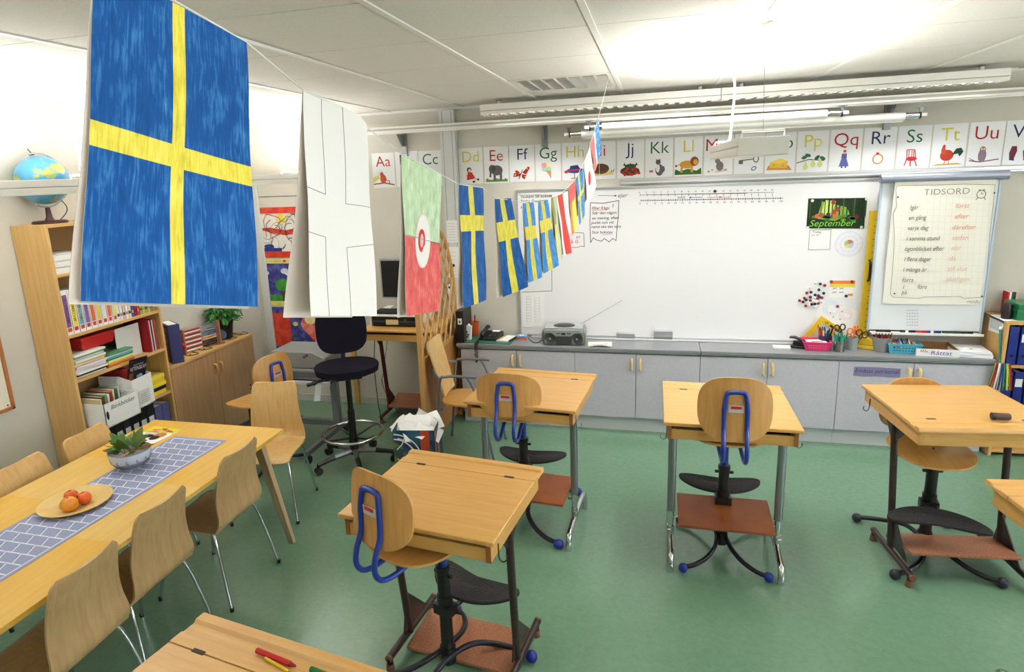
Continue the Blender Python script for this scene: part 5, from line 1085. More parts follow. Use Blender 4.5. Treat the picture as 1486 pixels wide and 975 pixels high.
# ================================================================== bentwood dining chairs
def dchair(label, mt):
    t = thing('dining_chair', label, 'chair')
    prof = [Vector(p) for p in ((.2, .425), (.17, .442), (.1, .446), (0, .44), (-.1, .432), (-.16, .438), (-.195, .47), (-.2, .52), (-.192, .58), (-.196, .66), (-.215, .75), (-.242, .84))]
    P = smoothpath([(0, a, b) for a, b in prof], 4); n = len(P)-1
    def wd(u):
        s = u*n/4
        w_ = .2 if s < 5 else .2-.045*min(1, (s-5)/6)
        e = .045; du = min(u, 1-u)*1.0
        if du < e: w_ *= 1-.16*(1-math.sqrt(max(0, 1-(1-du/e)**2)))
        return w_
    def fn(u, v):
        x = u*n; i = min(int(x), n-1); p = P[i].lerp(P[i+1], x-i); w_ = wd(u); vv = (v-.5)*2
        dish = .012*(vv*vv)*(1 if u > .5 else .6)
        return (vv*w_, p.y+(dish if u > .5 else 0), p.z+(dish if u <= .45 else 0))
    us = [0, .006, .015, .03, .045]+[.07+.86*i/34 for i in range(35)]+[.955, .97, .985, .994, 1]
    m = MB(); m.surf(fn, us, 8, .011, mt); m.build('seat_shell', t, smooth=60)
    m = MB()
    for s in (-1, 1):
        m.tube(smoothpath([(s*.11, .1, .425), (s*.15, .13, .424), (s*.168, .15, .41), (s*.185, .17, .3), (s*.215, .215, .0)], 6), .0095, CHROME, 10)
        m.tube(smoothpath([(s*.11, -.1, .418), (s*.15, -.13, .416), (s*.168, -.15, .4), (s*.19, -.185, .3), (s*.225, -.25, .0)], 6), .0095, CHROME, 10) if False else None
    fl_ = m
    t_legs = []
    for s in (-1, 1):
        for f_ in (1, -1):
            m = MB(); m.tube(smoothpath([(s*.1, f_*.09, .42), (s*.15, f_*.12, .418), (s*.17, f_*.14, .402), (s*.188, f_*.17, .3), (s*.22, f_*.225, .008)], 6), .009, CHROME, 10); l = m.build('leg', t)
            m = MB(); m.lathe([(.011, 0), (.0115, .022), (0, .024)], BLACK, 10, (s*.221, f_*.227, 0)); m.build('foot_cap', l)
    m = MB(); m.tube([(-.1, .09, .42), (.1, .09, .42)], .009, CHROME, 8); m.tube([(-.1, -.09, .418), (.1, -.09, .418)], .009, CHROME, 8); m.bc((0, 0, .426), (.16, .17, .01), BLACK); m.build('under_frame', t)
    return t
NR = R(90)
c1 = dchair('bentwood dining chair on the near side of the table, farthest of the three', IKEA)
c1.location = (-2.22, -2.5, 0); c1.rotation_euler = (0, 0, NR)
dup(c1, (-2.22, -3.07, 0), NR+R(1), 'bentwood dining chair on the near side of the table, middle of the three')
dup(c1, (-2.165, -3.53, 0), NR+R(2), 'bentwood dining chair on the near side of the table, closest to the photographer')
c2 = dchair('light bentwood dining chair at the far end of the table, facing the photographer', IKEAL)
c2.location = (-2.38, -1.7, 0); c2.rotation_euler = (0, 0, R(180+14))
dup(c2, (-2.83, -2.44, 0), -NR+R(4), 'light bentwood dining chair by the bookcase, far one on the wall side of the table')
dup(c2, (-2.83, -2.86, 0), -NR+R(3), 'light bentwood dining chair cut by the left edge, wall side of the table')
# ================================================================== tall bookcase on the left wall
BX0, BX1, BY0, BY1 = -3.73, -3.457, -2.108, -1.315
t = thing('bookcase', 'tall birch bookcase against the left wall, globe on top', 'bookcase', (BX0, (BY0+BY1)/2, 0)); dep = BX1-BX0; hw = (BY1-BY0)/2
for s in (-1, 1): m = MB(); m.b(.002, dep, s*hw-.01, s*hw+.01, 0, 2.02, SHELF); m.build('side_panel', t, bevel=.0015)
SHY = wood('shelf_birch_y', (216, 176, 112), (198, 154, 90), 'y', .45)
for z in (.06, .33, .661, .998, 1.295, 1.69, 2.0): m = MB(); m.b(.004 if z < 2 else .002, dep-.002, -hw+.01, hw-.01, z, z+.02, SHY); m.build('shelf', t, bevel=.001)
m = MB(); m.b(.001, .006, -hw+.01, hw-.01, .06, 2.0, M('shelf_back', (150, 116, 72), .7)); m.build('back_panel', t, smooth=0)
# globe
t = thing('globe', 'blue globe in a clear meridian ring on top of the tall bookcase', 'globe', (-3.6, -1.95, 2.02))
m = MB(); OCE = noise_mat('globe_sea', (74, 164, 206), (60, 140, 190), (1, 1, 1), 4, .25, coat=.6)
gt = OCE.node_tree; L_n = gt.links.new
nz = gt.nodes.new('ShaderNodeTexNoise'); nz.inputs['Scale'].default_value = 7.5; nz.inputs['Detail'].default_value = 6
tcn = gt.nodes.new('ShaderNodeTexCoord'); L_n(tcn.outputs['Object'], nz.inputs['Vector'])
r1_ = gt.nodes.new('ShaderNodeValToRGB'); r1_.color_ramp.elements[0].position = .56; r1_.color_ramp.elements[0].color = (0, 0, 0, 1); r1_.color_ramp.elements[1].position = .58; r1_.color_ramp.elements[1].color = (1, 1, 1, 1); L_n(nz.outputs['Fac'], r1_.inputs[0])
r2_ = gt.nodes.new('ShaderNodeValToRGB'); r2_.color_ramp.elements[0].position = .58; r2_.color_ramp.elements[0].color = rgb(150, 170, 90); r2_.color_ramp.elements[1].position = .7; r2_.color_ramp.elements[1].color = rgb(206, 160, 80); L_n(nz.outputs['Fac'], r2_.inputs[0])
mxn = gt.nodes.new('ShaderNodeMix'); mxn.data_type = 'RGBA'; bs = gt.nodes['Principled BSDF']; src = bs.inputs['Base Color'].links[0].from_socket
L_n(r1_.outputs[0], mxn.inputs[0]); L_n(src, mxn.inputs[6]); L_n(r2_.outputs[0], mxn.inputs[7]); L_n(mxn.outputs[2], bs.inputs['Base Color'])
m.ball((0, 0, .27), .152, OCE, 40); m.build('sphere', t)
m = MB(); m.tube([(0, .166*math.sin(R(a)), .27+.166*math.cos(R(a))) for a in range(-20, 205, 7)], .006, M('clear_ring', (206, 210, 212), .15, trans=.5), 8); m.build('meridian_ring', t)
m = MB(); m.lathe([(.1, 0), (.1, .012), (.09, .018), (.0, .02)], M('globe_base', (60, 26, 24), .4), 24); m.lathe([(.03, .018), (.018, .04), (.014, .1), (0, .105)], M('globe_base', (0, 0, 0)), 16); m.build('base', t)
m = MB(); m.tube([(0, -.03, .425), (0, -.06, .46)], .003, BLACK, 6); m.tube([(0, -.055, .425), (0, -.025, .43)], .006, BLACK, 8); m.build('axis_knob', t)
m = MB(); m.tube(smoothpath([(.02, .09, .14), (.02, .12, .1), (.02, .11, .06), (.02, .06, .02)], 5), .003, BLACK, 6); m.build('cable', t)
# shelf contents
def yb(name, label, cat, y0, y1, x0, x1, z0, h, mt, group=None, extra=None, bev=.0015, tilt=0, pages=True):
    t = thing(name, label, cat, ((x0+x1)/2, (y0+y1)/2, z0), 0, group); L = (y1-y0)/2; D_ = (x1-x0)/2
    if tilt: t.rotation_euler = (tilt, 0, 0)
    m = MB()
    if pages:
        m.b(D_-.002, D_, -L, L, 0, h, mt); m.b(-D_, D_, -L, -L+.0012, 0, h, mt); m.b(-D_, D_, L-.0012, L, 0, h, mt); m.build('cover', t)
        m = MB(); m.b(-D_+.003, D_-.002, -L+.0012, L-.0012, .002, h-.003, PAPER); m.build('pages', t, smooth=0)
    else: m.b(-D_, D_, -L, L, 0, h, mt); m.build('body', t, bevel=bev)
    if extra: m = MB(); extra(m, D_, L, h); m.build('spine_print', t, smooth=0)
    return t
for k in range(3):
    yb('paper_tray', 'white flat box on the top compartment of the tall bookcase, %s of three' % ('lowest', 'middle', 'topmost')[k], 'box', -2.09, -1.8, -3.7, -3.475, 1.71+.041*k, .039, WHITE, pages=False, extra=lambda m, D_, L, h: m.b(D_, D_+.0005, -L+.02, L-.02, .034, .0365, ink(150, 140, 130)))
# maths binders with coloured labels
PAL = [((130, 90, 140), 'purple'), ((232, 214, 70), 'yellow'), ((110, 172, 186), 'teal'), ((130, 96, 160), 'violet'), ((224, 108, 60), 'orange'), ((226, 196, 74), 'golden'), ((232, 226, 214), 'plain'), ((222, 100, 60), 'tangerine'), ((232, 214, 110), 'pale yellow')]
y = -2.094; ords = ['first', 'second', 'third', 'fourth', 'fifth', 'sixth', 'seventh', 'eighth', 'ninth', 'tenth', 'eleventh', 'twelfth', 'thirteenth', 'fourteenth', 'fifteenth', 'sixteenth', 'seventeenth', 'eighteenth', 'nineteenth', 'twentieth']
for k in range(9):
    c, cn = PAL[k]; wd_ = .047-.001*k
    def ex(m, D_, L, h, c=c, k=k):
        m.b(D_, D_+.0006, -L+.007, L-.007, .05, h-.03, ink(*c)); m.b(D_, D_+.0008, -L+.009, L-.009, .02, .045, ink(200, 60, 60) if k % 2 else ink(206, 80, 50))
        if k < 3: m.text('MATEMATIK', .03, ((D_+.001, L-.013, .08), (0, 0, 1), (0, -1, 0)), ink(90, 60, 100) if k == 0 else ink(170, 120, 60), th=.0001, bold=.01)
    yb('workbook_binder', 'white binder with a %s spine label, %s from the left in the maths row' % (cn, ords[k]), 'binder', y, y+wd_, -3.7, -3.468, 1.315, .29-.004*k, PAPER, extra=ex); y += wd_+.002
PAL2 = [((236, 232, 226), 'white'), ((234, 230, 224), 'off-white'), ((216, 186, 200), 'pink'), ((240, 236, 230), 'plain white'), ((230, 214, 190), 'cream'), ((40, 80, 160), 'blue'), ((170, 36, 44), 'dark red'), ((200, 60, 60), 'red'), ((170, 170, 110), 'olive'), ((200, 190, 80), 'mustard'), ((150, 180, 80), 'lime'), ((180, 200, 120), 'pale green'), ((196, 120, 60), 'brown-orange'), ((120, 150, 90), 'moss green')]
for k, (c, cn) in enumerate(PAL2):
    wd_ = (-1.335-y)/(len(PAL2)-k)
    yb('schoolbook', '%s schoolbook in the right half of the upper book row, %s after the binders' % (cn, ords[k]), 'book', y, y+wd_-.0015, -3.68, -3.472, 1.315, .25-.009*k, ink(*c), extra=lambda m, D_, L, h, k=k: m.b(D_, D_+.0006, -L+.003, L-.003, .03, .05, ink(200, 150, 60) if k % 2 else ink(60, 70, 110))); y += wd_
# shelf with notebooks, red box
z = 1.018
stk = [((236, 234, 228), 'white'), ((40, 40, 44), 'black-edged'), ((230, 228, 222), 'cream'), ((232, 232, 236), 'plain white'), ((226, 226, 228), 'greyish'), ((234, 206, 214), 'pink'), ((230, 228, 224), 'ivory'), ((222, 206, 70), 'yellow-edged'), ((230, 232, 236), 'bluish white'), ((224, 222, 216), 'sand'), ((120, 180, 120), 'green'), ((236, 234, 230), 'bright white')]
for k, (c, cn) in enumerate(stk):
    o = yb('exercise_book', '%s exercise book in the flat left pile, %s from the bottom' % (cn, ords[k]), 'book', -2.088+.003*(k % 3), -1.845+.004*(k % 2), -3.68, -3.47+.01*(k % 3-1), z+k*.0132, .0125, ink(*c), pages=False, bev=.001)
stk2 = [((220, 80, 50), 'orange-red'), ((228, 160, 60), 'orange'), ((230, 216, 90), 'yellow'), ((236, 230, 170), 'pale yellow'), ((70, 150, 90), 'green'), ((110, 170, 190), 'light blue'), ((206, 222, 220), 'ice blue'), ((90, 150, 110), 'sage green')]
for k, (c, cn) in enumerate(stk2):
    yb('coloured_folder', '%s folder in the flat middle pile on the notebook shelf, %s from the bottom' % (cn, ords[k]), 'folder', -1.83+.004*(k % 2), -1.6-.004*(k % 3), -3.68, -3.475+.006*(k % 2), z+k*.0112, .0105, ink(*c), pages=False, bev=.001)
t = thing('red_box', 'red plastic box with a rim on top of the piles in the tall bookcase', 'box', (-3.6, -1.84, z+.161)); m = MB(); RP = M('red_plastic', (196, 34, 34), .35, coat=.2)
m.add([(-.09, -.13, 0), (.09, -.13, 0), (.09, .12, 0), (-.09, .12, 0), (-.1, -.14, .075), (.1, -.14, .075), (.1, .13, .075), (-.1, .13, .075)], [(3, 2, 1, 0), (0, 1, 5, 4), (1, 2, 6, 5), (2, 3, 7, 6), (3, 0, 4, 7), (4, 5, 6, 7)], RP); m.build('body', t, bevel=.004); m = MB(); m.b(-.105, .105, -.145, .135, .072, .085, RP); m.build('lid', t, bevel=.004)
y = -1.6
m = MB(); m.b(-.003, .003, -.11, .11, 0, .23, WHITE); o = m.build('writing_board', bevel=.001); o.location = (-3.54, -1.565, z); tag(o, 'white board leaning at the back beside the red box in the bookcase', 'board')
for k, (c, cn, h_) in enumerate((((150, 24, 34), 'dark red', .25), ((190, 40, 46), 'red', .24), ((230, 226, 220), 'white', .235), ((40, 44, 60), 'black', .24), ((236, 234, 230), 'thick white', .235), ((206, 50, 56), 'bright red', .24), ((200, 70, 80), 'rose', .23), ((60, 130, 90), 'green', .2), ((230, 110, 50), 'orange', .18))):
    yb('standing_book', '%s book standing at the right end of the notebook shelf, %s from the left' % (cn, ords[k]), 'book', -1.445+k*.0122, -1.434+k*.0122, -3.68, -3.475, z, h_, ink(*c), tilt=0)
# shelf with white boxes and magazines
z = .681
t = thing('archive_box', 'white cardboard box labelled in handwriting, sticking out of the bookcase', 'box', (-3.47, -1.93, z)); m = MB()
bw, bd, bh = .145, .16, .165
for a in ((-bd, bd, -bw, -bw+.004), (-bd, bd, bw-.004, bw), (-bd, -bd+.004, -bw, bw)): m.b(*a, 0, bh, PAPER)
m.b(bd-.004, bd, -bw, bw, 0, bh, PAPER); m.b(-bd, bd, -bw, bw, 0, .004, PAPER); m.build('body', t)
m = MB(); m.text('Bänkböcker', .042, ((bd+.0004, -.095, .115), (0, 1, 0), (0, 0, 1)), ink(20, 20, 24), shear=.25, bold=.0)
m.prism([(-.125+.011*math.cos(a), .085+.03*math.sin(a)) for a in [i*math.pi/8 for i in range(16)]], ((bd, .0, 0), (0, 1, 0), (0, 0, 1)), .0006, BLACK); m.build('writing', t, smooth=0)
bc_ = [((206, 190, 150), 'sand'), ((90, 60, 50), 'brown'), ((120, 160, 90), 'green'), ((230, 226, 216), 'white'), ((150, 60, 60), 'red'), ((220, 200, 150), 'cream'), ((60, 100, 80), 'dark green'), ((190, 200, 190), 'grey-green')]
for k in range(8):
    o = yb('reader', '%s slim reading book standing in the white cardboard box, %s from the left' % (bc_[k][1], ords[k]), 'book', -2.06+k*.033, -2.043+k*.033, -3.61, -3.36-.012*k, z+.006, .185+.004*(k % 3), ink(*bc_[k][0]), tilt=R(-2))
t = thing('magazine_file', 'white cut-away magazine file with science magazines, right of the white box', 'magazine file', (-3.51, -1.665, z), R(6)); m = MB()
m.b(.115, .118, -.1, .1, 0, .22, PAPER); m.prism([(-.14, 0), (.118, 0), (.118, .22), (.02, .25), (-.14, .25)], ((0, -.1, 0), (1, 0, 0), (0, 0, 1)), .003, PAPER); m.prism([(-.14, 0), (.118, 0), (.118, .22), (.02, .25), (-.14, .25)], ((0, .103, 0), (1, 0, 0), (0, 0, 1)), .003, PAPER); m.b(-.14, .118, -.1, .1, 0, .003, PAPER)
m.build('body', t, smooth=0); m = MB()
m.b(.118, .1186, -.06, .06, .02, .12, ink(214, 214, 214)); 
for k in range(5): m.b(.1188, .119, -.04, .03, .03+k*.015, .034+k*.015, ink(150, 150, 150))
m.build('print', t, smooth=0)
for k, (c, cn) in enumerate((((150, 50, 40), 'dark red'), ((60, 40, 40), 'brown-black'), ((200, 70, 60), 'red'), ((28, 24, 34), 'dark'))):
    t = thing('science_magazine', ('%s science magazine standing in the white magazine file, %s from the left' % (cn, ords[k])) if k < 3 else 'dark science magazine showing its cover above the white magazine file', 'magazine', (-3.52+.0, -1.735+k*.02, z+.004), 0); m = MB()
    if k < 3: m.b(-.1, .1, -.004, .004, 0, .29, ink(*c))
    else:
        t.location = (-3.44, -1.67, z+.16); t.rotation_euler = (R(-6), R(12), R(8)); m.b(-.004, .004, -.09, .1, 0, .2, ink(*c)); m.b(.004, .0046, .0, .05, .03, .075, ink(110, 160, 190)); ell(m, .04, .05, .03, .03, ink(150, 190, 210), 1, ((.0048, 0, 0), (0, 1, 0), (0, 0, 1)))
        m.text('VETENSKAP', .04, ((.0052, -.085, .115), (0, 1, 0), (0, 0, 1)), ink(220, 220, 226), th=.0002, sx=.85); m.text('ILLUSTRERAD', .018, ((.0052, -.05, .15), (0, 1, 0), (0, 0, 1)), ink(180, 180, 190), th=.0002); m.b(.0042, .0048, -.085, -.04, .02, .1, ink(140, 70, 50))
    m.build('cover', t, smooth=0)
for k in range(5):
    c = ((232, 206, 50), (30, 34, 60), (232, 206, 50), (232, 206, 50), (236, 214, 80))[k]
    yb('card_box', ('lowest yellow box', 'dark blue flat box', 'second yellow box', 'third yellow box', 'topmost pale yellow box')[k]+' in the small pile on the shelf', 'box', -1.53+.008*(k % 2), -1.35, -3.66, -3.48+.006*(k % 3), z+k*.03, .029, ink(*c), pages=False, bev=.002)
yb('yellow_card_file', 'dull yellow card box behind the small yellow pile', 'box', -1.5, -1.38, -3.71, -3.665, z, .19, ink(190, 170, 40), pages=False)
yb('white_card_file', 'white card box standing behind the magazine file in the bookcase', 'box', -1.56, -1.51, -3.7, -3.5, z, .24, PAPER, pages=False)
# lower binders
z = .35
NB_ = M('binder_navy', (24, 30, 62), .5); BKB = M('binder_black', (26, 26, 30), .5); LBL = M('label_pale', (216, 218, 224), .7)
for k in range(10):
    mt = NB_ if k < 2 else (BKB if k < 8 else M('binder_purple', (90, 92, 150), .5))
    y0 = -2.09+k*.074
    ex = (lambda m, D_, L, h: m.b(D_, D_+.001, -L+.012, L-.012, .12, .2, LBL)) if k < 8 else None
    yb('ring_binder', '%s binder low in the tall bookcase, %s from the left' % (('navy blue', 'black', 'purple')[0 if k < 2 else 1 if k < 8 else 2], ords[k]), 'binder', y0, y0+.07, -3.72, -3.475, z, .29 if k < 8 else .25, mt, extra=ex)

# ================================================================== low cupboard
t = thing('low_cupboard', 'low beech cupboard with two doors in the corner beside the tall bookcase', 'cupboard', (BX0, -.775, 0)); hw = .525
m = MB(); m.b(.002, dep-.018, -hw, hw, .05, .836, CABW); m.b(.002, dep-.04, -hw+.02, hw-.02, 0, .05, CABW); m.build('body', t, bevel=.001)
m = MB(); m.b(.002, dep+.006, -hw-.004, hw+.004, .836, .857, SHY); m.build('top', t, bevel=.002)
for s in (-1, 1):
    m = MB(); m.b(dep-.017, dep, min(s*.002, s*hw), max(s*.002, s*hw), .055, .833, CABW); d = m.build('door', t, bevel=.001)
    m = MB(); m.tube(smoothpath([(dep, s*.035, .73), (dep+.024, s*.035, .725), (dep+.03, s*.035, .69), (dep+.024, s*.035, .655), (dep, s*.035, .65)], 5), .008, BIRCH, 10); m.build('handle', d)
m = MB(); CORDM = M('garland_green', (70, 84, 50), .8)
for k in range(6):
    y = -.42+k*.17; m.tube(smoothpath([(.05, y, .86), (.12, y+.05, .86), (.2, y+.02, .86), (.24, y+.09, .86), (.14, y+.13, .86)], 5), .003, CORDM if k % 3 else M('garland_brown', (120, 70, 50), .8), 5)
    m.ball((.2, y+.04, .862), .007, M('garland_brown', (0, 0, 0)), 8)
o = m.build('garland'); o.location = (BX0, -.775, 0); tag(o, 'thin green and brown garland lying along the top of the low cupboard', 'garland')
t = thing('magazine_file', 'navy blue file box with round cut-outs at the left end of the low cupboard', 'magazine file', (-3.56, -1.135, .857), R(-32)); m = MB(); NV = M('navy_card', (34, 38, 96), .5)
m.b(-.11, .11, -.045, .045, 0, .31, NV); m.build('body', t, bevel=.003); m = MB()
m.b(-.105, .105, -.0458, -.045, .005, .305, M('file_dark', (24, 24, 44), .6))
for k in range(6): m.b(-.06, .06, -.0464, -.0456, .02+k*.046, .052+k*.046, M('cork_brown', (130, 84, 44), .7))
m.b(-.09, .09, -.03, .03, .3095, .311, PAPER); m.build('pattern', t, smooth=0)
for k in range(6):
    pass
t = thing('abacus', 'wooden abacus with red, white, blue and black beads on the low cupboard', 'abacus', (-3.565, -.785, .857), R(77)); m = MB(); WA = wood('abacus_wood', (176, 120, 84), (150, 98, 66), 'z', .5)
for s in (-1, 1): m = MB(); m.b(s*.175-.007, s*.175+.007, -.02, .02, 0, .205, WA); m.build('side_post', t, bevel=.002)
m = MB()
for k in range(10): m.tube([(-.17, 0, .02+k*.0185), (.17, 0, .02+k*.0185)], .0018, CHROME, 6)
m.build('rods', t)
BD = [M('bead_red', (170, 30, 36), .4), M('bead_white', (230, 228, 222), .4), M('bead_grey', (150, 160, 176), .4), M('bead_black', (24, 26, 34), .4), M('bead_blue', (90, 110, 160), .4), M('bead_wood', (206, 160, 110), .4)]
m = MB()
for k in range(10):
    mt = BD[0] if k % 2 else BD[1]
    for j in range(10): m.tube([(-.162+j*.0155, 0, .02+k*.0185), (-.1475+j*.0155, 0, .02+k*.0185)], .0082, mt, 8)
m.build('left_beads', t)['kind'] = 'stuff'
m = MB()
for k in range(10):
    mt = BD[3] if k < 3 else (BD[5] if k < 5 else BD[4] if k < 7 else BD[2])
    for j in range(9): m.tube([(.006+j*.0155, 0, .02+k*.0185), (.0205+j*.0155, 0, .02+k*.0185)], .0075 if k < 5 else .004, mt, 8)
m.build('right_beads', t)['kind'] = 'stuff'
m = MB(); rr_ = random.Random(4)
for k in range(14): m.ball((rr_.uniform(-.03, .03), rr_.uniform(-.04, .04), .015+rr_.uniform(0, .08)), rr_.uniform(.012, .02), RP, 8)
o = m.build('red_garland'); o.location = (-3.62, -.99, .857); tag(o, 'crumpled red garland between the navy file box and the abacus', 'garland'); o['kind'] = 'stuff'
m = MB(); m.lathe([(.05, 0), (.075, .02), (.08, .05), (.07, .08), (.03, .1), (0, .1)], M('blue_cloth', (96, 110, 146), .7), 20); o = m.build('blue_bag'); o.location = (-3.63, -.5, .857); tag(o, 'small greyish-blue pouch behind the abacus', 'pouch')
t = thing('potted_plant', 'dark green leafy plant in a black pot at the back corner of the low cupboard', 'plant', (-3.6, -.43, .857)); m = MB(); m.lathe([(.055, 0), (.075, .14), (.08, .15), (.072, .15), (.066, .13), (0, .13)], M('black_pot', (26, 24, 28), .4), 24); m.build('pot', t)
m = MB(); gl = noise_mat('plant_green', (60, 140, 52), (30, 84, 30), (1, 1, 1), 12, .45); rr_ = random.Random(8)
for k in range(300):
    a = rr_.uniform(0, 6.283); e_ = rr_.uniform(.05, 1); r_ = .03+.13*e_; zz = .16+rr_.uniform(0, .17)*(1-.3*e_)
    c = Vector((r_*math.cos(a)*.8, r_*math.sin(a)*1.15, zz)); L = rr_.uniform(.024, .038); T = Matrix.Translation(c) @ Matrix.Rotation(a, 4, 'Z') @ Matrix.Rotation(rr_.uniform(-.3, 1.1), 4, 'Y') @ Matrix.Rotation(rr_.uniform(-.7, .7), 4, 'X')
    m.add([(-L, 0, 0), (-L*.4, L*.42, .004), (L*.5, L*.34, .002), (L, 0, -.006), (L*.5, -L*.34, .002), (-L*.4, -L*.42, .004), (0, 0, .0)], [(0, 6, 1), (1, 6, 2), (2, 6, 3), (3, 6, 4), (4, 6, 5), (5, 6, 0)], gl, T)
o = m.build('foliage', t, smooth=0); o['kind'] = 'stuff'
m = MB(); 
for k in range(8): a = k*.785; m.tube(smoothpath([(0, 0, .12), (.03*math.cos(a), .03*math.sin(a), .2), (.07*math.cos(a), .09*math.sin(a), .27)], 4), .003, M('stem_green', (60, 90, 40), .6), 5)
m.build('stems', t)['kind'] = 'stuff'
# picture frame on the left wall
t = thing('framed_notice', 'wooden-framed notice on the left wall, cut by the left edge of the picture', 'picture', (XL+.001, -2.75, 1.15)); m = MB(); OAK = wood('frame_oak', (186, 120, 66), (164, 100, 52), 'z', .5)
for a in ((-.42, .42, .23, .25), (-.42, .42, -.25, -.23)): m.b(0, .02, a[0], a[1], a[2]-.0, a[3], OAK)
for a in ((-.42, -.4), (.4, .42)): m.b(0, .02, a[0], a[1], -.25, .25, OAK)
m.build('frame', t, bevel=.002); m = MB(); m.b(0, .008, -.4, .4, -.23, .23, CREAM); m.build('sheet', t, smooth=0)
for s in (-1, 1): m = MB(); m.ball((.012, s*.38, -.215), .005, BLACK, 8); m.build('pin', t)

# ================================================================== children's paintings on the back wall, left corner
def paint(label, x0, x1, z0, z1, prims, base):
    m = MB(); m.b(x0, x1, YB-.003, YB-.0015, z0, z1, PAPER); w_, h_ = x1-x0, z1-z0; fr = ((x0, YB-.0032, z0), (1, 0, 0), (0, 0, 1)); lay = 0
    pol(m, [(0, 0), (w_, 0), (w_, h_), (0, h_)], base, 0, fr)
    for p in prims:
        lay += 1; mt = p[-1]
        if p[0] == 'r': a = p[1]; pol(m, [(a[0]*w_, a[2]*h_), (a[1]*w_, a[2]*h_), (a[1]*w_, a[3]*h_), (a[0]*w_, a[3]*h_)], mt, lay, fr)
        elif p[0] == 'e': a = p[1]; ell(m, a[0]*w_, a[1]*h_, a[2]*w_, a[3]*h_, mt, lay, fr)
        elif p[0] == 'l': lne(m, [(q_[0]*w_, q_[1]*h_) for q_ in p[1]], p[2], mt, lay, fr)
        elif p[0] == 'p': pol(m, [(q_[0]*w_, q_[1]*h_) for q_ in p[1]], mt, lay, fr)
    o = m.build('painting', smooth=0); tag(o, label, 'painting'); return o
def dab(n, a, b_, s=14): return noise_mat('dab_'+n, a, b_, (1, 1, 1), s, .6, lo=.4, hi=.62)
RDm, BLm, GNm, YLm, WHm, BRm, NVm = dab('red', (206, 44, 30), (222, 80, 50)), dab('blue', (46, 44, 120), (90, 96, 170)), dab('green', (40, 130, 50), (70, 160, 60)), dab('yellow', (226, 220, 130), (214, 200, 100)), dab('white', (226, 228, 232), (190, 196, 214)), dab('brown', (110, 44, 34), (90, 34, 28)), dab('navy', (24, 40, 110), (40, 60, 140))
rr_ = random.Random(21); sc_ = []
for k in range(16):
    x, y_ = rr_.uniform(.02, .98), rr_.uniform(.2, .82); pts = []
    a = rr_.uniform(0, 6); 
    for j in range(12): a += rr_.uniform(-.2, 1.0); x = min(.98, max(.02, x+.06*math.cos(a))); y_ = min(.86, max(.16, y_+.08*math.sin(a))); pts.append((x, y_))
    sc_.append(('l', pts, rr_.uniform(.003, .008), ink(*rr_.choice([(40, 80, 60), (70, 40, 30), (30, 60, 50), (190, 60, 40), (90, 60, 40)]))))
paint('red-bordered scribbled painting with a blue car, top of the three on the corner wall', -3.68, -3.13, 1.49, 1.98, [('e', (.55, .78, .12, .13), dab('pale', (238, 230, 190), (230, 214, 140))), ('e', (.55, .78, .05, .06), ink(236, 220, 60)), ('p', [(.02, .58), (.3, .5), (.6, .44), (.95, .5), (.95, .6), (.6, .54), (.3, .6)], RDm), ('p', [(.68, .12), (.78, .12), (.8, .34), (.7, .32)], RDm)]+sc_+[('r', (.12, .5, .12, .19), NVm), ('e', (.25, .22, .1, .05), NVm), ('e', (.92, .26, .05, .05), GNm), ('r', (.91, .925, .12, .24), BRm), ('e', (.08, .27, .04, .04), GNm), ('r', (.0, 1, 0, .12), RDm), ('r', (.0, 1, .88, 1), RDm)], dab('base', (232, 228, 220), (222, 220, 214)))
paint('painting of a tree under a dark blue cloudy sky, middle one on the corner wall', -3.68, -3.13, 1.0, 1.475, [('r', (0, 1, .0, .9), BLm), ('p', [(0, .1), (1, .1), (1, .16), (.8, .22), (.6, .18), (.3, .24), (0, .2)], GNm), ('r', (.4, .48, .1, .36), BRm), ('e', (.43, .44, .15, .13), GNm), ('e', (.5, .74, .08, .06), WHm), ('e', (.58, .7, .08, .06), WHm), ('e', (.74, .56, .1, .07), WHm), ('e', (.12, .7, .06, .05), WHm), ('r', (.1, .16, .11, .2), BRm), ('r', (0, 1, .0, .1), YLm), ('r', (0, 1, .9, 1), YLm), ('p', [(.48, .955), (.52, .985), (.56, .955), (.52, .92)], RDm), ('l', [(.1, .95), (.9, .955)], .002, BRm), ('p', [(.46, .05), (.5, .075), (.54, .05), (.5, .02)], RDm)], BLm)
paint('wide blue and red painting with small trees, lowest on the corner wall', -3.66, -3.06, .53, .985, [('r', (.1, .42, .1, .86), RDm), ('r', (.4, .62, .92, 1), RDm), ('e', (.52, .62, .05, .05), YLm), ('p', [(.62, .62), (.7, .9), (.98, .9), (.98, .1), (.8, .3), (.66, .5)], dab('salmon', (222, 90, 70), (236, 150, 130))), ('e', (.8, .72, .1, .1), dab('pale', (0, 0, 0), (0, 0, 0))), ('e', (.48, .28, .03, .04), GNm), ('r', (.475, .49, .1, .26), BRm), ('e', (.68, .22, .03, .04), GNm), ('r', (.67, .685, .06, .2), BRm), ('p', [(.5, .1), (.98, .04), (.98, .22), (.7, .16)], dab('lilac', (120, 120, 190), (90, 90, 170)))], BLm)
m = MB(); m.b(-3.7, -2.9, YB-.004, YB-.001, 2.08, 2.085, ink(60, 60, 60)); o = m.build('picture_wire', smooth=0); tag(o, 'thin dark wire along the wall above the paintings', 'wire')

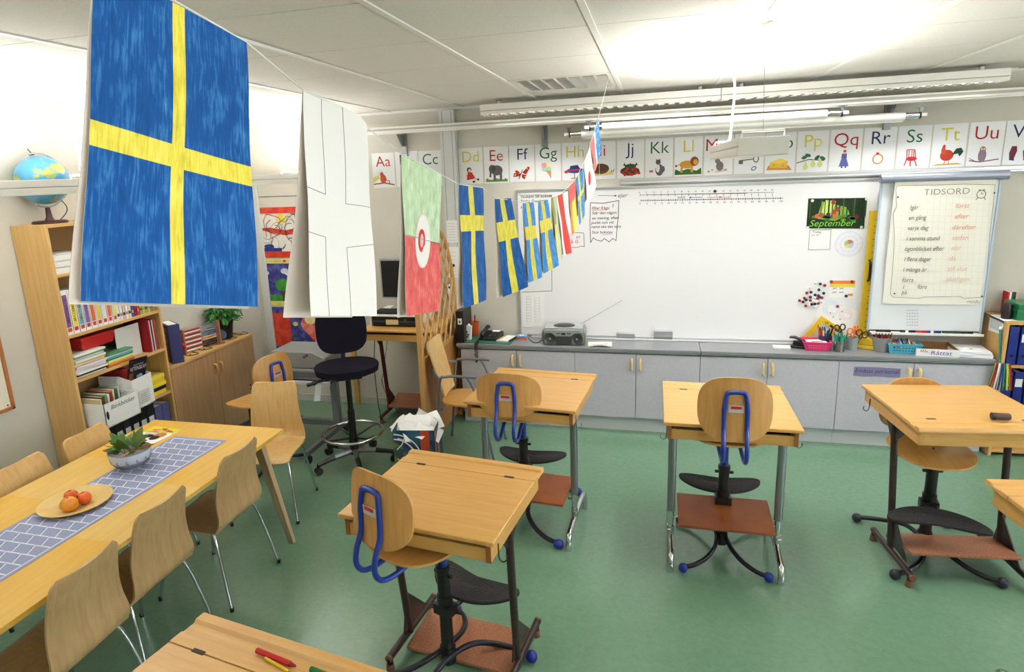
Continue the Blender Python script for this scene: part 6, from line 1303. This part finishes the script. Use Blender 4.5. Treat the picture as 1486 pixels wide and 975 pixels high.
# ================================================================== grey copier on its trolley
t = thing('trolley', 'grey metal trolley on castors carrying the grey machine, behind the office chair', 'trolley', (-2.75, -.55, 0)); TG = M('trolley_grey', (128, 134, 136), .45)
m = MB(); m.b(-.33, .33, -.18, .2, .57, .59, M('dark_top', (54, 58, 66), .5)); m.b(-.33, .33, -.2, -.18, .56, .592, M('edge_light', (196, 200, 206), .4)); m.build('top', t, bevel=.003)
m = MB(); m.b(-.24, -.18, .06, .12, .09, .57, TG); m.build('column', t, bevel=.004); m = MB(); m.b(.18, .24, .06, .12, .09, .57, TG); m.build('column', t, bevel=.004)
m = MB(); m.b(-.24, .24, .07, .11, .09, .14, TG); m.build('cross_beam', t, bevel=.003)
for s in (-1, 1):
    m = MB(); m.b(s*.24-.02, s*.24+.02, -.52 if s > 0 else -.12, .22, .075, .115, STEEL); f = m.build('foot', t, bevel=.003)
    for yy in ((-.48 if s > 0 else -.08), .18):
        m = MB(); m.tube([(s*.24-.014, yy, .032), (s*.24+.014, yy, .032)], .032, BLACK, 18); m.b(s*.24-.01, s*.24+.01, yy-.012, yy+.012, .03, .08, BLACK); m.build('castor', f)
t = thing('copier', 'low grey copier with a curved lid standing on the trolley below the paintings', 'copier', (-2.75, -.53, .592)); CG = M('copier_grey', (136, 138, 138), .45)
m = MB(); m.b(-.3, .3, -.18, .18, .0, .09, CG); m.prism([(-.3, .09), (.3, .09), (.27, .19), (.16, .235), (-.22, .235), (-.28, .2)], ((0, .17, 0), (1, 0, 0), (0, 0, 1)), .33, CG); m.build('housing', t, bevel=.01, seg=3)
m = MB(); m.b(-.24, .24, -.186, -.18, .02, .07, M('copier_dark', (96, 98, 100), .5)); m.build('paper_slot', t, bevel=.002)
m = MB(); m.bc((.1, -.163, .2), (.05, .002, .02), ink(60, 60, 110), ry=R(-30)); m.bc((.1, -.1645, .2), (.02, .002, .012), ink(200, 60, 70), ry=R(-30)); m.build('badge', t)

# ================================================================== office chair
t = thing('office_chair', 'tall black office chair with foot ring and white tag in the left corner', 'office chair', (-2.14, -.95, 0), R(212)); FB = noise_mat('black_fabric', (24, 22, 32), (32, 30, 42), (1, 1, 1), 300, .95, spec=.1)
m = MB(); m.shell(.245, .225, .012, lambda a, b: .83-.012*(a*a+b*b)/.05-.03*max(0, b-.1)/.1, FB, pw=2.3); m.shell(.24, .22, .045, lambda a, b: .819, FB, pw=2.3); m.build('seat', t, smooth=60)
T = Matrix.Translation((0, -.3, 1.04)) @ Matrix.Rotation(R(90), 4, 'X'); m = MB(); m.shell(.2, .2, .05, lambda a, b: -.8*a*a+.02, FB, pw=3, T=T, rings=6); m.build('backrest', t, smooth=60)
m = MB(); m.tube(smoothpath([(0, -.1, .75), (0, -.26, .75), (0, -.34, .8), (0, -.345, .95), (0, -.335, 1.05)], 5), .02, BLACK, 10, flat=1.8); m.build('back_stem', t)
m = MB(); m.b(-.1, .1, -.1, .12, .73, .775, BLACK); m.tube([(.05, .03, .74), (.27, .06, .72)], .007, BLACK, 8); m.tube([(.27, .06, .72), (.31, .065, .715)], .014, BLACK, 10); m.tube([(.05, -.04, .74), (.24, -.05, .70)], .006, BLACK, 8); m.ball((.25, -.05, .69), .022, BLACK, 12); m.build('mechanism', t)
m = MB(); m.tube([(0, 0, .42), (0, 0, .74)], .021, BLACK, 16); m.tube([(0, 0, .2), (0, 0, .45)], .032, BLACK, 18, r1=.027); m.tube([(0, 0, .08), (0, 0, .2)], .036, BLACK, 18); m.build('column', t)
m = MB(); m.tube([(.235*math.cos(i*.2618), .235*math.sin(i*.2618), .26) for i in range(24)], .0115, CHROME, 10, closed=True)
m.build('foot_ring', t); m = MB()
for k in range(4): a = k*math.pi/2+.5; m.tube([(0.03*math.cos(a), .03*math.sin(a), .22), (.23*math.cos(a), .23*math.sin(a), .26)], .009, BLACK, 8)
m.build('ring_spokes', t)
for k in range(5):
    a = k*2*math.pi/5+.35; m = MB(); c, s = math.cos(a), math.sin(a); m.tube([(0, 0, .11), (.17*c, .17*s, .1)], .022, STEEL, 8, r1=.019); m.tube([(.17*c, .17*s, .1), (.31*c, .31*s, .08)], .021, BLACK, 8, r1=.018); l = m.build('base_arm', t)
    m = MB(); m.tube([(.31*c-.024*s, .31*s+.024*c, .028), (.31*c+.024*s, .31*s-.024*c, .028)], .028, BLACK, 16); m.tube([(.31*c, .31*s, .03), (.31*c, .31*s, .085)], .01, BLACK, 8); m.build('castor', l)
m = MB(); m.bc((.235, .02, .63), (.05, .002, .13), PAPER, ry=R(-12), rz=R(20)); m.tube([(.22, .02, .72), (.225, .02, .69)], .0015, WHITE, 5); m.build('tag', t)

# ================================================================== computer desk in the corner
DRED = M('dark_red_enamel', (84, 24, 30), .4, coat=.2)
_b = BROWNM; BROWNM = DRED
desk('high school desk with dark red frame carrying the computer, against the back wall', -1.98, -.03, 0, 'brown', z=.94, D=.62)
BROWNM = _b
t = thing('printer', 'black printer with a beige paper note on the computer desk', 'printer', (-2.04, .0, .941)); m = MB(); m.b(-.21, .21, -.2, .17, 0, .085, BLACK); m.b(-.2, .2, -.215, -.2, .012, .05, BLACK); m.build('housing', t, bevel=.008)
m = MB(); m.b(-.075, .04, -.217, -.215, .02, .065, M('beige_note', (206, 190, 140), .8)); m.build('paper_note', t, smooth=0); m = MB(); m.tube([(.1, -.2005, .06), (.1, -.203, .06)], .008, STEEL, 12); m.build('button', t)
t = thing('keyboard_shelf', 'white flat stand under the keyboard above the printer', 'stand', (-2.04, .0, 1.03)); m = MB(); m.b(-.23, .23, -.21, .2, 0, .014, WHITE); m.build('shelf', t, bevel=.002)
for s in (-1, 1): m = MB(); m.b(s*.225-.004, s*.225+.004, -.2, .2, -.088, 0, WHITE); m.build('side_panel', t)
t = thing('keyboard', 'black computer keyboard in front of the monitor', 'keyboard', (-2.04, -.11, 1.0445)); m = MB(); m.b(-.2, .2, -.07, .07, 0, .02, BLACK); m.build('body', t, bevel=.003); m = MB()
for r_ in range(5):
    for c_ in range(17): m.b(-.19+c_*.0224, -.171+c_*.0224, -.06+r_*.025, -.04+r_*.025, .02, .026, M('key_black', (44, 44, 48), .5))
k_ = m.build('keys', t); k_['kind'] = 'stuff'
t = thing('monitor', 'black flat computer monitor partly hidden by the hanging flags', 'monitor', (-2.07, .12, 1.0445)); SCR = M('screen_black', (10, 10, 12), .12)
m = MB(); m.b(-.21, .21, -.02, .02, .085, .45, M('bezel_grey', (150, 152, 156), .4)); m.build('bezel', t, bevel=.004); m = MB(); m.b(-.195, .195, -.0215, -.0195, .1, .435, SCR); m.build('screen', t, smooth=0)
m = MB(); m.b(-.03, .03, .0, .03, .01, .2, BLACK); m.b(-.11, .11, -.06, .08, 0, .012, M('bezel_grey', (0, 0, 0))); m.build('stand', t, bevel=.002)
m = MB(); 
m.tube(smoothpath([(-2.34, .24, .93), (-2.37, .15, .9), (-2.36, .0, .6), (-2.34, -.05, .3), (-2.27, -.12, .02), (-2.1, -.1, .008)], 6), .004, BLACK, 6)
tag(m.build('computer_cable'), 'black cable looping down beside the left end of the computer desk', 'cable')
m = MB(); m.tube(smoothpath([(-2.33, .26, .7), (-2.33, .1, .4), (-2.30, .0, .36), (-2.28, .04, .2), (-2.2, .1, .006)], 6), .003, BLACK, 6); tag(m.build('computer_cable'), 'second thinner black cable hanging below the computer desk', 'cable')

# ================================================================== wooden screen with lattice top
t = thing('lattice_screen', 'wooden room screen with a diamond lattice above a solid board', 'screen', (-1.6, -.28, 0)); LW = wood('screen_pine', (206, 160, 96), (184, 136, 74), 'z', .45); PNL = wood('screen_panel', (196, 138, 78), (176, 118, 62), 'z', .35)
hy = .47
def ztop(y): 
    k = min(1, abs(y)/hy); return .98+.82*math.sqrt(max(0, 1-k**2.0))
for s in (-1, 1): m = MB(); m.b(-.02, .02, s*hy-.022, s*hy+.022, 0, 1.2 if s < 0 else 1.02, LW); m.build('post', t, bevel=.003)
m = MB(); m.b(-.008, .008, -hy+.022, hy-.022, .06, .78, PNL); m.build('solid_board', t, smooth=0)
m = MB(); m.b(-.015, .015, -hy+.022, hy-.022, .775, .815, LW); m.build('middle_rail', t, bevel=.002)
m = MB(); m.tube([(0, -hy+.94*i/24, ztop(-hy+.94*i/24)) for i in range(25)], .02, LW, 8, flat=.9); m.build('curved_rail', t)
for d in (-1, 1):
    m = MB()
    for k in range(-9, 16):
        y0 = -hy+k*.14; pts = []
        for j in range(81):
            y = y0+d*(j*.02)*.62 if d > 0 else (y0-(j*.02)*.62); z = .81+j*.02
            if abs(y) < hy-.02 and z < ztop(y)-.005: pts.append((d*.006, y, z))
        if len(pts) > 2: m.tube([pts[0], pts[-1]], .0085, LW, 6, flat=1)
    o = m.build('lattice', t); 
m = MB(); c = (-.02+0, .1, 1.32); st = []
for k in range(10): a = k*math.pi/5+.3; r_ = .05 if k % 2 == 0 else .02; st.append((r_*math.cos(a), r_*1.4*math.sin(a)))
m.prism(st, ((0, 0, 0), (0, 1, 0), (0, 0, 1)), .002, WHITE); m.tube([(0, -.02, .01), (.004, .0, .06), (.004, .01, .08)], .003, BLACK, 5); m.ball((.003, 0, 0), .012, BLACK, 8)
o = m.build('paper_star'); p = onX(651, 417, -1.565); o.location = (p.x, p.y, p.z); tag(o, 'white paper star hanging on the lattice screen', 'decoration')
m = MB(); m.b(-.04, .04, -.006, 0, -.04, .04, WHITE); m.tube([(0, -.006, 0), (0, -.016, 0)], .014, BLACK, 12); m.tube(smoothpath([(0, -.014, 0), (-.02, -.03, -.02), (-.045, -.03, -.06)], 4), .003, BLACK, 6)
o = m.build('wall_socket'); o.location = (-1.62, .2615, onY(655, 385, .26).z); tag(o, 'white wall socket with a black plug on the pale column', 'socket')
for k, (z0, z1) in enumerate(((1.62, 1.82), (1.3, 1.58))):
    m = MB(); m.b(-.05, .05, -.001, 0, 0, z1-z0, PAPER)
    for j in range(7): m.b(-.04, .03, -.0014, -.001, .02+j*(z1-z0)/8, .0225+j*(z1-z0)/8, ink(170, 170, 176))
    o = m.build('printed_list', smooth=0); o.location = (-1.617, .2604, z0); tag(o, ('upper', 'lower')[k]+' printed list taped to the pale column', 'paper')

# ================================================================== armchair of bent wood and grey tube
t = thing('armchair', 'plywood armchair with grey tube arms between the lattice screen and the left far desk', 'armchair', (-1.28, -.55, 0), R(-88)); GT = M('tube_grey', (120, 124, 128), .35, .5)
AW = wood('armchair_ply', (226, 190, 128), (208, 166, 100), 'z', .35)
m = MB(); m.shell(.2, .21, .014, lambda a, b: .46-.2*a*a*.3, BIRCHY, pw=3); m.build('seat', t, smooth=60)
m = MB()
def bk(u, v): 
    x = (v-.5)*2*(.14+.03*u); return (x, -.17-.12*u+.25*x*x*2, .5+.44*u)
m.surf(bk, 10, 8, .013, AW); m.build('backrest', t, smooth=60)
for s in (-1, 1):
    m = MB(); m.tube(smoothpath([(s*.235, -.24, 0), (s*.235, -.2, .35), (s*.235, -.17, .66), (s*.235, -.12, .7), (s*.235, .0, .705), (s*.235, .12, .7)], 6), .011, GT, 10); m.build('arm_tube', t)
    m = MB(); m.tube(smoothpath([(s*.235, .24, 0), (s*.235, .17, .35), (s*.235, .1, .6), (s*.235, .05, .7)], 6), .011, GT, 10); m.build('leg', t)
m = MB(); m.tube([(-.235, -.17, .43), (.235, -.17, .43)], .01, GT, 8); m.tube([(-.235, .14, .43), (.235, .14, .43)], .01, GT, 8); m.tube(smoothpath([(-.235, -.17, .68), (-.15, -.24, .7), (0, -.27, .7), (.15, -.24, .7), (.235, -.17, .68)], 6), .011, GT, 10); m.build('under_frame', t)

# ================================================================== recycling box
t = thing('paper_box', 'tall blue printed cardboard box with an orange stripe, full of waste paper', 'box', (-1.545, -1.06, 0), R(9)); BXM = noise_mat('box_blue', (20, 52, 84), (44, 96, 120), (1, 1, 1), 9, .55, lo=.42, hi=.6); BX2 = noise_mat('box_olive', (110, 112, 50), (40, 70, 70), (1, 1, 1), 14, .55, lo=.42, hi=.6); OST = M('box_orange', (188, 62, 26), .5)
bw, bd, bh = .155, .14, .42
for nme, a, frm in (('front_wall', (-bw, bw, -bd, -bd+.004), 0), ('back_wall', (-bw, bw, bd-.004, bd), 0), ('side_wall', (-bw, -bw+.004, -bd+.004, bd-.004), 0), ('side_wall', (bw-.004, bw, -bd+.004, bd-.004), 0)):
    m = MB(); m.b(*a, 0, bh, BXM)
    if nme == 'front_wall':
        m.b(.05, .115, -bd-.0006, -bd, 0, bh, OST)
        NNs = NN; fr = ((0, -bd-.0005, 0), (1, 0, 0), (0, 0, 1)); pol(m, [(-bw, 0), (-.03, 0), (-.04, .2), (-.09, .3), (-bw, .33)], BX2, 1, fr)
        for r_ in (.16, .2): lne(m, [(-.15+r_*math.cos(a_), .2+r_*.95*math.sin(a_)) for a_ in [i*.13 for i in range(13)]], .01, WHITE, 3, fr)
        for p in (((-.12, .36), (-.02, .33)), ((-.06, .385), (-.09, .31)), ((-.13, .27), (-.09, .31)), ((-.13, .2), (-.09, .16))): lne(m, p, .008, WHITE, 4, fr)
    if nme == 'side_wall' and a[0] > 0: m.b(bw, bw+.0006, -bd+.004, -bd+.05, 0, bh, OST); m.b(bw, bw+.0006, -.03, .02, .1, .33, M('box_gold', (150, 130, 50), .5))
    m.build(nme, t, smooth=0)
m = MB(); m.b(-bw+.004, bw-.004, -bd+.004, bd-.004, .0, .004, CARDB); m.build('bottom', t, smooth=0)
rr_ = random.Random(5)
shs = [(-.08, -.02, .40, 25, 20, -20), (.0, .0, .42, 35, 5, 10), (.08, .03, .41, 40, -15, 35), (-.02, -.06, .39, 50, 8, 60), (.1, -.03, .38, 15, 30, 10), (-.1, .05, .38, 20, -30, 50), (.03, .07, .4, 60, 10, -30), (-.05, .0, .37, 5, 5, 20), (.05, -.05, .375, -8, -6, 70), (.0, .05, .35, 5, -8, 0)]
for k, (x, y, z, rx_, ry_, rz_) in enumerate(shs):
    m = MB(); ph = rr_.uniform(0, 6); m.surf(lambda u, v: ((u-.5)*.2, (v-.5)*.15, .008*math.sin(u*5+ph)+.008*math.sin(v*6+ph)), 6, 6, .0008, PAPER); o = m.build('waste_sheet', smooth=30)
    c9, s9 = math.cos(R(9)), math.sin(R(9)); o.location = (-1.545+x*c9-y*s9, -1.06+x*s9+y*c9, z); o.rotation_euler = (R(rx_), R(ry_), R(rz_)); tag(o, 'crumpled white sheet among the waste papers sticking out of the blue box', 'paper', 'waste sheets in the blue box')

# ================================================================== children's flags on a string
SWB, SWB2 = crayon('crayon_blue', (22, 82, 150), (64, 126, 182)), crayon('crayon_blue_light', (58, 134, 206), (120, 176, 220))
SWY = crayon('crayon_yellow', (226, 208, 76), (234, 220, 112), (240, 232, 170)); CRD = crayon('crayon_red', (222, 96, 92), (232, 146, 140), (240, 214, 208)); CGR = crayon('crayon_green', (190, 212, 170), (222, 230, 210), (236, 234, 226)); RFL = M('flat_red', (214, 40, 32), .7); FPAP = M('flag_paper', (236, 232, 228), .8, spec=.2); OLV = M('flat_olive', (140, 150, 80), .8); CPK = crayon('crayon_pink', (230, 120, 120), (236, 160, 160), (240, 214, 214)); CBK = M('flag_back', (226, 214, 204), .85, spec=.1)
GREYP = M('pencil_grey', (150, 150, 156), .8)
def flag(label, tl, tr, bl, br, Dl, Dr, mfun, us, vs, back=.035, bend=.0, shoulder=0, extra=None):
    t = thing('paper_flag', label, 'flag', atD(*tl, Dl)); o0 = Vector(t.location)
    A, B_, C_, D_ = [p-o0 for p in (atD(*tl, Dl), atD(*tr, Dr), atD(*bl, Dl), atD(*br, Dr))]
    n = (B_-A).cross(C_-A).normalized()
    def P(u, v, k=0):
        p = A.lerp(B_, u).lerp(C_.lerp(D_, u), v); p = p+n*(bend*math.sin(math.pi*u)*(v**.7)+.0015*math.sin(v*9+u*4))
        if shoulder: p = p+(C_-A).normalized()*shoulder*max(0, (u-.75)/.25)**3*(1-v)**4
        return p
    m = MB(); m.surf(lambda u, v: P(u, v), us, vs, -.0006, lambda u, v: mfun(u, v), m2=CBK)
    if extra: extra(m, P, -n if n.dot(CAM-o0) < 0 else n)
    m.build('front_sheet', t, smooth=50)
    bx = -n if n.dot(CAM-o0) > 0 else n
    side = Vector((-1, 0, 0))
    m = MB(); m.surf(lambda u, v: P(u, v)+side*(.0016+back*v**1.3)+Vector((0, -.004*v, -.002*v)), 6, 10, .0006, CBK); m.build('back_sheet', t, smooth=50)
    return t
def cross(c_b, c_y, u0, u1, v0, v1): return lambda u, v: c_y if (u0 < u < u1 or v0 < v < v1) else c_b
def ax(*k, n=4):
    k = sorted(set([0, 1]+list(k))); out = []
    for a, b_ in zip(k, k[1:]):
        c = max(1, int(round((b_-a)*16))); out += [a+(b_-a)*i/c for i in range(c)]
    return out+[1]
f1v = (.44, .52)
flag('large Swedish flag coloured in blue and yellow crayon, nearest to the camera', (139, -62), (357, 62), (118, 437), (375, 445), .56, .755, cross(SWB, SWY, .445, .525, .47, .545), ax(.445, .525), ax(.47, .545), .009, .004)
def ex2(m, P, n):
    for a in ([(.27, 0), (.27, .44), (0, .426)], [(.6, 0), (.6, .46), (1, .45)], [(0, .626), (.27, .636), (.27, 1)], [(.6, 1), (.6, .67), (1, .64)]):
        for p, q_ in zip(a, a[1:]):
            N_ = 6; pts = [P(p[0]+(q_[0]-p[0])*i/N_, p[1]+(q_[1]-p[1])*i/N_) for i in range(N_+1)]; m.tube([x+n*.0004 for x in pts], .0005, GREYP, 4)
flag('uncoloured white paper flag with a pencilled cross, second on the string', (440, 132), (531, 170), (452, 458.5), (547.5, 458.5), .87, 1.0, lambda u, v: FPAP, 10, 14, .04, .006, .012, extra=ex2)
def f3(u, v): return CGR if v < .5 else CRD
def ex3(m, P, n):
    el = lambda cx, cy, rx, ry, mt, k: m.add([P(cx, cy)+n*k]+[P(cx+rx*math.cos(a), cy+ry*math.sin(a))+n*k for a in [i*math.pi/10 for i in range(20)]], [(0, i+1, (i+1) % 20+1) for i in range(20)], mt)
    el(.5, .51, .225, .185, ink(238, 206, 196), .0007); el(.5, .51, .21, .175, ink(240, 236, 230), .001); el(.46, .51, .105, .078, RFL, .0013); el(.46, .51, .05, .045, ink(226, 190, 190), .0016)
    m.tube([P(i/8, .495+.01*i/8)+n*.0018 for i in range(9)], .0006, GREYP, 4)
flag('green over red crayon flag with a round emblem, third on the string', (583, 224), (640, 254), (590.5, 459), (637.5, 451), 1.18, 1.36, f3, ax(.5), ax(.5), .016, .003, extra=ex3)
flag('Swedish crayon flag hanging fourth, left of the whiteboard', (666.3, 268), (700.5, 273), (673, 447), (706, 435), 1.5, 1.66, cross(SWB, SWY, .38, .57, .245, .38), ax(.38, .57), ax(.245, .38), .014, -.002)
flag('Swedish crayon flag hanging fifth, its lower edge swung to the right', (718, 289), (741, 287.5), (730, 431), (767, 416), 1.83, 1.93, cross(SWB, SWY, .33, .58, .24, .44), ax(.33, .58), ax(.24, .44), .016, .0)
flag('pale blue Swedish crayon flag, sixth, in front of the board corner', (759, 295), (774, 294), (767.5, 410), (787, 402.5), 2.12, 2.22, cross(SWB2, SWY, .32, .6, .3, .47), ax(.32, .6), ax(.3, .47), .016, .0)
flag('Swedish crayon flag hanging seventh, overlapping the sixth', (781.5, 293), (794.5, 289.5), (789, 397), (811.5, 385), 2.36, 2.46, cross(SWB2, SWY, .3, .58, .27, .44), ax(.3, .58), ax(.27, .44), .016, .0)
flag('olive, yellow and white folded flag, eighth on the string', (800, 287), (807, 284), (809, 373), (816, 376), 2.55, 2.62, lambda u, v: OLV if (u < .45 and v < .45) else (SWY if u < .3 else ink(190, 196, 160)), ax(.3, .45), ax(.45), .016, .0)
flag('white and bright red flag, ninth on the string', (807.5, 285), (815, 281.5), (818, 370), (830, 367), 2.66, 2.72, lambda u, v: RFL if u > .25 else FPAP, ax(.25), 8, .025)
flag('plain white folded flag with small writing, tenth on the string', (817.5, 281), (823.5, 277), (822, 340), (829, 338), 2.76, 2.82, lambda u, v: FPAP, 4, 6, .02)
flag('red, orange and yellow-green flag, eleventh on the string', (825, 273), (834, 262), (830, 342), (838, 330), 2.86, 2.93, lambda u, v: CRD if v < .35 else (ink(230, 120, 60) if u < .35 else ink(210, 206, 70)), ax(.35), ax(.35), .02)
flag('Swedish crayon flag hanging twelfth, narrow, pale blue', (836, 259), (846, 245), (841, 327), (848.5, 312), 2.98, 3.05, cross(SWB2, SWY, .3, .5, .4, .5), ax(.3, .5), ax(.4, .5), .03)
def ex13(m, P, n): m.add([P(.45, .55)+n*.0007]+[P(.45+.17*math.cos(a), .55+.16*math.sin(a))+n*.0007 for a in [i*math.pi/8 for i in range(16)]], [(0, i+1, (i+1) % 16+1) for i in range(16)], RFL)
flag('white flag with a red disc, thirteenth on the string', (847.5, 236), (856, 214), (853, 298), (865.5, 270), 3.12, 3.22, lambda u, v: FPAP, 6, 8, .02, extra=ex13)
flag('pink and white crayon flag, fourteenth, high on the rising string', (857, 208), (863.5, 190), (863, 250), (867, 238), 3.3, 3.38, lambda u, v: CPK if u < .7 else FPAP, ax(.7), 6, .02)
flag('light blue crayon flag, last and highest on the string', (862, 188), (869, 172), (867, 236), (872, 222), 3.42, 3.5, lambda u, v: SWB2, 4, 6, .02)
tops = [atD(60, -130, .5), atD(139, -62, .56), atD(357, 62, .755), atD(440, 132, .87), atD(503, 160, .96), atD(531, 185, 1.0), atD(583, 224, 1.18), atD(640, 254, 1.36), atD(666.3, 268, 1.5), atD(700.5, 273, 1.66), atD(718, 288, 1.83), atD(741, 291, 1.93), atD(759, 294, 2.12), atD(794.5, 289.5, 2.46), atD(815, 281, 2.72), atD(836, 259, 2.98), atD(850, 230, 3.15), atD(866, 180, 3.46)]
E_ = onZ(884, 110, 2.79)
m = MB(); m.tube([p+Vector((0, 0, .0012)) for p in tops]+[E_], .0011, WHITE, 5); o = m.build('flag_string'); tag(o, 'white string carrying the row of paper flags up to the ceiling vent', 'string')
m = MB(); p = tops[-1]; m.tube([p, p+Vector((.01, .0, -.12)), p+Vector((.015, .0, -.3))], .0009, WHITE, 5); o = m.build('loose_thread'); tag(o, 'loose end of thread hanging beside the highest flag', 'string')
